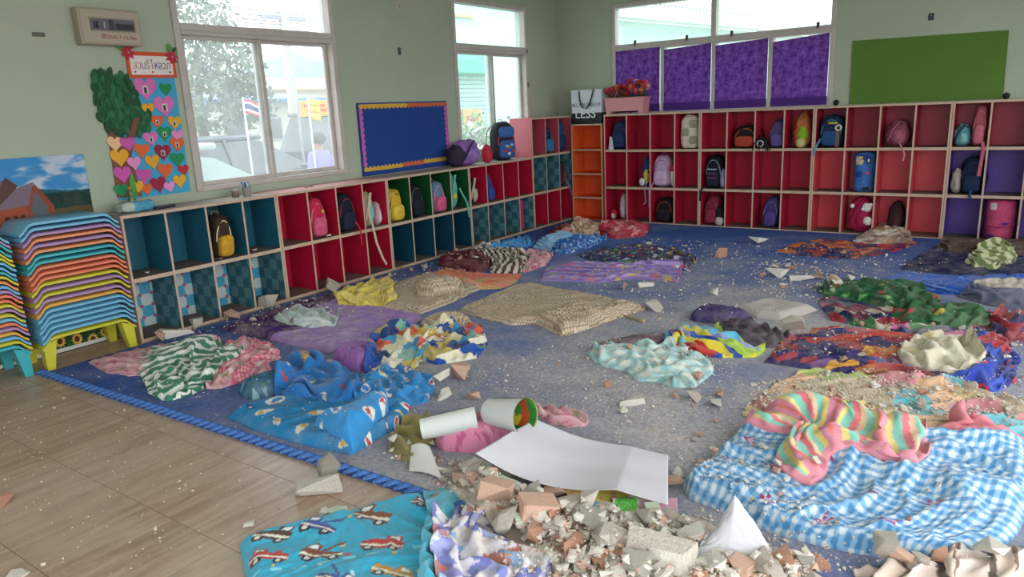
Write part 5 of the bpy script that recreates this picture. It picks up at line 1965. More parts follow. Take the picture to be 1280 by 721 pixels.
# fine rubble that nobody could count: one object
def fine(name, label, polys, parent_label=None, seed=5):
    base = [hull_mesh('x', chunk_pts(8, 0.5, 0.4, 0.3, 0.4), [M_plas]) for _ in range(8)]
    geo = []
    for me in base:
        V = np.array([v.co[:] for v in me.vertices])
        F = np.array([p.vertices[:] for p in me.polygons])
        geo.append((V, F))
    VV, FF, MI = [], [], []
    off = 0
    r = np.random.RandomState(seed)
    for poly, n, smin, smax in polys:
        P_ = np.array(poly)
        lo, hi = P_.min(0), P_.max(0)
        k = 0
        while k < n:
            x, y = r.uniform(lo[0], hi[0]), r.uniform(lo[1], hi[1])
            if y > -0.03 or not inside(poly, x, y):
                k += 0.2
                continue
            k += 1
            V, F = geo[r.randint(8)]
            s = smin * (smax / smin) ** (r.rand() ** 2)
            a = r.uniform(0, 6.28)
            ca, sa = math.cos(a), math.sin(a)
            q = V * s
            q = np.stack([q[:, 0] * ca - q[:, 1] * sa, q[:, 0] * sa + q[:, 1] * ca, q[:, 2]], 1)
            z = float(hm_s(x, y))
            VV.append(q + np.array([x, y, z + s * 0.22]))
            FF.append(F + off)
            MI.append(np.full(len(F), r.choice([0, 0, 1, 1, 2])))
            off += len(V)
    V, F, MI = np.concatenate(VV), np.concatenate(FF), np.concatenate(MI)
    me = bpy.data.meshes.new(name)
    me.from_pydata(V.tolist(), [], F.tolist())
    for m_ in (M_plas, M_conc, M_brick2):
        me.materials.append(m_)
    me.polygons.foreach_set('material_index', MI.astype(np.int32))
    me.update()
    ob = bpy.data.objects.new(name, me)
    COL.objects.link(ob)
    ob['kind'] = 'stuff'
    ob['label'] = label
    ob['category'] = 'rubble'
    return ob


fine('fine_rubble', 'fine plaster and brick grit strewn over mat, bedding and floor', [
    (HEAP, 5200, 0.006, 0.034),
    (region([(480, 570), (600, 580), (700, 650), (860, 665), (1060, 720), (640, 740), (560, 620)]), 1500, 0.005, 0.02),
    (region([(560, 470), (740, 420), (920, 450), (940, 520), (860, 600), (640, 500)]), 2600, 0.003, 0.012),
    (region([(700, 360), (800, 300), (1060, 310), (1200, 335), (1050, 380), (900, 430), (780, 400)]), 1400, 0.006, 0.02),
    (region([(930, 330), (1000, 325), (1100, 350), (1040, 375), (960, 375)]), 500, 0.006, 0.025),
    (region([(180, 430), (400, 360), (560, 320), (700, 290), (600, 345), (420, 400), (250, 430)]), 900, 0.006, 0.022),
    (region([(940, 480), (1080, 470), (1280, 500), (1280, 545), (1050, 530), (930, 525)]), 3000, 0.005, 0.018),
    (region([(980, 400), (1280, 400), (1280, 500), (1100, 470), (960, 450)]), 900, 0.005, 0.016),
    (region([(860, 590), (960, 640), (1100, 700), (1280, 720), (880, 720)]), 900, 0.004, 0.014),
    (region([(60, 470), (300, 410), (560, 440), (480, 610), (300, 540)]), 700, 0.003, 0.010),
    (region([(0, 480), (80, 470), (500, 610), (320, 660), (280, 720), (0, 720)]), 500, 0.003, 0.008),
])

# ================================================================ STACKED LOW TABLES
def wall_pt(u, v, x=XL):
    """survey: where the sight line through photo point (u, v) meets the upright plane x = const"""
    d = np.array(CAM_F) + np.array(CAM_R) * (u - 640) / FPX - np.array(CAM_U) * (v - 360.5) / FPX
    t = (x - CAM_LOC[0]) / d[0]
    P_ = np.array(CAM_LOC) + t * d
    return float(P_[1]), float(P_[2])


TABC = {'blue': ('light blue', '#6fb0d0'), 'teal': ('turquoise', '#3fa9b4'), 'purple': ('mauve', '#a884b0'), 'orange': ('salmon orange', '#e0915f'),
        'coral': ('coral', '#e07f5c'), 'yellow': ('lemon yellow', '#c9c238'), 'amber': ('amber', '#dca84a')}
TABM = {k: mat('plastic_' + k, v[1], 0.35, 0.03, 4, dirt='#8e8a84', dirt_amt=0.12, spec=0.5) for k, v in TABC.items()}


def table_meshes():
    """low stool-like table: flat top whose two ends slope down, thin rolled rim, four tapering legs"""
    hy, fy, dx, drop, t = 0.268, 0.200, 0.16, 0.056, 0.017
    prof = [(-hy, -drop), (-hy + 0.02, -drop + 0.012), (-fy - 0.015, -0.008), (-fy + 0.01, 0.0), (fy - 0.01, 0.0), (fy + 0.015, -0.008), (hy - 0.02, -drop + 0.012), (hy, -drop)]
    mb = MB()
    n = len(prof)
    top, bot = [], []
    rows = [(-dx, -0.004), (-dx + 0.01, 0.0), (dx - 0.01, 0.0), (dx, -0.004)]
    vs_, fs_ = [], []
    for x, dz in rows:
        for y, z in prof:
            vs_.append((x, y, z + dz))
    for x, dz in rows:
        for y, z in prof:
            vs_.append((x, y, z - t))
    o_ = n * 4
    for i in range(3):
        for k in range(n - 1):
            fs_.append((i * n + k, i * n + k + 1, (i + 1) * n + k + 1, (i + 1) * n + k))
            fs_.append((o_ + i * n + k, o_ + (i + 1) * n + k, o_ + (i + 1) * n + k + 1, o_ + i * n + k + 1))
    for k in range(n - 1):
        fs_.append((k, o_ + k, o_ + k + 1, k + 1))
        a = 3 * n
        fs_.append((a + k, a + k + 1, o_ + a + k + 1, o_ + a + k))
    for i in range(3):
        a, b = i * n, (i + 1) * n
        fs_.append((a, b, o_ + b, o_ + a))
        a, b = i * n + n - 1, (i + 1) * n + n - 1
        fs_.append((a, o_ + a, o_ + b, b))
    mb.add(vs_, fs_)
    return mb


def leg_mesh(sx, sy):
    # tapering leg under a corner
    mb = MB()
    a, b = 0.036, 0.021
    x0_, y0_ = sx * 0.118, sy * 0.222
    x1_, y1_ = sx * 0.128, sy * 0.238
    zt, zb = -0.052, -0.196
    vs_ = [(x0_ + p * a, y0_ + q * a, zt + (0.03 if q * sy < 0 else 0)) for p, q in ((-1, -1), (1, -1), (1, 1), (-1, 1))] + [(x1_ + p * b, y1_ + q * b, zb) for p, q in ((-1, -1), (1, -1), (1, 1), (-1, 1))]
    fs_ = [(0, 1, 2, 3), (7, 6, 5, 4)] + [(i, 4 + i, 4 + (i + 1) % 4, (i + 1) % 4) for i in range(4)]
    return mb.add(vs_, fs_)


tab_proto = {}
def low_table(colour, loc, rz, legs, label, group):
    t = thing('low_table', label, 'table', loc, rz, group)
    key = colour
    if key not in tab_proto:
        ob = table_meshes().build('table_top', TABM[colour], t, smooth=True)
        tab_proto[key] = ob.data
    else:
        ob = bpy.data.objects.new('table_top', tab_proto[key])
        COL.objects.link(ob)
        ob.parent = t
    if legs:
        for sx in (-1, 1):
            for sy in (-1, 1):
                leg_mesh(sx, sy).build('leg', TABM[colour], t)
    return t


def ordinal(n):
    return ['bottom', 'second', 'third', 'fourth', 'fifth', 'sixth', 'seventh', 'eighth', 'ninth', 'tenth', 'eleventh', 'twelfth', 'thirteenth', 'fourteenth', 'fifteenth', 'sixteenth',
            'seventeenth', 'eighteenth', 'nineteenth', 'twentieth', 'twenty-first', 'twenty-second', 'twenty-third', 'twenty-fourth', 'twenty-fifth'][n]


st1 = ['yellow', 'blue', 'blue', 'blue', 'blue', 'blue', 'amber', 'purple', 'yellow', 'purple', 'yellow', 'coral', 'coral', 'coral', 'teal', 'teal', 'orange', 'purple', 'orange', 'purple', 'blue', 'blue']
st2 = ['teal', 'yellow', 'blue', 'amber', 'purple', 'coral', 'blue', 'yellow', 'purple', 'yellow', 'coral', 'coral', 'purple', 'blue', 'orange', 'yellow', 'teal', 'blue', 'blue', 'yellow', 'yellow', 'teal', 'teal', 'purple', 'blue']
for cols_, cx, cy, rz, which, dz in ((st1, -0.115, -5.672, -0.02, 'beside the teal cubbies', 0.0312), (st2, -0.135, -6.262, 0.0, 'under the house poster end', 0.0262)):
    for k, c in enumerate(cols_):
        lab = '%s low plastic table, %s, in the stack %s' % (TABC[c][0], ('topmost' if k == len(cols_) - 1 else ordinal(k) + (' up' if k else ' on its legs')), which)
        low_table(c, (cx + 0.0015 * ((k * 7) % 5 - 2), cy + 0.0015 * ((k * 5) % 7 - 3), 0.196 + k * dz), rz, k == 0, lab, 'stacked low tables ' + which)

# sunflower board leaning on the wall behind the table legs
M_vcflat = vc_mat('printed_board', rough=0.5, bump=0, dust=0.05)


def wall_print(name, label, cat, P0, P1, zlo, zhi, colour, m=None, nu=120, nv=90, th=0.004, parent=None, skew=(0, 0)):
    """printed board on an upright plane from P0 to P1 (plan points)"""
    s = np.linspace(0, 1, nu)[None, :] * np.ones((nv, 1))
    t = np.linspace(0, 1, nv)[:, None] * np.ones((1, nu))
    X = P0[0] + (P1[0] - P0[0]) * s
    Y = P0[1] + (P1[1] - P0[1]) * s + skew[0] * (1 - s) * (1 - t) + skew[1] * s * (1 - t)
    Z = zlo + (zhi - zlo) * t
    c = np.array([X.mean(), Y.mean(), zlo])
    me_o = grid_mesh(name, X - c[0], Y - c[1], Z - c[2], np.broadcast_to(colour(s, t), X.shape + (3,)), m or M_vcflat, parent)
    me_o.location = c
    md = me_o.modifiers.new('thickness', 'SOLIDIFY')
    md.thickness = th
    md.offset = 0
    if label:
        tag(me_o, label, cat)
    return me_o


def sunflowers(s, t):
    out = np.array(solid('#1f5a34')(s * 6, t * 1.5), float) * (0.8 + 0.5 * noise2(s * 60, t * 12, 3))[..., None]
    for lx, ly, a, b, c in cells(s * 8.0, t * 1.6, 0.62, 5, 0.5):
        d = np.hypot(lx, ly)
        th = np.arctan2(ly, lx)
        out[(d < 0.40 * (0.85 + 0.15 * np.cos(12 * th)))] = C3('#d9a03a')
        out[d < 0.30] = C3('#e0b85a')
        out[d < 0.19] = C3('#5a2a18')
    out[t < 0.1] = C3('#d8d8d0')
    return np.clip(out, 0, 1)


wall_print('sunflower_board', 'low board printed with sunflowers behind the stacked table legs', 'board', (-0.285, -6.55), (-0.285, -5.42), 0.002, 0.26, sunflowers, nu=300, nv=60)

# ================================================================ ON THE LEFT WALL
M_steel = mat('beige_enamel', '#a89c8a', 0.45, 0.04, 6, dirt='#8a7d6a', dirt_amt=0.25, metal=0.1)
M_darkp = mat('dark_plastic', '#2e2c33', 0.4)
M_greyp = mat('grey_plastic', '#8d8892', 0.4)
o = thing('breaker_box', 'beige metal breaker box mounted high on the wall above the heart poster', 'breaker box', (XL, -5.115, 1.94))
bx0, by0 = 0.078, 0.19
MB().bbox(0.0, bx0, -by0, by0, -0.104, 0.108, 0.006).build('housing', M_steel, o)
MB().bbox(bx0, bx0 + 0.006, -by0 + 0.012, by0 - 0.012, -0.094, 0.098, 0.003).build('door', M_steel, o)
w = MB().box(bx0 + 0.006, bx0 + 0.008, -0.125, 0.145, -0.02, 0.048).build('window_recess', mat('recess_grey', '#5d5965', 0.5), o)
for k in range(10):
    y_ = 0.028 + 0.0112 * k
    MB().bbox(bx0 + 0.008, bx0 + 0.013, y_, y_ + 0.0085, -0.012, 0.022, 0.001).build('breaker_switch', M_darkp, o)
for y_ in (-0.108, -0.092, -0.052):
    MB().bbox(bx0 + 0.008, bx0 + 0.014, y_, y_ + 0.013, -0.01, 0.03, 0.001).build('breaker_switch', M_darkp if y_ < -0.06 else M_greyp, o)
MB().bbox(bx0 + 0.008, bx0 + 0.012, -0.012, 0.012, -0.016, 0.044, 0.001).build('main_switch', M_darkp, o)
MB().tube([(bx0 + 0.0075, -0.13, -0.025), (bx0 + 0.0075, 0.15, -0.025), (bx0 + 0.0075, 0.15, 0.053), (bx0 + 0.0075, -0.13, 0.053)], 0.003, 6, close=True).build('window_frame', M_steel, o)


def text_obj(body, size, m, parent, loc, rot, name='lettering', extrude=0.0006, align='CENTER', sx=1.0):
    cu = bpy.data.curves.new(name, 'FONT')
    cu.body = body
    cu.size = size
    cu.extrude = extrude
    cu.align_x = align
    cu.align_y = 'CENTER'
    tmp = bpy.data.objects.new('tmp_text', cu)
    COL.objects.link(tmp)
    dg = bpy.context.evaluated_depsgraph_get()
    me = bpy.data.meshes.new_from_object(tmp.evaluated_get(dg))
    bpy.data.objects.remove(tmp)
    me.materials.clear()
    me.materials.append(m)
    me.name = name
    ob = bpy.data.objects.new(name, me)
    COL.objects.link(ob)
    ob.parent = parent
    ob.location = loc
    ob.rotation_euler = rot
    ob.scale = (sx, 1, 1)
    return ob


RW = (PI / 2, 0, PI / 2)        # reads on a wall that faces +x
RB = (PI / 2, 0, 0)             # reads on a wall that faces -y
M_redink = mat('red_brown_ink', '#8a4438', 0.6)
text_obj('SAFE-T-CUT', 0.030, M_redink, o, (bx0 + 0.0065, 0.045, -0.058), RW)
MB().box(bx0 + 0.006, bx0 + 0.0068, 0.118, 0.150, -0.064, -0.057).build('small_print', M_redink, o)
MB().tube([(bx0 + 0.0065, -0.055 + 0.012 * math.cos(a), -0.055 + 0.012 * math.sin(a)) for a in np.linspace(0, 2 * PI, 14)[:-1]], 0.0025, 5, close=True).tube([(bx0 + 0.0065, -0.055, -0.058), (bx0 + 0.0065, -0.055, -0.046)], 0.002, 5).build('logo', M_redink, o)

# heart poster
def heart_poly(cx, cz, w, n=26, tilt=0.0):
    P_ = []
    for k in range(n):
        a = 2 * PI * k / n
        x = 16 * math.sin(a) ** 3
        z = 13 * math.cos(a) - 5 * math.cos(2 * a) - 2 * math.cos(3 * a) - math.cos(4 * a)
        x, z = x / 32 * w, (z + 2.5) / 30 * w
        P_.append((cx + x * math.cos(tilt) - z * math.sin(tilt), cz + x * math.sin(tilt) + z * math.cos(tilt)))
    return P_


hp = thing('heart_poster', 'blue handmade wall poster with a paper tree and many paper hearts', 'poster', (XL, -4.95, 0.88))
X0 = 0.0015
def hpp(u, v):
    y, z = wall_pt(u, v)
    return y + 4.95, z - 0.88
MB().prism([(-0.262, 0.0), (0.245, 0.0), (0.25, 0.785), (-0.19, 0.785)], X0, X0 + 0.002, 'yz').build('backing', mat('blue_poster_card', '#3f9cc4', 0.7, 0.03), hp)
M_trunk = mat('brown_paper', '#7c4a3e', 0.8)
tr = [hpp(133, 160), hpp(146, 247), hpp(178, 245), hpp(170, 222), hpp(164, 195), hpp(166, 180), hpp(163, 170), hpp(150, 172)]
MB().prism(tr, X0 + 0.002, X0 + 0.005, 'yz').build('tree_trunk', M_trunk, hp)
MB().prism([hpp(158, 172), hpp(166, 172), hpp(172, 146), hpp(165, 148)], X0 + 0.018, X0 + 0.020, 'yz').build('tree_branch', M_trunk, hp)
# leaves: many overlapping dark green paper leaves
M_leafp = [mat('dark_green_paper_a', '#1f5a38', 0.7, 0.1), mat('dark_green_paper_b', '#174a2c', 0.7, 0.1), mat('dark_green_paper_c', '#2a6a42', 0.7, 0.1)]
crown = [hpp(u, v) for u, v in ((115, 90), (124, 86), (130, 92), (136, 85), (143, 97), (152, 91), (160, 101), (170, 114), (172, 130), (186, 140), (187, 158), (176, 168), (163, 168), (146, 168), (130, 158), (122, 142), (118, 118))]
crng = random.Random(4)
def leaf_poly(cx, cz, L, w_, a):
    P_ = [(-0.5, 0), (-0.25, 0.42), (0.1, 0.5), (0.38, 0.26), (0.5, 0), (0.38, -0.26), (0.1, -0.5), (-0.25, -0.42)]
    return [(cx + (p * L) * math.cos(a) - q * w_ * math.sin(a), cz + p * L * math.sin(a) + q * w_ * math.cos(a)) for p, q in P_]
MB().prism(crown, X0 + 0.0022, X0 + 0.0048, 'yz').build('tree_crown', M_leafp[0], hp)
lc_ = 0
for k in range(2400):
    yl_, zl_ = crng.uniform(-0.31, 0.05), crng.uniform(0.38, 0.80)
    if not inside(crown, yl_, zl_):
        continue
    lc_ += 1
    if lc_ > 190:
        break
    d_ = X0 + 0.005 + 0.00006 * lc_
    MB().prism(leaf_poly(yl_, zl_, crng.uniform(0.05, 0.075), crng.uniform(0.028, 0.04), PI / 2 + crng.uniform(-0.5, 0.5)), d_, d_ + 0.0012, 'yz').build('paper_leaf', M_leafp[lc_ % 3], hp)
for (u, v) in ((117, 95), (124, 90), (136, 89), (150, 94), (160, 104), (169, 116), (171, 128), (185, 145), (182, 158), (172, 166), (150, 166), (133, 160), (123, 146), (119, 125), (116, 108)):
    a_, b_ = hpp(u, v)
    MB().prism(leaf_poly(a_, b_ - 0.005, 0.07, 0.036, PI / 2 + crng.uniform(-0.4, 0.4)), X0 + 0.008, X0 + 0.0095, 'yz').build('paper_leaf', M_leafp[1], hp)
HM_ = {'pink': mat('pink_paper', '#d070b0', 0.75), 'lpink': mat('light_pink_paper', '#e08cc4', 0.75), 'green': mat('green_paper', '#1f8a50', 0.75), 'amber': mat('amber_paper', '#dca02c', 0.75),
       'orange': mat('orange_paper', '#d8622e', 0.75), 'crimson': mat('crimson_paper', '#96203c', 0.75), 'red': mat('red_paper', '#b82a34', 0.75), 'peach': mat('peach_paper', '#e2b48a', 0.75), 'mag': mat('magenta_paper', '#c455a4', 0.75)}
M_photo = mat('small_photo', '#cfc4bf', 0.5)
M_photo2 = mat('small_photo_dark', '#35262a', 0.5)
hearts = [('pink', 181, 112, 27, 1), ('green', 206.4, 112.4, 15, 0), ('pink', 205, 134, 26, 2), ('amber', 185, 137, 15, 0), ('orange', 195.7, 152.5, 16, 1), ('amber', 217.4, 154, 17, 1), ('green', 205, 167.5, 18, 1),
          ('lpink', 221.5, 170, 15, 0), ('pink', 188, 174, 18, 1), ('orange', 220.7, 181, 18, 2), ('crimson', 202.7, 191, 20, 1), ('peach', 143, 180.5, 18, 0), ('mag', 159, 180, 18, 0), ('orange', 176.3, 189, 18, 0),
          ('amber', 149, 198, 21, 0), ('amber', 190, 203, 18, 0), ('green', 220.7, 200, 18, 0), ('lpink', 167, 204.6, 16, 0), ('orange', 205.7, 214, 19, 0), ('red', 228.5, 213, 14, 0), ('mag', 152.5, 219, 20, 0),
          ('mag', 179, 221, 19, 0), ('crimson', 197, 231.5, 20, 0), ('amber', 223.7, 227, 17, 0), ('lpink', 211, 234, 14, 0), ('orange', 182.4, 237, 14, 0), ('amber', 171, 234, 15, 0), ('green', 151, 239, 16, 0)]
for k, (c, u, v, wpx, ph) in enumerate(hearts):
    cy_, cz_ = hpp(u, v)
    ww = wpx / FPX * 5.35 / 1.02
    ho = MB().prism(heart_poly(cy_, cz_, ww, tilt=crng.uniform(-0.12, 0.12)), X0 + 0.0052 + 0.0002 * k, X0 + 0.0070 + 0.0002 * k, 'yz').build('paper_heart', HM_[c], hp)
    if ph:
        xx = X0 + 0.0072 + 0.0002 * k
        MB().box(xx, xx + 0.0008, cy_ - ww * 0.12, cy_ + ww * 0.12, cz_ - ww * 0.17, cz_ + ww * 0.15).build('photo', M_photo, ho)
        MB().box(xx + 0.0008, xx + 0.0013, cy_ - ww * 0.07, cy_ + ww * 0.05, cz_ - ww * 0.15, cz_ + ww * 0.09).build('photo_figure', M_photo2, ho)
# grass and small tuft at the foot of the tree
MB().prism([hpp(164, 246), hpp(160, 226), hpp(163, 214), hpp(167, 226), hpp(171, 246)], X0 + 0.012, X0 + 0.014, 'yz').build('paper_grass', mat('grass_green_paper', '#4f9a3c', 0.7), hp)

# title sign with poinsettias
sg = thing('title_sign', 'orange-bordered white title sign with coloured letters above the heart poster', 'sign', (XL, -4.852, 1.727))
MB().prism([(-0.165, 0.083), (0.168, 0.083), (0.168, -0.078), (-0.165, -0.084)], 0.006, 0.010, 'yz').build('border', mat('orange_red_card', '#c8502e', 0.7), sg)
MB().prism([(-0.143, 0.058), (0.146, 0.058), (0.146, -0.060), (-0.143, -0.062)], 0.010, 0.0115, 'yz').build('panel', mat('cream_card', '#ddd2d0', 0.7), sg)
chars = ['ส', 'ว', 'น', 'รี่', 'ไ', 'ห', 'ล', 'ว', 'ก']
ccol = ['#c8a23c', '#b45a9a', '#8a4aa0', '#8a8a3a', '#b03a5a', '#4a4a8a', '#3a7a5a', '#2f6a6a', '#b0503a']
for k, ch in enumerate(chars):
    text_obj(ch, 0.072, mat('letter_%d' % k, ccol[k], 0.6), sg, (0.0118, -0.112 + k * 0.0285, -0.002), RW, 'letter', 0.0008, sx=0.72)
for y_ in (-0.118, 0.0, 0.122):
    MB().prism(heart_poly(y_, -0.045, 0.016, 14), 0.0116, 0.0125, 'yz').build('small_heart', mat('sign_heart_red', '#b03a38', 0.6), sg)
M_poin = mat('poinsettia_red', '#b01f34', 0.55)
M_poinl = mat('poinsettia_leaf', '#4f8f3c', 0.55)
M_poinl2 = mat('poinsettia_dark_leaf', '#1f4a30', 0.55)
for (cy_, cz_, sgn) in ((-0.150, 0.075, -1), (0.145, 0.055, 1)):
    fo = MB()
    for k in range(7):
        a = k * 0.9
        fo.prism(leaf_poly(cy_ + 0.022 * math.cos(a), cz_ + 0.022 * math.sin(a), 0.05, 0.022, a), 0.014 + 0.001 * k, 0.0155 + 0.001 * k, 'yz')
    fob = fo.build('poinsettia', M_poin, sg)
    MB().lathe([(0.001, 0.024), (0.006, 0.025), (0.004, 0.028)], (0, cy_, cz_), 8, axis='x').build('flower_centre', mat('poinsettia_pink', '#d89aa0', 0.6), fob)
    MB().prism(leaf_poly(cy_ + sgn * 0.045, cz_ + 0.03, 0.06, 0.032, PI / 2 - sgn * 0.9), 0.0125, 0.0135, 'yz').build('leaf', M_poinl, sg)
    MB().prism(leaf_poly(cy_ - 0.005, cz_ + 0.06, 0.055, 0.036, PI / 2 + 0.2), 0.0125, 0.0135, 'yz').build('leaf', M_poinl2 if sgn < 0 else M_poinl, sg)
    MB().prism(leaf_poly(cy_ + 0.035, cz_ + 0.045, 0.05, 0.036, 0.8), 0.0120, 0.0128, 'yz').build('leaf', M_poinl2, sg)


# house poster
def house_print(s, t):
    out = np.broadcast_to(C3('#3a86c0'), s.shape + (3,)).copy()
    cl = fbm(s * 3.2 + 2, t * 5, 5, 4)
    k = sstep(-0.05, 0.35, cl + 0.35 * (s - 0.3))[..., None]
    out = out * (1 - k) + C3('#b9bfd0') * k
    hill = t < 0.50 + 0.05 * np.sin(s * 5) + 0.02 * fbm(s * 12, s * 0, 3)
    out[hill & (s > 0.3)] = C3('#1f5560')
    wood = (t < 0.44 + 0.03 * fbm(s * 16, t * 3, 8)) & (s > 0.3)
    out[wood] = C3('#12342c')
    grass = t < 0.20 + 0.02 * noise2(s * 8, t, 3)
    out[grass] = C3('#5a4a2c') * 1.0
    def tri(pts):
        m = np.ones(s.shape, bool)
        n = len(pts)
        sg_ = None
        for i in range(n):
            (x1_, y1_), (x2_, y2_) = pts[i], pts[(i + 1) % n]
            cr = (x2_ - x1_) * (t - y1_) - (y2_ - y1_) * (s - x1_)
            m &= cr >= 0
        return m
    out[tri([(0, 0), (0.62, 0), (0.62, 0.24), (0.45, 0.3), (0, 0.28)])] = C3('#9a4a2c')
    out[tri([(0.40, 0), (0.64, 0), (0.64, 0.26), (0.5, 0.62), (0.40, 0.3)])] = C3('#8a4430')
    out[tri([(0.44, 0.02), (0.58, 0.02), (0.58, 0.24), (0.5, 0.5), (0.44, 0.24)])] = C3('#5a6068')
    out[tri([(-0.2, 0.26), (0.08, 0.26), (0.28, 0.72), (0.1, 0.62)])] = C3('#6a5a68')
    out[tri([(0.08, 0.26), (0.2, 0.26), (0.36, 0.6), (0.27, 0.74)])] = C3('#5a3a34')
    out[tri([(0.12, 0.26), (0.42, 0.30), (0.5, 0.64), (0.34, 0.56)])] = C3('#7a6672')
    for a in (0.02, 0.2, 0.27, 0.33):
        out[(s > a) & (s < a + 0.045) & (t > 0.04) & (t < 0.17)] = C3('#3a2420')
    return out


wall_print('landscape_poster', 'poster of a brick house with grey gables before green hills and blue sky', 'poster', (XL + 0.004, -6.0), (XL + 0.004, -5.382), 0.80, 1.192, house_print, nu=150, nv=100, th=0.003)

# blue notice board with a scalloped paper border
nb = thing('notice_board', 'blue notice board with scalloped yellow, orange and pink paper border', 'notice board', (XL + 0.002, -2.462, 0.82))
bw, bh = 0.602, 0.63
MB().bbox(0.0, 0.018, -bw, bw, 0, bh, 0.004).build('panel', mat('royal_blue_felt', '#1c3f86', 0.9, 0.05, 6, 0.2, 200), nb)
M_by, M_bo, M_bp = mat('border_yellow', '#d4a53c', 0.7), mat('border_orange', '#c8643a', 0.7), mat('border_pink', '#c05fa8', 0.7)


def scallop(name, m, a0, a1, horiz, at, inward):
    n = max(2, int(round((a1 - a0) / 0.05)))
    pts = []
    for k in range(n):
        u0, u1 = a0 + (a1 - a0) * k / n, a0 + (a1 - a0) * (k + 1) / n
        pts += [(u0, 0.024), (u0 + (u1 - u0) * .25, 0.038), (u0 + (u1 - u0) * .5, 0.043), (u0 + (u1 - u0) * .75, 0.038)]
    pts.append((a1, 0.024))
    poly = [(a0, 0.0)] + pts + [(a1, 0.0)]
    poly = [((p, at + inward * q) if horiz else (at + inward * q, p)) for p, q in poly]
    MB().prism(poly, 0.019, 0.0215, 'yz').build(name, m, nb)


e_ = 0.012
scallop('border_strip', M_by, -bw + e_, 0.02, True, bh - e_, -1)
scallop('border_strip', M_bo, 0.02, bw - e_, True, bh - e_, -1)
scallop('border_strip', M_by, -bw + e_, -0.1, True, 0.04, 1)
scallop('border_strip', M_bo, -0.1, 0.2, True, 0.045, 1)
scallop('border_strip', M_by, 0.2, bw - e_, True, 0.05, 1)
scallop('border_strip', M_bp, 0.08, bh - 0.05, False, -bw + e_, 1)
scallop('border_strip', M_bp, 0.1, bh - 0.05, False, bw - e_, -1)

# small wall fittings
sw = thing('wall_switch', 'small pale switch plate high on the wall above the notice board', 'switch', (XL, -2.43, 2.287))
MB().bbox(0, 0.012, -0.045, 0.045, -0.035, 0.035, 0.004).build('plate', mat('switch_ivory', '#b9b2a2', 0.5), sw)
MB().bbox(0.012, 0.018, -0.012, 0.012, -0.018, 0.018, 0.002).build('rocker', mat('switch_rocker', '#a39b8a', 0.5), sw)
wb = thing('wall_bracket', 'small dark metal bracket on the wall over the notice board', 'bracket', (XL, -2.466, 1.899))
MB().bbox(0, 0.006, -0.018, 0.018, -0.032, 0.032, 0.002).build('plate', M_darkp, wb)
MB().tube([(0.006, 0, 0.012), (0.02, 0, 0.012)], 0.006, 8).build('screw', M_greyp, wb)
wb2 = thing('wall_bracket', 'small flat grey plate left of the breaker box', 'bracket', (XL, -5.507, 1.886))
MB().bbox(0, 0.005, -0.035, 0.035, -0.012, 0.012, 0.002).build('plate', mat('grey_green_metal', '#5d6355', 0.6), wb2)
MB().tube([(0.005, 0.02, 0), (0.009, 0.02, 0)], 0.004, 8).build('screw', M_darkp, wb2)

# ================================================================ ON THE BACK WALL
def purple_cloth_mat():
    m = bpy.data.materials.new('purple_window_film')
    m.use_nodes = True
    nt = m.node_tree
    b = nt.nodes['Principled BSDF']
    b.inputs['Roughness'].default_value = 0.8
    b.inputs['Specular IOR Level'].default_value = 0.2
    tc = nt.nodes.new('ShaderNodeTexCoord')
    nz = nt.nodes.new('ShaderNodeTexNoise')
    nz.inputs['Scale'].default_value = 17
    nz.inputs['Detail'].default_value = 6
    nz.inputs['Roughness'].default_value = 0.7
    nt.links.new(tc.outputs['Object'], nz.inputs['Vector'])
    r = nt.nodes.new('ShaderNodeValToRGB')
    r.color_ramp.elements[0].position = 0.36
    r.color_ramp.elements[0].color = L4('#5e2f8a')
    r.color_ramp.elements[1].position = 0.74
    r.color_ramp.elements[1].color = L4('#b184d4')
    nt.links.new(nz.outputs['Fac'], r.inputs['Fac'])
    nt.links.new(r.outputs['Color'], b.inputs['Base Color'])
    tl = nt.nodes.new('ShaderNodeBsdfTranslucent')
    nt.links.new(r.outputs['Color'], tl.inputs['Color'])
    mx = nt.nodes.new('ShaderNodeMixShader')
    mx.inputs['Fac'].default_value = 0.45
    nt.links.new(b.outputs[0], mx.inputs[1])
    nt.links.new(tl.outputs[0], mx.inputs[2])
    nt.links.new(mx.outputs[0], nt.nodes['Material Output'].inputs['Surface'])
    return m


M_pfilm = purple_cloth_mat()
M_phem = mat('purple_hem', '#4a2478', 0.85)
for k, (a0, a1, za, zb, lab) in enumerate(((0.498, 1.048, 1.928, 1.936, 'mottled purple paper blind behind the flower box'), (1.092, 1.633, 1.90, 1.928, 'mottled purple paper blind second from the flower box'),
                                           (1.677, 2.228, 1.895, 1.925, 'mottled purple paper blind third from the flower box'), (2.272, 2.815, 1.88, 1.924, 'mottled purple paper blind nearest the green board'))):
    o = thing('window_blind', lab, 'blind', ((a0 + a1) / 2, YB - 0.024, 1.245), 0, 'purple paper blinds')
    h0, h1 = za - 1.245, zb - 1.245
    hw = (a1 - a0) / 2 - 0.002
    MB().prism([(-hw, 0.075), (hw, 0.075), (hw, h1), (-hw, h0)], -0.001, 0.001, 'xz').build('blind_sheet', M_pfilm, o)
    MB().prism([(-hw - 0.004, 0.0), (hw + 0.004, 0.0), (hw + 0.004, 0.082), (-hw - 0.004, 0.082)], -0.003, -0.0012, 'xz').build('hem', M_phem, o)

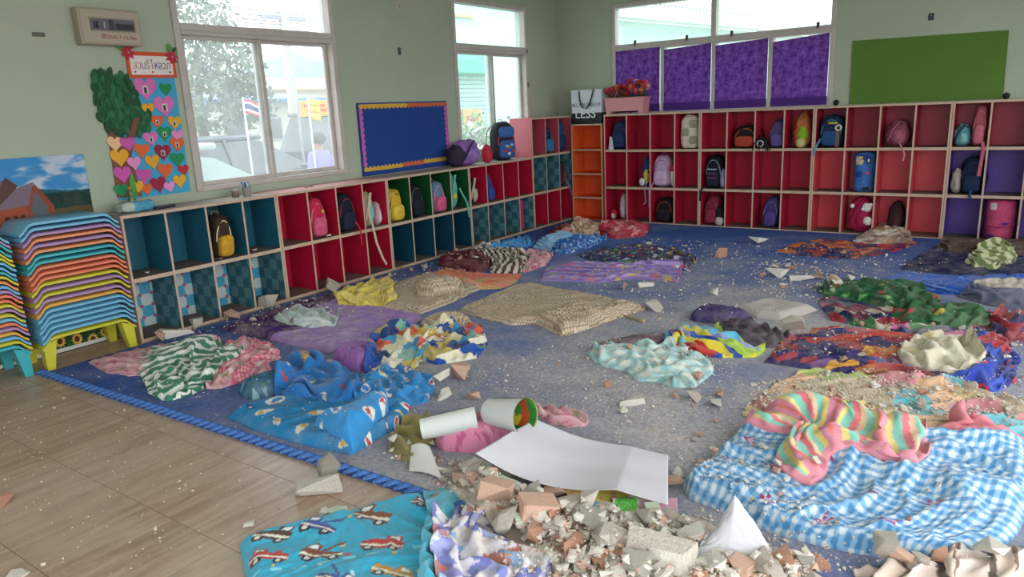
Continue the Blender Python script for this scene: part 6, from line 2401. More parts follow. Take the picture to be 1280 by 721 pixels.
gbd = thing('green_board', 'plain grass green display board above the salmon cubbies', 'board', (3.645, YB - 0.002, 1.238))
MB().prism([(-0.622, 0.0), (0.632, 0.0), (0.620, 0.572), (-0.625, 0.590)], -0.010, -0.002, 'xz').build('board_face', mat('green_felt', '#587a32', 0.95, 0.07, 3, 0.3, 220), gbd)
MB().box(-0.60, 0.60, -0.002, 0.0, 0.03, 0.54).build('backing', M_greyp, gbd)
for (xx, zz, lab) in ((2.936, 1.268, 'black ball by the lower corner of the green board nearest the window'), (4.303, 1.278, 'black ball at the far lower corner of the green board')):
    o = thing('black_ball', lab, 'ball', (xx, 0.12, 1.232))
    R_ = 0.028
    MB().lathe([(R_ * math.sin(a) + 0.0003, R_ - R_ * math.cos(a)) for a in np.linspace(0.0, PI, 12)], (0, 0, 0), 16).build('ball_body', mat('black_rubber', '#17171a', 0.5), o, smooth='all')
    MB().tube([(R_ * 1.005 * math.cos(a), R_ * 1.005 * math.sin(a), R_) for a in np.linspace(0, 2 * PI, 17)[:-1]], 0.0012, 5, close=True).build('seam', M_darkp, o)
wb3 = thing('wall_bracket', 'small dark metal bracket above the green board', 'bracket', (3.663, YB, 1.98))
MB().bbox(-0.022, 0.022, -0.006, 0, -0.03, 0.03, 0.002).build('plate', M_darkp, wb3)
MB().tube([(0, -0.006, 0.01), (0, -0.016, 0.01)], 0.006, 8).build('screw', M_greyp, wb3)

# ================================================================ STANDING ON THE CUBBIES
TOP = 0.8121
# tissue pack in a clear blue wrapper, black remote, pen cup
y_, _ = wall_pt(170, 258, -0.12)
o = thing('tissue_pack', 'blue plastic-wrapped tissue pack with a crumpled clear end below the heart poster', 'tissue pack', (-0.13, y_, TOP), 0.1)
mb = MB()
G1 = []
for i in range(13):
    f = i / 12
    for k in range(14):
        a = 2 * PI * k / 14
        sq = 1.0 - 0.45 * (max(0, abs(f - 0.55) - 0.3) / 0.35) ** 1.2 if f < 0.3 else 1.0 - (0.35 if f == 1 else 0)
        c, s_ = math.cos(a), math.sin(a)
        rx = 0.055 * sq * (abs(c) ** 0.6) * (1 if c > 0 else -1)
        rz_ = 0.034 * sq * (abs(s_) ** 0.6) * (1 if s_ > 0 else -1)
        G1.append((rx, -0.11 + 0.22 * f, 0.035 + rz_ + 0.004 * math.sin(7 * a + 11 * f)))
fs_ = [(i * 14 + k, i * 14 + (k + 1) % 14, (i + 1) * 14 + (k + 1) % 14, (i + 1) * 14 + k) for i in range(12) for k in range(14)] + [tuple(range(13, -1, -1)), tuple(12 * 14 + k for k in range(14))]
mb.add(G1, fs_, [1 if i < 4 else 0 for i in range(12) for k in range(14)] + [1, 0])
mb.build('wrapper', [mat('blue_wrapper', '#4f9ec0', 0.3, 0.25, 30), mat('clear_wrapper', '#a9b3aa', 0.3, 0.2, 30)], o, smooth=True)
MB().bbox(-0.02, 0.02, 0.0, 0.06, 0.068, 0.0705, 0.001).build('tissue_slot', mat('pale_yellow_label', '#cfcf8a', 0.5), o)
o = thing('spray_bottle', 'small green glass bottle standing at the foot of the paper tree', 'bottle', (-0.24, wall_pt(163, 240, -0.24)[0], TOP))
MB().lathe([(0.022, 0), (0.024, 0.01), (0.024, 0.07), (0.012, 0.10), (0.010, 0.13), (0.012, 0.135)], n=14).build('bottle_body', mat('green_glassy', '#3f6a34', 0.15, spec=0.8), o, smooth=True)
MB().lathe([(0.013, 0.135), (0.013, 0.15), (0.004, 0.152)], n=14).build('cap', mat('amber_cap', '#b07a3a', 0.4), o, smooth=True)
MB().lathe([(0.0245, 0.025), (0.0245, 0.055)], n=14).build('bottle_label', mat('cream_label', '#c9b07a', 0.6), o, smooth=True)
y_, _ = wall_pt(205, 253, -0.1)
o = thing('remote_control', 'black remote control lying on the teal cubby top', 'remote', (-0.10, y_, TOP), 0.15)
MB().bbox(-0.022, 0.022, -0.075, 0.075, 0, 0.02, 0.007).build('remote_body', M_darkp, o)
for k in range(8):
    MB().lathe([(0.004, 0.0195), (0.004, 0.0215)], (-0.01 + 0.02 * (k % 2), -0.04 + 0.02 * (k // 2), 0), 8).build('button', M_greyp, o)
y_, _ = wall_pt(308, 236, -0.13)
o = thing('pen_cup', 'small clear cup of blue brushes and pens on the cubby top under the window', 'cup', (-0.13, y_, TOP))
MB().lathe([(0.026, 0), (0.032, 0.065), (0.030, 0.065), (0.024, 0.004)], n=16).build('cup_body', mat('smoky_cup', '#8f8a88', 0.2), o, smooth=True)
for k, (c, a, h) in enumerate((('#3f7fb8', 0.2, 0.1), ('#3f7fb8', -0.25, 0.105), ('#7fb0cc', 0.4, 0.085), ('#2c3560', -0.1, 0.1), ('#c8ccd0', 0.05, 0.09))):
    MB().tube([(0.004 * k - 0.008, 0.004, 0.01), (0.004 * k - 0.008 + 0.02 * a, 0.11 * a, h)], 0.006, 8).build('pen', mat('pen_%d' % k, c, 0.4), o)
o = thing('bandage_tin', 'small brown tin beside the pen cup', 'tin', (-0.16, y_ - 0.075, TOP))
MB().lathe([(0.024, 0), (0.026, 0.004), (0.026, 0.044), (0.024, 0.046)], n=16).build('tin_body', mat('brown_tin', '#7a5a52', 0.4, 0.2), o, smooth=True)
MB().lathe([(0.0265, 0.040), (0.0265, 0.054), (0.004, 0.055)], n=16).build('lid', mat('tin_lid', '#8d7f78', 0.35), o, smooth=True)
for u, lab in ((382, 'small brown crumb on the pink cubby top, by the window corner'), (389, 'small dark pebble on the pink cubby top, by the window corner')):
    y_, _ = wall_pt(u, 231, -0.12)
    put = bpy.data.objects.new('pebble', VAR['cement'][u % 6])
    COL.objects.link(put)
    put.location = (-0.12, y_, TOP + 0.008)
    put.scale = (0.035, 0.03, 0.03)
    tag(put, lab, 'pebble')

# tote bag with lettering on the orange shelf
tb_ = thing('tote_bag', 'white and black shopping bag lettered LESS standing on the orange shelf', 'bag', (0.235, 0.13, 1.1332))
M_tw, M_tb = mat('white_laminate_bag', '#c9ccd2', 0.5, 0.06, 10), mat('black_laminate_bag', '#1c1c24', 0.5)
MB().prism([(-0.195, 0.125), (0.195, 0.125), (0.2, 0.385), (-0.205, 0.385)], -0.085, 0.07, 'xz').build('bag_body', M_tw, tb_)
MB().prism([(-0.198, 0.0), (0.198, 0.0), (0.197, 0.126), (-0.197, 0.126)], -0.088, 0.073, 'xz').build('bag_base', M_tb, tb_)
MB().tube([(-0.09, -0.09, 0.375), (-0.085, -0.093, 0.28), (-0.05, -0.096, 0.19), (0.0, -0.098, 0.175), (0.045, -0.096, 0.22), (0.075, -0.093, 0.3), (0.10, -0.09, 0.385)], 0.018, 8, flat=0.2).build('handle', M_tb, tb_)
text_obj('LESS', 0.145, mat('white_letter', '#e2e2e6', 0.5), tb_, (-0.015, -0.0905, 0.112), RB, 'lettering', 0.001)
text_obj('ALL YOU NEED IS', 0.062, M_tb, tb_, (-0.005, -0.0865, 0.215), RB, 'lettering', 0.001, sx=0.78)

# flower box
fb = thing('flower_box', 'pink planter box full of red, pink and yellow artificial flowers', 'planter', (0.715, 0.13, 1.2325))
M_fb = mat('pink_planter', '#d18c92', 0.6, 0.05, 6)
MB().prism([(-0.225, 0.03), (0.225, 0.03), (0.245, 0.175), (-0.245, 0.175)], -0.085, 0.085, 'xz').build('trough', M_fb, fb)
for sx in (-1, 1):
    MB().bbox(sx * 0.2 - 0.03, sx * 0.2 + 0.03, -0.08, 0.08, 0.0, 0.034, 0.004).build('foot', M_fb, fb)
MB().bbox(-0.25, 0.25, -0.09, 0.09, 0.165, 0.18, 0.004).build('rim', M_fb, fb)
MB().bbox(-0.235, 0.235, -0.078, 0.078, 0.178, 0.19, 0.004).build('moss', mat('dark_moss', '#3b3a26', 0.95, 0.3, 40, 0.8, 80), fb)
fr = random.Random(9)
M_fl = [mat('petal_%d' % k, c, 0.6, 0.12, 40) for k, c in enumerate(('#b02a3a', '#c8485a', '#dca0ac', '#d6902e', '#c25a3a', '#8f2440', '#e0b8b8'))]
M_fgreen = mat('flower_leaf_green', '#3f5a2c', 0.7, 0.2, 30)
def bloom():
    mb = MB()
    for ring, (r, n, z) in enumerate(((0.030, 8, 0.0), (0.022, 7, 0.010), (0.012, 5, 0.018))):
        for k in range(n):
            a = 2 * PI * k / n + ring * 0.4
            c, s_ = math.cos(a), math.sin(a)
            w_ = r * 0.62
            mb.add([(0, 0, z - 0.006), (c * r * .6 - s_ * w_ * .6, s_ * r * .6 + c * w_ * .6, z + 0.001), (c * r, s_ * r, z + 0.006), (c * r * .6 + s_ * w_ * .6, s_ * r * .6 - c * w_ * .6, z + 0.001)], [(0, 1, 2, 3)])
    mb.lathe([(0.001, 0.0), (0.017, 0.004), (0.018, 0.014), (0.010, 0.024), (0.001, 0.027)], n=8)
    return mb
bl_me = {}
for k in range(52):
    x_ = fr.uniform(-0.25, 0.26)
    y_ = fr.uniform(-0.10, 0.06)
    zt = 0.21 + 0.10 * fr.random() * (0.55 + 0.45 * math.sin((x_ + 0.25) * 7)) + (0.07 if x_ > 0.05 and fr.random() < 0.4 else 0)
    ci = fr.choice([0, 1, 2, 2, 3, 4, 5, 6, 0, 1])
    if ci not in bl_me:
        b_ob = bloom().build('flower', M_fl[ci], fb, smooth=False, fix=False)
        bl_me[ci] = b_ob.data
    else:
        b_ob = bpy.data.objects.new('flower', bl_me[ci])
        COL.objects.link(b_ob)
        b_ob.parent = fb
    b_ob.location = (x_, y_, zt)
    b_ob.rotation_euler = (fr.uniform(0.3, 1.3), fr.uniform(-0.5, 0.5), fr.uniform(0, 6))
    sc_ = fr.uniform(1.2, 1.75)
    b_ob.scale = (sc_,) * 3
    MB().tube([(x_ * 0.9, y_ * 0.7, 0.185), (x_, y_, zt)], 0.003, 5).build('stem', M_fgreen, fb)
for k in range(44):
    x_, y_, z_ = fr.uniform(-0.24, 0.27), fr.uniform(-0.1, 0.07), fr.uniform(0.19, 0.27)
    a, b = fr.uniform(0, 6.28), fr.uniform(-0.2, 0.9)
    d_ = Vector((math.cos(a) * math.cos(b), math.sin(a) * math.cos(b), math.sin(b)))
    n_ = d_.orthogonal().normalized() * 0.012
    p0 = Vector((x_, y_, z_))
    MB().add([p0, p0 + d_ * 0.025 + n_, p0 + d_ * 0.06, p0 + d_ * 0.025 - n_, p0 + d_ * 0.03 + Vector((0, 0, 0.003))], [(0, 1, 4), (1, 2, 4), (2, 3, 4), (3, 0, 4)]).build('leaf', M_fgreen, fb, fix=False)

# ================================================================ SCHOOL BAGS
M_fab = {}
def fab(c):
    if c not in M_fab:
        M_fab[c] = mat('bag_fabric_' + c.strip('#'), c, 0.75, 0.18, 30, 0.25, 150, spec=0.25)
    return M_fab[c]


def blob(mb, c, r, e1=0.55, e2=0.6, nt_=22, npz=14, taper=0.0, shear=(0, 0), crease=0.0, seed=0, mi=0):
    """rounded cushion shape: superellipsoid with taper, lean and creases"""
    vs_, fs_ = [], []
    def sp(v, e):
        return math.copysign(abs(v) ** e, v)
    for i in range(npz + 1):
        ph = -PI / 2 + PI * i / npz
        for k in range(nt_):
            th = 2 * PI * k / nt_
            x = sp(math.cos(ph), e1) * sp(math.cos(th), e2)
            y = sp(math.cos(ph), e1) * sp(math.sin(th), e2)
            z = sp(math.sin(ph), e1)
            kz = (z + 1) / 2
            f = 1 - taper * kz
            d = 1.0
            if crease:
                d += crease * float(noise2(np.array(x * 2.2 + seed * 3.1 + z), np.array(y * 2.2 + z * 2.7 - seed), seed)) + 0.5 * crease * float(noise2(np.array(th * 2.4), np.array(z * 4.0), seed + 7))
            vs_.append((c[0] + x * r[0] * f * d + shear[0] * kz * r[2] * 2, c[1] + y * r[1] * f * d + shear[1] * kz * r[2] * 2, c[2] + z * r[2] * (1 if z < 0 else d)))
    for i in range(npz):
        for k in range(nt_):
            fs_.append((i * nt_ + k, i * nt_ + (k + 1) % nt_, (i + 1) * nt_ + (k + 1) % nt_, (i + 1) * nt_ + k))
    return mb.add(vs_, fs_, mi)


def backpack(label, loc, rz, w_, d_, h_, body, pocket, strap, trim=None, lean=(0, 0), seed=1, extra=None, name='backpack', sub=None):
    o_ = thing(name, label, 'backpack', loc, rz, None)
    if loc[0] < 0 and rz == LR:
        w_, d_, h_ = min(w_ * 1.25, 0.25 if loc[2] < 0.8 else 0.34), d_ * 1.18, h_ * 1.12      # the low cubbies hold the bigger bags
    if loc[1] > -0.2:
        w_, h_ = w_ * 1.14, min(h_ * 1.06, 0.355)
    cr = 0.05
    blob(MB(), (0, 0, h_ / 2), (w_ / 2, d_ / 2, h_ / 2), 0.6, 0.62, 26, 16, 0.16, lean, cr, seed).build('bag_body', fab(body), o_, smooth='all')
    blob(MB(), (lean[0] * h_ * 0.3, -d_ * 0.42 + lean[1] * h_ * 0.3, h_ * 0.3), (w_ * 0.36, d_ * 0.2, h_ * 0.24), 0.5, 0.5, 20, 10, 0.05, lean, cr, seed + 3).build('front_pocket', fab(pocket), o_, smooth='all')
    # zip line arching over the front
    Z = []
    for k in range(15):
        a = PI * k / 14
        zz = h_ * (0.42 + 0.44 * math.sin(a))
        kz = zz / h_
        Z.append((math.cos(a) * w_ * 0.40 * (1 - 0.12 * kz) + lean[0] * kz * h_, -d_ * 0.40 * (1 - 0.16 * kz) + lean[1] * kz * h_ - d_ * 0.03, zz))
    MB().tube(Z, 0.005, 6).build('zip', fab(trim or strap), o_)
    tx, ty = lean[0] * h_, lean[1] * h_
    MB().tube([(tx - 0.03, ty + d_ * 0.1, h_ * 0.97), (tx - 0.02, ty + d_ * 0.1, h_ * 1.06), (tx + 0.02, ty + d_ * 0.1, h_ * 1.06), (tx + 0.03, ty + d_ * 0.1, h_ * 0.97)], 0.007, 6, flat=0.5).build('handle', fab(strap), o_)
    for sx in (-1, 1):
        MB().tube([(sx * w_ * 0.3 + tx, d_ * 0.30 + ty, h_ * 0.93), (sx * w_ * 0.46 + tx * 0.8, d_ * 0.46 + ty * 0.8, h_ * 0.75), (sx * w_ * 0.55 + tx * 0.5, d_ * 0.40, h_ * 0.42), (sx * w_ * 0.5, d_ * 0.32, h_ * 0.1)], 0.014, 8, flat=0.35).build('shoulder_strap', fab(strap), o_)
    if extra:
        extra(o_, w_, d_, h_)
    return o_


def softbag(label, loc, rz, r, body, spot=None, strap=None, seed=1, lean=(0, 0), name='cloth_bag', cat='bag', crease=0.16, tie=True):
    """slumped cloth bag or bundle: creased body, a second colour patch, a drawn neck and a strap"""
    o_ = thing(name, label, cat, loc, rz)
    if loc[0] < 0 and rz == LR and loc[2] < 0.8:
        r = (r[0] * 1.2, r[1] * 1.15, r[2] * 1.1)
    blob(MB(), (0, 0, r[2]), r, 0.8, 0.75, 26, 18, 0.2, lean, crease, seed).build('bag_body', fab(body), o_, smooth='all')
    if spot:
        blob(MB(), (r[0] * 0.15, -r[1] * 0.42, r[2] * 0.8), (r[0] * 0.62, r[1] * 0.62, r[2] * 0.62), 0.8, 0.8, 20, 12, 0.1, lean, crease, seed + 5).build('patch', fab(spot), o_, smooth='all')
    if strap:
        MB().tube([(r[0] * 0.5 + lean[0] * r[2], -r[1] * 0.3, r[2] * 1.7), (r[0] * 0.2 + lean[0] * r[2], -r[1] * 0.9, r[2] * 1.95), (-r[0] * 0.3 + lean[0] * r[2] * .7, -r[1] * 1.05, r[2] * 1.4), (-r[0] * 0.7, -r[1] * 0.9, r[2] * 0.5)], 0.011, 8, flat=0.4).build('strap', fab(strap), o_)
    return o_


def rollbag(label, loc, rz, rad, h_, body, print_, band=None, seed=1, name='rolled_bedding'):
    """bedding rolled up tight and stood on end"""
    o_ = thing(name, label, 'bedding roll', loc, rz)
    prof = [(rad * 0.82, 0.0), (rad, 0.02)] + [(rad * (1 + 0.035 * math.sin(k * 1.9 + seed)), 0.02 + (h_ - 0.04) * k / 10) for k in range(1, 10)] + [(rad, h_ - 0.02), (rad * 0.8, h_), (rad * 0.3, h_ - 0.01)]
    mb = MB().lathe(prof, n=26)
    rr = random.Random(seed)
    mb.v = [(x * (1 + 0.05 * math.sin(3 * math.atan2(y, x) + 9 * z)), y * (1 + 0.05 * math.cos(2 * math.atan2(y, x) - 7 * z)), z) for x, y, z in mb.v]
    mb.build('roll_body', fab(body), o_, smooth=True)
    # printed shapes lie on the front of the roll
    for k, (c, a, z, w_, hh) in enumerate(print_):
        th = -PI / 2 + a
        n = 7
        vs_ = []
        for zz in (z - hh / 2, z, z + hh / 2):
            for q in range(n):
                b_ = th + (q / (n - 1) - 0.5) * w_ / rad * (1.0 if zz == z else 0.7)
                R2 = rad * 1.07
                vs_.append((R2 * math.cos(b_), R2 * math.sin(b_), zz))
        MB().add(vs_, [(i * n + q, i * n + q + 1, (i + 1) * n + q + 1, (i + 1) * n + q) for i in range(2) for q in range(n - 1)]).build('printed_patch', fab(c), o_)
    # spiral end
    MB().tube([(rad * 0.75 * (1 - k / 26) * math.cos(k * 0.6), rad * 0.75 * (1 - k / 26) * math.sin(k * 0.6), h_ - 0.002) for k in range(24)], 0.006, 5).build('rolled_end', fab(band or body), o_)
    return o_


def slot(u, c, row):
    """world place on the floor of compartment column c (may be fractional), row 0 = lowest"""
    ob = cub[u]
    rz = ob.rotation_euler[2]
    lv = {'A': LZ, 'B': LZ, 'C': LZ, 'D': LZ, 'E': [0, 0.4, 0.812, 1.237]}.get(u, BZ)
    z = lv[row] + (0.0205 if row == 0 else 0.0135)
    lx, ly = (c + 0.5) * CW, (0.115 if rz > 1 else 0.135)
    return (ob.location.x + lx * math.cos(rz) - ly * math.sin(rz), ob.location.y + lx * math.sin(rz) + ly * math.cos(rz), z), rz


def dangle(parent, pts, c, r=0.008, flat=0.4):
    MB().tube(pts, r, 6, flat=flat).build('dangling_strap', fab(c), parent)


def S(u, c, row, dx=0.0, dy=0.0, drz=0.0):
    (x, y, z), rz = slot(u, c, row)
    return (x + dx * math.cos(rz) - dy * math.sin(rz), y + dx * math.sin(rz) + dy * math.cos(rz), z), rz + drz


# ---- low cubbies along the left wall
l, r = S('A', 2, 1, -0.03)
backpack('mustard yellow backpack with a dark brown back, alone in the teal cubbies', l, r, 0.15, 0.20, 0.31, '#3a2a20', '#c9962c', '#c9962c', '#d8c8a0', (0.05, -0.1), 3)
l, r = S('B', 1, 1, -0.04)
o = backpack('raspberry pink backpack with a paler pink pocket and yellow tag', l, r, 0.18, 0.20, 0.32, '#c22a48', '#cf5a7a', '#b82a48', '#d88a98', (0.02, -0.04), 5)
MB().bbox(0.02, 0.05, -0.115, -0.105, 0.2, 0.225, 0.003).build('tag', fab('#c8b038'), o)
l, r = S('B', 2, 1, -0.02)
o = backpack('black and navy backpack with red trim in the crimson cubbies', l, r, 0.2, 0.2, 0.32, '#17182a', '#20263c', '#a02a38', '#a02a38', (0.02, -0.03), 7)
dangle(o, [(0.05, -0.11, 0.1), (0.06, -0.16, 0.02), (0.06, -0.165, -0.11)], '#b8263a', 0.012)
l, r = S('B', 3, 1, -0.05)
o = softbag('cream bag with an aqua base whose long strap hangs over the shelf edge', l, r, (0.07, 0.10, 0.15), '#b5a488', '#7fc2bc', '#c9bca0', 9, (0.02, 0))
dangle(o, [(-0.03, -0.10, 0.14), (-0.05, -0.155, 0.03), (-0.03, -0.162, -0.12), (0.03, -0.160, -0.27), (0.07, -0.158, -0.33)], '#c9bca0', 0.010)
l, r = S('B', 3, 1, 0.075, -0.02)
softbag('small pink and white pouch beside the cream bag', l, r, (0.035, 0.06, 0.10), '#c9a0ac', '#d8ccd0', None, 11, name='pouch')
l, r = S('C', 0, 1, -0.03)
backpack('bright yellow backpack with black zips in the green cubbies', l, r, 0.2, 0.22, 0.29, '#c9a530', '#d8b83c', '#6a5420', '#2a2418', (0.03, -0.03), 13)
l, r = S('C', 1, 1, -0.03)
backpack('glossy black backpack in the green cubbies', l, r, 0.19, 0.2, 0.31, '#15161f', '#1c1f2e', '#101118', '#5a6070', (0.0, -0.03), 15)
l, r = S('C', 2, 1, -0.02)
backpack('grey-blue backpack with a pink front flap in the green cubbies', l, r, 0.19, 0.22, 0.30, '#5d8098', '#d05a84', '#d05a84', '#e07a9a', (0.03, -0.04), 17)
l, r = S('C', 3, 1, -0.05)
o = softbag('mint green drawstring bag with a yellow emblem hung in the green cubbies', l, r, (0.08, 0.09, 0.17), '#5fb0a0', None, '#5fb0a0', 19, (0.02, 0), crease=0.1)
blob(MB(), (-0.01, -0.088, 0.13), (0.03, 0.012, 0.03), 0.9, 0.9, 14, 8).build('emblem', fab('#d8b440'), o, smooth='all')
dangle(o, [(0.06, -0.09, 0.2), (0.09, -0.155, 0.05), (0.10, -0.163, -0.09)], '#6fbfae', 0.012)
l, r = S('D', 0, 1, -0.04)
softbag('black and cream bag slumped in the upper crimson row above the checked lining', l, r, (0.09, 0.10, 0.14), '#1a181c', '#b8aa98', '#b8aa98', 21, (0.03, 0))
l, r = S('D', 1, 1, -0.06)
backpack('narrow violet and blue backpack with red piping', l, r, 0.13, 0.2, 0.29, '#3b3a86', '#2f4a98', '#5a2a6a', '#a83a4a', (0.0, -0.02), 23)
l, r = S('D', 3, 0, -0.02)
rollbag('hot pink bedding roll standing in the checked lower row', l, r, 0.062, 0.34, '#cf2f6e', [], None, 25)
l, r = S('E', 1, 2, -0.03)
backpack('navy backpack with a sky blue side in the pink corner unit', l, r, 0.17, 0.2, 0.30, '#1c2440', '#2f78a8', '#182036', '#3a80b0', (0.02, -0.02), 27)
l, r = S('E', 2, 2, -0.03)
backpack('blue backpack wedged in the pink corner unit next to the orange shelf', l, r, 0.16, 0.18, 0.36, '#1f4a78', '#1a3a60', '#14223c', '#2f6a98', (0.05, 0.0), 29)
l, r = S('E', 2, 1, 0.02)
o = softbag('dark flowered bag in the checked row of the corner unit', l, r, (0.085, 0.09, 0.15), '#3a2a36', '#7a3a50', None, 31)
dangle(o, [(0.0, -0.09, 0.08), (0.0, -0.155, -0.01), (0.01, -0.165, -0.10)], '#8a6aa0', 0.010)

# ---- on top of the low cubbies by the corner window
y_, _ = wall_pt(583, 198, -0.13)
o = softbag('soft purple bag lying on its side on the cubby top by the corner window', (-0.14, y_, 0.8121), LR, (0.19, 0.10, 0.125), '#8a62a8', '#9a74b8', '#4a2a5c', 33, (0.0, 0), crease=0.2)
blob(MB(), (-0.17, -0.01, 0.1), (0.08, 0.09, 0.1), 0.8, 0.8, 18, 12, 0, (0, 0), 0.25, 5).build('dark_flap', fab('#3a2c40'), o, smooth='all')
y_, _ = wall_pt(629, 196, -0.13)
def face(o_, w_, d_, h_):
    blob(MB(), (0, -d_ * 0.46, h_ * 0.74), (w_ * 0.34, d_ * 0.10, h_ * 0.14), 0.5, 0.5, 16, 8).build('upper_pocket', fab('#3f6aa8'), o_, smooth='all')
    for (dx, dz, c) in ((-0.05, 0.1, '#b83a3c'), (0.05, 0.1, '#b83a3c'), (0.0, 0.14, '#c87a3c'), (0.0, 0.07, '#d8d4d0'), (-0.03, 0.15, '#8fb0d0'), (0.04, 0.16, '#8fb0d0')):
        blob(MB(), (dx, -d_ * 0.62, dz), (0.022, 0.008, 0.016), 0.9, 0.9, 12, 6).build('print_patch', fab(c), o_, smooth='all')
backpack('blue printed backpack with black edging standing by the pink cubby side', (-0.135, y_, 0.8121), LR - 0.25, 0.30, 0.18, 0.40, '#2b2630', '#3a5a9a', '#231f28', '#c23a4a', (0, 0), 35, face)
y2_, _ = wall_pt(609, 197, -0.1)
softbag('red pouch squeezed between the purple bag and the printed backpack', (-0.10, y2_, 0.8121), LR, (0.05, 0.06, 0.09), '#c22c44', None, None, 37, name='pouch')

# ---- tall cubbies along the back wall
l, r = S('F', 0, 2, 0.03)
o = backpack('navy backpack with a white tag in the top row under the flower box', l, r, 0.19, 0.2, 0.30, '#1c2848', '#22325a', '#141a30', '#3a4a78', (0, -0.02), 39)
MB().prism([(-0.115, 0.0), (-0.05, 0.0), (-0.07, 0.14), (-0.095, 0.15)], -0.135, -0.128, 'xz').build('white_cloth', fab('#c9c8d0'), o)
l, r = S('F', 3, 2, -0.01)
o = thing('cloth_bag', 'cream and sage patchwork bag standing upright in the top crimson row', 'bag', l, r)
blob(MB(), (0, 0, 0.17), (0.105, 0.06, 0.17), 0.4, 0.45, 24, 14, 0.03, (0, 0), 0.05, 41).build('bag_body', fab('#d8d2be'), o, smooth='all')
for k, (px_, pz_) in enumerate(((0.045, 0.26), (-0.045, 0.175), (0.045, 0.09))):
    blob(MB(), (px_, -0.052, pz_), (0.045, 0.012, 0.042), 0.3, 0.3, 16, 8).build('patch', fab('#a3a284'), o, smooth='all')
MB().tube([(-0.06, -0.03, 0.33), (-0.02, -0.04, 0.352), (0.03, -0.03, 0.345), (0.07, -0.03, 0.33)], 0.012, 8).build('gathered_top', fab('#c9c3ac'), o)
l, r = S('F', 1, 1, 0.06)
o = softbag('navy, yellow and white bag leaning on the divider beside the lilac backpack', l, r, (0.06, 0.1, 0.165), '#283a68', '#c9b440', None, 43, (0.01, 0))
blob(MB(), (-0.03, -0.1, 0.055), (0.035, 0.02, 0.045), 0.9, 0.9, 14, 8).build('round_print', fab('#d6d0cc'), o, smooth='all')
dangle(o, [(0.04, -0.11, 0.08), (0.03, -0.16, -0.02), (0.045, -0.165, -0.16), (0.02, -0.163, -0.19)], '#9a8fb0', 0.007)
l, r = S('F', 2, 1, -0.03)
o = backpack('lilac backpack with white side panels in the middle crimson row', l, r, 0.20, 0.22, 0.33, '#b795b8', '#c4a4c4', '#a585a8', '#8a6a90', (0.0, -0.03), 45)
dangle(o, [(-0.09, -0.1, 0.05), (-0.11, -0.16, -0.03), (-0.11, -0.165, -0.22)], '#b795b8', 0.010)
l, r = S('F', 2, 1, 0.10, -0.04)
o = softbag('white and green pouch with a red top beside the lilac backpack', l, r, (0.035, 0.05, 0.12), '#d6d2c8', '#c4cfc0', None, 47, name='pouch', crease=0.06)
blob(MB(), (0, -0.01, 0.205), (0.04, 0.05, 0.035), 0.8, 0.8, 14, 8).build('red_top', fab('#b02a34'), o, smooth='all')
l, r = S('F', 0, 0, 0.05)
softbag('pale pink quilted pouch in the bottom crimson row', l, r, (0.05, 0.09, 0.15), '#cfa8b8', '#d8b8c8', None, 49, name='pouch', crease=0.1)
l, r = S('F', 0, 0, -0.07, -0.05)
softbag('small red and white ball of cloth beside the pale pink pouch', l, r, (0.045, 0.05, 0.06), '#b0283c', '#d6c8c8', None, 51, name='pouch')
l, r = S('F', 2, 0, 0.0)
backpack('black backpack with red straps slumped in the bottom crimson row', l, r, 0.20, 0.2, 0.26, '#17141a', '#221c22', '#a83a34', '#a83a34', (0.03, -0.06), 53)
l, r = S('G', 1, 2, 0.02)
backpack('black and orange backpack lying low in the top crimson row', l, r, 0.24, 0.2, 0.22, '#1d1618', '#a8402c', '#241a1c', '#b8522c', (0.06, -0.04), 55)
l, r = S('G', 2, 2, 0.06)
backpack('purple backpack in the top crimson row beside a black webbed toy', l, r, 0.15, 0.2, 0.26, '#4d4072', '#564a80', '#3a3058', '#6a5c90', (0.03, 0), 57)
l, r = S('G', 2, 2, -0.08, -0.10)
o = thing('plush_toy', 'black and white spidery plush toy at the front edge of the top crimson row', 'toy', l, r)
blob(MB(), (0, 0, 0.055), (0.06, 0.05, 0.055), 0.9, 0.9, 18, 12, 0, (0, 0), 0.2, 3).build('toy_body', fab('#1f1d20'), o, smooth='all')
for k in range(5):
    a = -0.6 + k * 0.75
    MB().tube([(0.03 * math.cos(a), -0.03, 0.05), (0.08 * math.cos(a), -0.055, 0.035 + 0.04 * math.sin(a)), (0.10 * math.cos(a), -0.058, -0.02)], 0.006, 6).build('toy_leg', fab('#1f1d20'), o)
MB().tube([(0.03 * math.cos(a), -0.052, 0.05 + 0.03 * math.sin(a)) for a in np.linspace(0, 2 * PI, 13)[:-1]], 0.006, 6, close=True).build('white_ring', fab('#c9c4bc'), o)
l, r = S('G', 3, 2, 0.01)
o = softbag('round orange patterned bundle with a lime green middle in the top row', l, r, (0.09, 0.1, 0.165), '#b06a3a', '#7fb82c', None, 59, crease=0.2, name='bedding_bundle', cat='bundle')
blob(MB(), (0.0, -0.08, 0.05), (0.05, 0.04, 0.05), 0.9, 0.9, 16, 10, 0, (0, 0), 0.1, 2).build('lower_patch', fab('#c4b478'), o, smooth='all')
l, r = S('G', 0, 1, -0.01)
o = backpack('black backpack with silver lettering bands in the middle crimson row', l, r, 0.18, 0.2, 0.33, '#14161c', '#1d2230', '#101218', '#8fa0b0', (0.0, -0.02), 61)
for k in range(3):
    MB().bbox(-0.05, 0.05, -0.128, -0.12, 0.20 - 0.045 * k, 0.212 - 0.045 * k, 0.002).build('silver_band', fab(['#9fb0bc', '#6a4a58', '#7a4048'][k]), o)
dangle(o, [(-0.09, -0.09, 0.03), (-0.11, -0.16, -0.02), (-0.11, -0.163, -0.13)], '#1a1c22', 0.012)
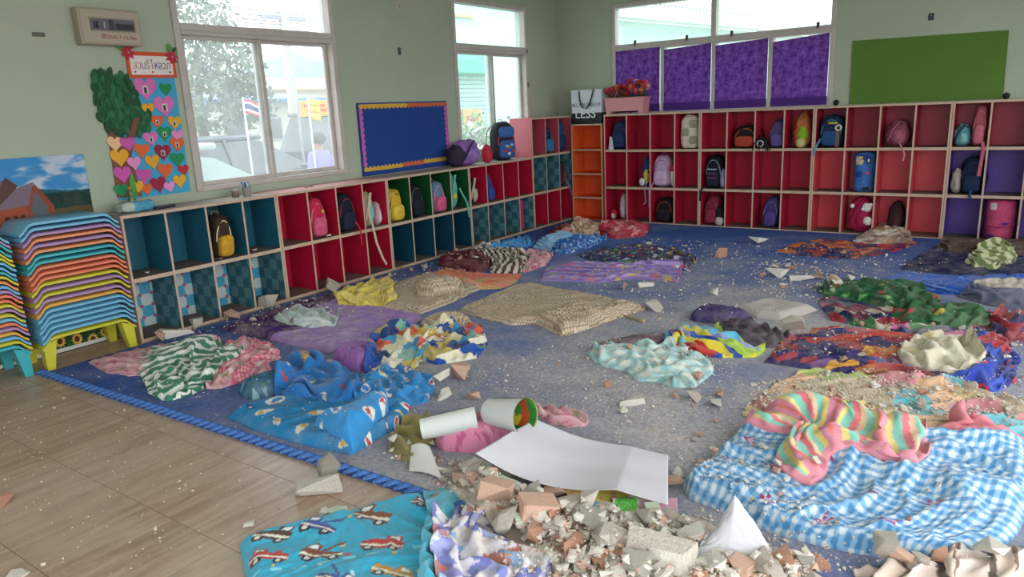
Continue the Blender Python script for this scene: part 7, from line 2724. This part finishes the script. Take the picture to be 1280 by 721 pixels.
l, r = S('G', 0, 1, 0.095, -0.05)
softbag('small lavender pouch beside the black lettered backpack', l, r, (0.035, 0.06, 0.10), '#8f8ab0', '#b5a8c0', None, 63, name='pouch')
l, r = S('G', 0, 0, -0.05)
backpack('wine red backpack leaning in the bottom crimson row', l, r, 0.15, 0.2, 0.30, '#7a2238', '#8a2a44', '#5a1a2c', '#a04a58', (0.14, -0.05), 65)
l, r = S('G', 0, 0, 0.07, -0.07)
o = softbag('black pouch over a grey-white cloth beside the wine red backpack', l, r, (0.055, 0.06, 0.10), '#18161a', None, None, 67, name='pouch')
blob(MB(), (0.005, -0.03, 0.05), (0.045, 0.045, 0.05), 0.8, 0.8, 16, 10, 0, (0, 0), 0.15, 8).build('pale_cloth', fab('#b5aca2'), o, smooth='all')
l, r = S('G', 2, 0, 0.01)
backpack('violet backpack leaning in the bottom crimson row', l, r, 0.15, 0.2, 0.30, '#43386e', '#4d4280', '#2f2850', '#7a70a8', (0.12, -0.05), 69)
# salmon unit
l, r = S('H', 0, 2, 0.0)
o = backpack('blue backpack with yellow band and a white ring handle in the dark red top row', l, r, 0.21, 0.22, 0.29, '#1f3050', '#284878', '#3a6ea0', '#4a80b0', (0, -0.02), 71)
MB().bbox(-0.02, 0.06, -0.135, -0.12, 0.225, 0.245, 0.004).build('yellow_band', fab('#b8a83a'), o)
MB().tube([(0.075 + 0.024 * math.cos(a), -0.14, 0.19 + 0.024 * math.sin(a)) for a in np.linspace(0, 2 * PI, 15)[:-1]], 0.009, 8, close=True).build('ring_handle', fab('#c9c2b8'), o)
MB().bbox(0.05, 0.085, -0.137, -0.12, 0.01, 0.165, 0.004).build('taupe_band', fab('#6a5a50'), o)
dangle(o, [(-0.09, -0.10, 0.09), (-0.12, -0.16, 0.0), (-0.135, -0.166, -0.07)], '#5f95b8', 0.012)
l, r = S('H', 2, 2, 0.0)
o = softbag('rose flowered bag with a long strap hanging over the dark red top row', l, r, (0.11, 0.1, 0.12), '#8a4858', '#a05a6a', '#b0707e', 73, (-0.03, 0), crease=0.22)
dangle(o, [(0.02, -0.09, 0.05), (0.06, -0.16, 0.0), (0.085, -0.165, -0.06), (0.075, -0.164, -0.12)], '#b87a84', 0.008)
l, r = S('H', 1, 1, 0.02)
rollbag('sky blue bedding roll printed with cars in the salmon cubbies', l, r, 0.098, 0.37, '#3f6fb4', [('#283a78', 0.0, 0.33, 0.1, 0.05), ('#d0bc94', -0.35, 0.30, 0.075, 0.08), ('#223060', 0.45, 0.30, 0.05, 0.06), ('#d8d4d0', 0.45, 0.30, 0.02, 0.03), ('#2c4a90', -0.35, 0.17, 0.07, 0.06), ('#c8505a', 0.4, 0.18, 0.03, 0.03), ('#2a2a30', 0.35, 0.03, 0.06, 0.04)], '#2c4f90', 75)
l, r = S('H', 1, 0, 0.02)
o = softbag('crimson pink bundle with white paw-like patches in the salmon bottom row', l, r, (0.125, 0.11, 0.17), '#b02450', '#a02048', '#8a1a3c', 77, crease=0.1, name='bedding_bundle', cat='bundle')
for (dx, dz, s_) in ((0.06, 0.25, 0.042), (0.075, 0.12, 0.042), (0.03, 0.235, 0.02), (0.095, 0.275, 0.02), (-0.07, 0.26, 0.02)):
    blob(MB(), (dx, -0.105, dz), (s_, 0.02, s_), 0.9, 0.9, 14, 8, 0, (0, 0), 0.1, 4).build('white_patch', fab('#ddd6d6'), o, smooth='all')
l, r = S('H', 2, 0, 0.03, 0.02)
softbag('dark brown bag at the back of a salmon bottom cubby', l, r, (0.08, 0.08, 0.15), '#3a2426', '#4a3034', None, 79, (0.04, 0))
# purple unit
l, r = S('I', 0, 2, -0.06)
softbag('aqua dotted pouch in the dark red row above the purple cubbies', l, r, (0.075, 0.09, 0.095), '#5a9aa0', '#7fb4b4', '#2a3c60', 81, name='pouch')
l, r = S('I', 0, 2, 0.06)
o = backpack('salmon pink narrow backpack in the dark red row above the purple cubbies', l, r, 0.10, 0.2, 0.34, '#b05464', '#b86070', '#a04858', '#c87a84', (0.03, 0), 83)
dangle(o, [(0.04, -0.10, 0.05), (0.055, -0.16, -0.02), (0.04, -0.165, -0.25)], '#b85a6a', 0.014)
l, r = S('I', 0, 1, -0.07)
softbag('cream cloth bag beside the navy backpack in the purple cubbies', l, r, (0.05, 0.08, 0.11), '#b0a496', '#c2b6a8', None, 85)
l, r = S('I', 0, 1, 0.05)
o = backpack('dark navy backpack in the purple middle row', l, r, 0.17, 0.2, 0.31, '#16213c', '#1a2a48', '#101828', '#2a3a58', (0, -0.02), 87)
dangle(o, [(0.0, -0.11, 0.06), (0.0, -0.16, -0.01), (0.01, -0.168, -0.04)], '#26406a', 0.012)
l, r = S('I', 1, 0, 0.0)
o = rollbag('fat pink bedding roll with purple ties in the purple bottom row', l, r, 0.115, 0.35, '#c24a70', [('#d8ccd0', -0.45, 0.30, 0.06, 0.06), ('#5a2a70', 0.4, 0.15, 0.06, 0.02), ('#5a2a70', -0.5, 0.03, 0.06, 0.04)], '#a03458', 89)
MB().tube([(0.118 * math.cos(a), 0.118 * math.sin(a), 0.12) for a in np.linspace(0, 2 * PI, 25)[:-1]], 0.006, 6, close=True).build('tie', fab('#a03a60'), o)

# ================================================================ OUTSIDE THE WINDOWS
ZG = -0.35
M_yard = mat('yard_concrete', '#b0aca2', 0.9, 0.1, 0.6, dirt='#8a9a6a', dirt_amt=0.6)
yard = struct(MB().add([(-320, -200, ZG - 0.01), (200, -200, ZG - 0.01), (200, 320, ZG - 0.01), (-320, 320, ZG - 0.01), (-320, -200, ZG - 0.5), (200, -200, ZG - 0.5), (200, 320, ZG - 0.5), (-320, 320, ZG - 0.5)],
                       [(0, 1, 2, 3), (7, 6, 5, 4), (0, 4, 5, 1), (1, 5, 6, 2), (2, 6, 7, 3), (3, 7, 4, 0)]).build('yard_ground', M_yard), 'open yard outside the classroom')
M_tyre = mat('tyre_rubber', '#1c1c1e', 0.8)
M_carglass = mat('car_glass', '#2c343c', 0.1, spec=0.8)
M_lamp = mat('tail_lamp', '#b03030', 0.3)
M_chrome = mat('car_chrome', '#b8bcc0', 0.2, metal=0.8)


def car(label, x, y, rz, colour, prof, cab, L=4.2, W=1.72, glass=None):
    """car: lower body, glazed cabin with roof, wheels, lamps; prof and cab are side outlines (length, height)"""
    o_ = thing('parked_car', label, 'car', (x, y, ZG), rz)
    m = mat('car_paint_' + colour.strip('#'), colour, 0.25, 0.03, 2, spec=0.7)
    MB().prism(prof, -W / 2, W / 2, 'xz').build('car_body', m, o_, smooth=True)
    n = len(cab)
    cx = sum(p[0] for p in cab) / n
    vs_ = []
    zb, zt = min(p[1] for p in cab), max(p[1] for p in cab)
    for s_ in (-1, 1):
        for (a, b) in cab:
            k = (b - zb) / (zt - zb)
            vs_.append((a, s_ * (W / 2 - 0.04 - 0.20 * k), b))
    MB().add(vs_, [tuple(range(n - 1, -1, -1)), tuple(range(n, 2 * n))] + [(i, (i + 1) % n, n + (i + 1) % n, n + i) for i in range(n)]).build('cabin_glass', glass or M_carglass, o_, smooth=True)
    tops = [p for p in cab if p[1] > zt - 0.12]
    a0, a1 = min(p[0] for p in tops), max(p[0] for p in tops)
    MB().bbox(a0 - 0.05, a1 + 0.05, -W / 2 + 0.2, W / 2 - 0.2, zt - 0.03, zt + 0.04, 0.02).build('roof', m, o_)
    for s_ in (-1, 1):
        for xx in (L * 0.2, L * 0.81):
            wh = MB().lathe([(0.12, -0.1), (0.30, -0.1), (0.32, -0.07), (0.32, 0.07), (0.30, 0.1), (0.12, 0.1)], (xx, s_ * (W / 2 - 0.09), 0.32), 20, axis='y').build('wheel', M_tyre, o_, smooth=True)
            MB().lathe([(0.02, -0.115), (0.17, -0.11), (0.17, 0.11), (0.02, 0.115)], (xx, s_ * (W / 2 - 0.09), 0.32), 14, axis='y').build('hubcap', M_chrome, wh, smooth=True)
        MB().bbox(-0.02, 0.05, s_ * 0.6 - 0.14, s_ * 0.6 + 0.14, 0.62, 0.78, 0.01).build('tail_lamp', M_lamp, o_)
        MB().bbox(L - 0.06, L + 0.01, s_ * 0.6 - 0.16, s_ * 0.6 + 0.16, 0.55, 0.68, 0.01).build('headlamp', M_chrome, o_)
        # pillars and a door mirror
        MB().tube([(cx, s_ * (W / 2 - 0.04), zb), (cx - 0.03, s_ * (W / 2 - 0.23), zt)], 0.03, 6).build('door_pillar', m, o_)
        MB().bbox(L * 0.62, L * 0.67, s_ * (W / 2 + 0.09) - 0.08, s_ * (W / 2 + 0.09) + 0.08, 0.92, 1.05, 0.02).build('door_mirror', m, o_)
    MB().bbox(-0.06, 0.04, -W / 2 + 0.06, W / 2 - 0.06, 0.3, 0.5, 0.03).build('bumper', m, o_)
    return o_


sedan = [(0, 0.32), (-0.02, 0.7), (0.12, 0.92), (1.0, 0.96), (2.9, 0.97), (4.0, 0.82), (4.18, 0.66), (4.2, 0.3)]
sedan_c = [(0.35, 0.94), (0.95, 1.38), (1.5, 1.46), (2.1, 1.42), (2.95, 0.96)]
pick = [(0, 0.45), (0, 1.0), (2.0, 1.02), (2.1, 1.05), (3.7, 1.05), (4.9, 0.98), (5.05, 0.8), (5.05, 0.4)]
pick_c = [(2.05, 1.04), (2.15, 1.68), (3.2, 1.7), (3.9, 1.04)]
suv = [(0, 0.4), (-0.02, 1.05), (0.6, 1.08), (3.2, 1.08), (4.3, 0.98), (4.42, 0.75), (4.42, 0.4)]
suv_c = [(0.08, 1.06), (0.3, 1.72), (2.3, 1.76), (3.2, 1.07)]
hatch = [(0, 0.32), (-0.02, 0.85), (0.3, 0.98), (2.9, 0.98), (3.95, 0.86), (4.15, 0.66), (4.15, 0.3)]
hatch_c = [(0.05, 0.96), (0.45, 1.42), (2.0, 1.47), (2.5, 1.36), (3.2, 0.97)]
RY = PI / 2
car('silver hatchback parked right outside the classroom window', -2.55, -5.95, RY, '#c3cbd0', hatch, hatch_c, 4.15, 1.72, mat('painted_sky_reflection_glass', '#aeb9c0', 0.1, spec=0.8))  # sky reflection is put into the pale base colour of the cabin glass
car('dark blue-grey sedan parked behind the silver hatchback', -5.3, -3.0, RY, '#3b4654', sedan, sedan_c)
car('dark grey sports utility car parked across the yard', -7.1, 1.9, RY, '#3a4048', suv, suv_c, 4.42, 1.8)
car('white pickup truck parked in front of the big tree', -9.3, -3.3, RY, '#cfd2d2', pick, pick_c, 5.05, 1.8)

# flags on short poles
def flag(label, x, y, ztop, stripes_, hang, pole_c='#c8ccd0', wid=0.2, hh=0.2):
    o_ = thing('flag', label, 'flag', (x, y, ZG))
    H_ = ztop - ZG
    MB().tube([(0, 0, 0), (0.0, -0.01, H_)], 0.012, 8).build('flagpole', mat('flagpole_' + pole_c.strip('#'), pole_c, 0.4), o_)
    n = len(stripes_)
    for k, c in enumerate(stripes_):
        f0, f1 = k / n, (k + 1) / n
        nn = 9
        vs_ = []
        for f in (f0, f1):
            for q in range(nn):
                g = q / (nn - 1)
                vs_.append((0.025 * math.sin(g * 7 + f * 2), g * wid, H_ - 0.02 - f * hh - hang * g * g))
        mb = MB().add(vs_, [(q, q + 1, nn + q + 1, nn + q) for q in range(nn - 1)])
        ob = mb.build('flag_stripe', mat('flag_cloth_' + c.strip('#'), c, 0.8), o_, smooth='all')
        md = ob.modifiers.new('thickness', 'SOLIDIFY')
        md.thickness = 0.003
    return o_


flag('small red, white and blue striped flag on a pole outside the window', -3.2, -2.10, 1.62, ['#b83a48', '#d8d8dc', '#3a3f7a', '#3a3f7a', '#d8d8dc', '#b83a48'], 0.10, wid=0.26, hh=0.17)
flag('yellow flag on a white pole outside the window', -3.2, -1.13, 1.61, ['#d8b83a', '#d8b83a', '#dcc04a'], 0.02, wid=0.16, hh=0.27)
flag('small yellow flag among the parked cars', -6.4, -2.05, 1.5, ['#d0b438', '#d0b438'], 0.08, wid=0.2, hh=0.2)

# street banner with red lettering
o = thing('street_banner', 'orange banner with red printed lines beside the yellow flag', 'banner', (-4.6, 0.15, ZG))
for yy in (-0.32, 0.32):
    MB().tube([(0, yy, 0), (0, yy, 1.98)], 0.02, 8).build('banner_post', M_greyp, o)
MB().bbox(-0.01, 0.01, -0.32, 0.32, 1.72, 1.96, 0.004).build('banner_cloth', mat('orange_banner', '#d8923c', 0.7), o)
for q_, (a_, b_) in enumerate(((-0.22, 0.2), (-0.16, 0.24))):
    MB().bbox(0.01, 0.014, a_, b_, 1.86 - 0.07 * q_, 1.90 - 0.07 * q_, 0.002).build('printed_line', mat('banner_red', '#b83c34', 0.6), o)

# utility pole with wires
o = thing('utility_pole', 'concrete utility pole carrying cables across the yard', 'pole', (-14, 7.35, ZG))
MB().tube([(0, 0, 0), (0, 0, 7.0)], [0.17, 0.12], 10).build('pole_shaft', mat('pole_concrete', '#a9a49a', 0.9), o)
MB().bbox(-0.05, 0.05, -0.8, 0.8, 4.55, 4.68, 0.01).build('crossarm', M_greyp, o)
for k, (z0_, z1_) in enumerate(((4.95, 4.75), (4.68, 4.62), (4.58, 4.50), (4.35, 4.42), (4.15, 4.3))):
    MB().tube([(0, -14, z0_ + 0.3), (0, -7, z0_ - 0.05), (0, 0, z1_), (0, 6, z1_ - 0.12), (0, 12, z1_ + 0.1)], 0.016, 5).build('cable', M_darkp, o)


# trees: trunk, limbs and a crown of leaf blades
def tree(label, x, y, lobes, nleaf, colour, seed, leaf=0.16, trunk_h=2.0, rt=0.14):
    o_ = thing('leafy_tree', label, 'tree', (x, y, ZG))
    bark = mat('tree_bark', '#5a4a3c', 0.9, 0.2, 8)
    MB().tube([(0, 0, 0), (0.05, 0.03, trunk_h * 0.5), (0, 0, trunk_h), (0.05, 0.1, trunk_h + 0.8)], [rt, rt * 0.85, rt * 0.7, rt * 0.3], 8).build('trunk', bark, o_, smooth=True)
    for (cx, cy, cz, rr_) in lobes[:5]:
        MB().tube([(0, 0, trunk_h * 0.8), (cx * 0.5, cy * 0.5, (trunk_h + cz) / 2), (cx, cy, cz)], [rt * 0.5, rt * 0.3, 0.015], 6).build('limb', bark, o_, smooth=True)
    r = np.random.RandomState(seed)
    V, F = [], []
    for k in range(nleaf):
        cx, cy, cz, rr_ = lobes[r.randint(len(lobes))]
        d = r.normal(size=3)
        d /= np.linalg.norm(d)
        p = np.array([cx, cy, cz]) + d * rr_ * r.uniform(0.55, 1.0)
        a = r.normal(size=3)
        a /= np.linalg.norm(a)
        b = np.cross(a, d)
        b /= np.linalg.norm(b) + 1e-6
        L_ = leaf * r.uniform(0.7, 1.3)
        i = len(V)
        V += [p - a * L_ / 2, p + b * L_ * 0.3, p + a * L_ / 2, p - b * L_ * 0.3]
        F.append((i, i + 1, i + 2, i + 3))
    me = bpy.data.meshes.new('foliage')
    me.from_pydata([tuple(v) for v in V], [], F)
    me.materials.append(mat('foliage_' + colour.strip('#'), colour, 0.7, 0.35, 3))
    ob = bpy.data.objects.new('foliage', me)
    COL.objects.link(ob)
    ob.parent = o_
    ob['kind'] = 'stuff'
    return o_


tree('big leafy tree across the yard behind the parked cars', -11.5, 2.6, [(0, 0.2, 3.9, 1.1), (0, -0.5, 3.2, 1.0), (0.2, 0.8, 3.0, 0.85), (0, -0.9, 4.6, 0.9), (0, 0.1, 2.3, 1.0), (0.1, 1.3, 2.2, 0.75), (0, -0.8, 2.0, 0.8)], 5200, '#56664c', 3, 0.15, 2.0, 0.16)
tree('tree rising behind the neighbouring roof', 5.5, 16.0, [(0, 0, 5.6, 1.5), (1.2, 0.3, 4.9, 1.3), (-1.0, 0.2, 4.6, 1.1), (2.2, 0, 4.2, 1.0)], 3200, '#5a6a4a', 5, 0.2, 3.0, 0.15)
# flowering bush under the corner window
o = thing('flowering_bush', 'pale flowering bush outside the corner window', 'bush', (-3.2, 2.1, ZG))
MB().tube([(0, 0, 0), (0.02, 0.05, 0.5), (0, 0, 0.9)], [0.03, 0.025, 0.012], 6).build('stem', mat('bush_stem', '#5a4a38', 0.9), o)
r = np.random.RandomState(8)
for nm, n, cc in (('foliage', 900, '#6a8a5a'), ('blossom', 500, '#c8a8b4')):
    V, F = [], []
    for k in range(n):
        p = np.array([0, 0, 1.15]) + r.normal(size=3) * np.array([0.22, 0.5, 0.18])
        a, b = r.normal(size=3) * 0.03, r.normal(size=3) * 0.025
        i = len(V)
        V += [p - a, p + b, p + a, p - b]
        F.append((i, i + 1, i + 2, i + 3))
    me = bpy.data.meshes.new(nm)
    me.from_pydata([tuple(v) for v in V], [], F)
    me.materials.append(mat('bush_' + nm, cc, 0.7, 0.2, 6))
    ob = bpy.data.objects.new(nm, me)
    COL.objects.link(ob)
    ob.parent = o
    ob['kind'] = 'stuff'

# distant blue-roofed building, long low house, hills
def house(label, x, y, w_, d_, h_, wall, roof, rise, nwin=3):
    o_ = thing('far_building', label, 'building', (x, y, ZG))
    wm, rm = mat('wall_' + wall.strip('#'), wall, 0.9, 0.06, 0.8), mat('roof_' + roof.strip('#'), roof, 0.6, 0.08, 0.8)
    MB().box(-d_, 0, -w_ / 2, w_ / 2, 0, h_).build('house_wall', wm, o_)
    MB().prism([(-d_ - 0.5, h_), (0.6, h_), (0.6, h_ + 0.12), (-d_ / 2, h_ + rise), (-d_ - 0.5, h_ + 0.12)], -w_ / 2 - 0.5, w_ / 2 + 0.5, 'xz').build('roof', rm, o_)
    for k in range(nwin):
        yy = (k + 0.5) / nwin * w_ - w_ / 2
        f = MB().bbox(0.0, 0.06, yy - 0.5, yy + 0.5, h_ * 0.35, h_ * 0.75, 0.01).build('window_unit', M_greyp, o_)
        MB().box(0.06, 0.075, yy - 0.42, yy + 0.42, h_ * 0.38, h_ * 0.72).build('pane', M_carglass, f)
    return o_


house('low building with a blue metal roof beyond the parked cars', -22, 12.6, 5.5, 6, 2.45, '#a8a49c', '#4a74b0', 0.45)
house('long pale house with a beige tiled roof below the hills', -30, 21.5, 12, 7, 3.3, '#b5aa9a', '#a8957c', 0.9, 5)
ho = thing('far_hills', 'hazy blue-green hills on the horizon', 'hill', (-250, 200, ZG))
hp_ = [(-60, 0), (-25, 14), (-12, 19.5), (0, 22.5), (9, 27), (18, 29.3), (24, 31), (36, 34), (55, 30), (80, 18), (110, 0)]
vs_, fs_ = [], []
for i, xx in enumerate((0, -20, -50, -90)):
    for (a, b) in hp_:
        vs_.append((xx, a + i * 3, b * (0.0, 0.72, 1.0, 0.0)[i]))
n = len(hp_)
for i in range(3):
    for k in range(n - 1):
        fs_.append((i * n + k, i * n + k + 1, (i + 1) * n + k + 1, (i + 1) * n + k))
MB().add(vs_, fs_).build('hillside', mat('hazy_hill', '#6d8489', 0.9, 0.08, 0.05), ho, smooth='all')
MB().add([(x - 4, y, z * 0.5) for x, y, z in vs_], fs_).build('foothill', mat('hazy_foothill', '#62786c', 0.9, 0.1, 0.05), ho, smooth='all')

# green shop across the lane, seen through the corner window
sh = thing('shop_building', 'pale green shop with a roller shutter and a mint fascia across the lane', 'building', (-9, 10.8, ZG))
M_shop = mat('pale_aqua_wall', '#b9d6cf', 0.8, 0.04, 1)
MB().box(-0.8, 0, -4.2, 4.2, 0, 6.5).build('shop_wall', M_shop, sh)
MB().bbox(0.0, 0.55, -4.2, 4.2, 2.72, 3.3, 0.02).build('fascia', mat('mint_fascia', '#5fbf9c', 0.6), sh)
for k in range(22):
    z_ = 0.05 + k * 0.12
    MB().bbox(0.0, 0.05, -1.9, 0.55, z_, z_ + 0.11, 0.012).build('shutter_slat', mat('shutter_grey_green', '#b5c8c0', 0.5), sh)
for (a, b) in ((0.6, 0.8), (1.75, 1.95), (3.1, 3.3)):
    MB().bbox(0.0, 0.12, a, b, 0, 2.72, 0.01).build('door_post', mat('teal_post', '#6fb5ac', 0.6), sh)
f = MB().box(0.0, 0.03, 0.8, 1.75, 0.1, 1.9).build('glass_door', M_carglass, sh)
MB().bbox(0.06, 0.10, -1.6, -0.75, 1.2, 1.75, 0.01).build('shop_sign', mat('shop_sign_orange', '#d8a05c', 0.6), sh)
MB().bbox(0.10, 0.104, -1.45, -0.9, 1.4, 1.56, 0.002).build('printed_panel', mat('banner_red', '#b83c34', 0.6), sh)
MB().bbox(0.0, 0.08, -4.0, -0.8, 4.25, 4.34, 0.01).build('ledge', mat('ledge_ochre', '#c0a07a', 0.8), sh)

# neighbouring building whose eaves show through the wide window
def lvl(u, v, z):
    return Vector(floor_pt(u, v, z))
A_, B_ = lvl(800, 6, 3.0), lvl(1000, 29, 3.0)
dr = (B_ - A_)
dr.z = 0
dr.normalize()
nrm = Vector((-dr.y, dr.x, 0))
if nrm.x > 0:
    nrm = -nrm
nb_ = thing('neighbour_building', 'neighbouring white building with a corrugated roof behind the wide window', 'building', (A_.x, A_.y, ZG))
def loc3(p):
    return (p.x - A_.x, p.y - A_.y, p.z - ZG)
S0, S1 = A_ - dr * 1.6, A_ + dr * 12
def quad(p, q, w_, z0_, z1_):
    """upright slab between plan points, thickness w_"""
    a, b = p + nrm * 0, q + nrm * 0
    c, d = q + nrm * w_, p + nrm * w_
    vs_ = [(v.x - A_.x, v.y - A_.y, z0_ - ZG) for v in (a, b, c, d)] + [(v.x - A_.x, v.y - A_.y, z1_ - ZG) for v in (a, b, c, d)]
    return MB().add(vs_, [(0, 1, 2, 3), (7, 6, 5, 4), (0, 4, 5, 1), (1, 5, 6, 2), (2, 6, 7, 3), (3, 7, 4, 0)])
quad(S0 + nrm * 0.7, S1 + nrm * 0.7, 1.6, ZG, 2.85).build('building_wall', mat('pale_blue_wall', '#c3dadb', 0.8, 0.03, 1), nb_)
quad(S0 + nrm * 0.02, S1 + nrm * 0.02, 0.7, 2.86, 2.9).build('soffit', mat('white_soffit', '#d2d6d2', 0.8), nb_)
quad(S0, S1, 0.03, 2.78, 3.0).build('fascia_board', mat('white_fascia', '#ccd2ce', 0.7), nb_)
# corrugated roofing: ridges running up the slope
Ltot = (S1 - S0).length
nr = 110
vs_, fs_ = [], []
for k in range(nr * 4 + 1):
    f_ = k / (nr * 4)
    p = S0 + dr * (Ltot * f_) - nrm * 0.06
    z = 3.02 + 0.035 * (1 if k % 4 in (1, 2) else 0)
    q = p + nrm * 2.4
    vs_ += [(p.x - A_.x, p.y - A_.y, z - ZG), (q.x - A_.x, q.y - A_.y, z + 0.7 - ZG)]
for k in range(nr * 4):
    fs_.append((2 * k, 2 * k + 2, 2 * k + 3, 2 * k + 1))
ob = MB().add(vs_, fs_).build('corrugated_roof', mat('pale_roof_sheet', '#b9bdb8', 0.6, 0.08, 1), nb_)
md = ob.modifiers.new('thickness', 'SOLIDIFY')
md.thickness = 0.012

# a person in a purple shirt standing in the yard with their back to the window
def person():
    o_ = thing('person', 'person in a purple shirt and dark trousers standing among the parked cars', 'person', (-3.7, -0.62, ZG), -PI / 2)
    J = {'pel': (0, 0, 0.80), 'belly': (0, 0.01, 0.93), 'chest': (0, 0.0, 1.12), 'neck': (0, 0, 1.24), 'neck2': (0, -0.01, 1.29), 'head': (0, -0.015, 1.38), 'crown': (0, -0.005, 1.46),
         'shl': (0.15, 0, 1.19), 'ell': (0.2, 0.02, 0.96), 'wrl': (0.19, -0.06, 0.76), 'hal': (0.185, -0.08, 0.68), 'shr': (-0.15, 0, 1.19), 'elr': (-0.2, 0.02, 0.96), 'wrr': (-0.18, -0.07, 0.77), 'har': (-0.175, -0.09, 0.69),
         'hil': (0.085, 0, 0.76), 'knl': (0.09, -0.01, 0.43), 'anl': (0.09, 0.02, 0.08), 'tol': (0.1, -0.11, 0.03), 'hir': (-0.085, 0, 0.76), 'knr': (-0.09, -0.01, 0.43), 'anr': (-0.09, 0.02, 0.08), 'tor': (-0.1, -0.11, 0.03)}
    Rr = {'pel': .13, 'belly': .125, 'chest': .14, 'neck': .055, 'neck2': .05, 'head': .085, 'crown': .055, 'shl': .06, 'shr': .06, 'ell': .042, 'elr': .042, 'wrl': .028, 'wrr': .028, 'hal': .03, 'har': .03,
          'hil': .085, 'hir': .085, 'knl': .058, 'knr': .058, 'anl': .038, 'anr': .038, 'tol': .03, 'tor': .03}
    E_ = [('pel', 'belly'), ('belly', 'chest'), ('chest', 'neck'), ('neck', 'neck2'), ('neck2', 'head'), ('head', 'crown'), ('chest', 'shl'), ('shl', 'ell'), ('ell', 'wrl'), ('wrl', 'hal'), ('chest', 'shr'), ('shr', 'elr'), ('elr', 'wrr'), ('wrr', 'har'),
          ('pel', 'hil'), ('hil', 'knl'), ('knl', 'anl'), ('anl', 'tol'), ('pel', 'hir'), ('hir', 'knr'), ('knr', 'anr'), ('anr', 'tor')]
    keys = list(J)
    me = bpy.data.meshes.new('body')
    me.from_pydata([J[k] for k in keys], [(keys.index(a), keys.index(b)) for a, b in E_], [])
    tmp = bpy.data.objects.new('tmp_body', me)
    COL.objects.link(tmp)
    tmp.modifiers.new('skin', 'SKIN')
    for i, k in enumerate(keys):
        me.skin_vertices[0].data[i].radius = (Rr[k], Rr[k] * (0.75 if k in ('chest', 'belly', 'pel') else 1))
        me.skin_vertices[0].data[i].use_root = (k == 'pel')
    sb = tmp.modifiers.new('sub', 'SUBSURF')
    sb.levels = 2
    dg = bpy.context.evaluated_depsgraph_get()
    m2 = bpy.data.meshes.new_from_object(tmp.evaluated_get(dg))
    bpy.data.objects.remove(tmp)
    for m_ in (mat('skin_tone', '#a87c62', 0.6), mat('purple_shirt', '#8a7fc0', 0.85), mat('dark_trousers', '#33343c', 0.85)):
        m2.materials.append(m_)
    for p in m2.polygons:
        c = p.center
        p.material_index = 0 if c.z > 1.255 or (abs(c.x) > 0.13 and c.z < 0.98 and c.z > 0.6 and abs(c.x) > 0.15) or c.z < 0.09 else (1 if c.z > 0.78 else 2)
        p.use_smooth = True
    ob = bpy.data.objects.new('body', m2)
    COL.objects.link(ob)
    ob.parent = o_
    blob(MB(), (0, 0.018, 1.415), (0.096, 0.10, 0.085), 0.9, 0.9, 20, 12, 0.0, (0, 0), 0.06, 3).build('hair', mat('dark_hair', '#26201e', 0.7), o_, smooth='all')
    return o_


person()
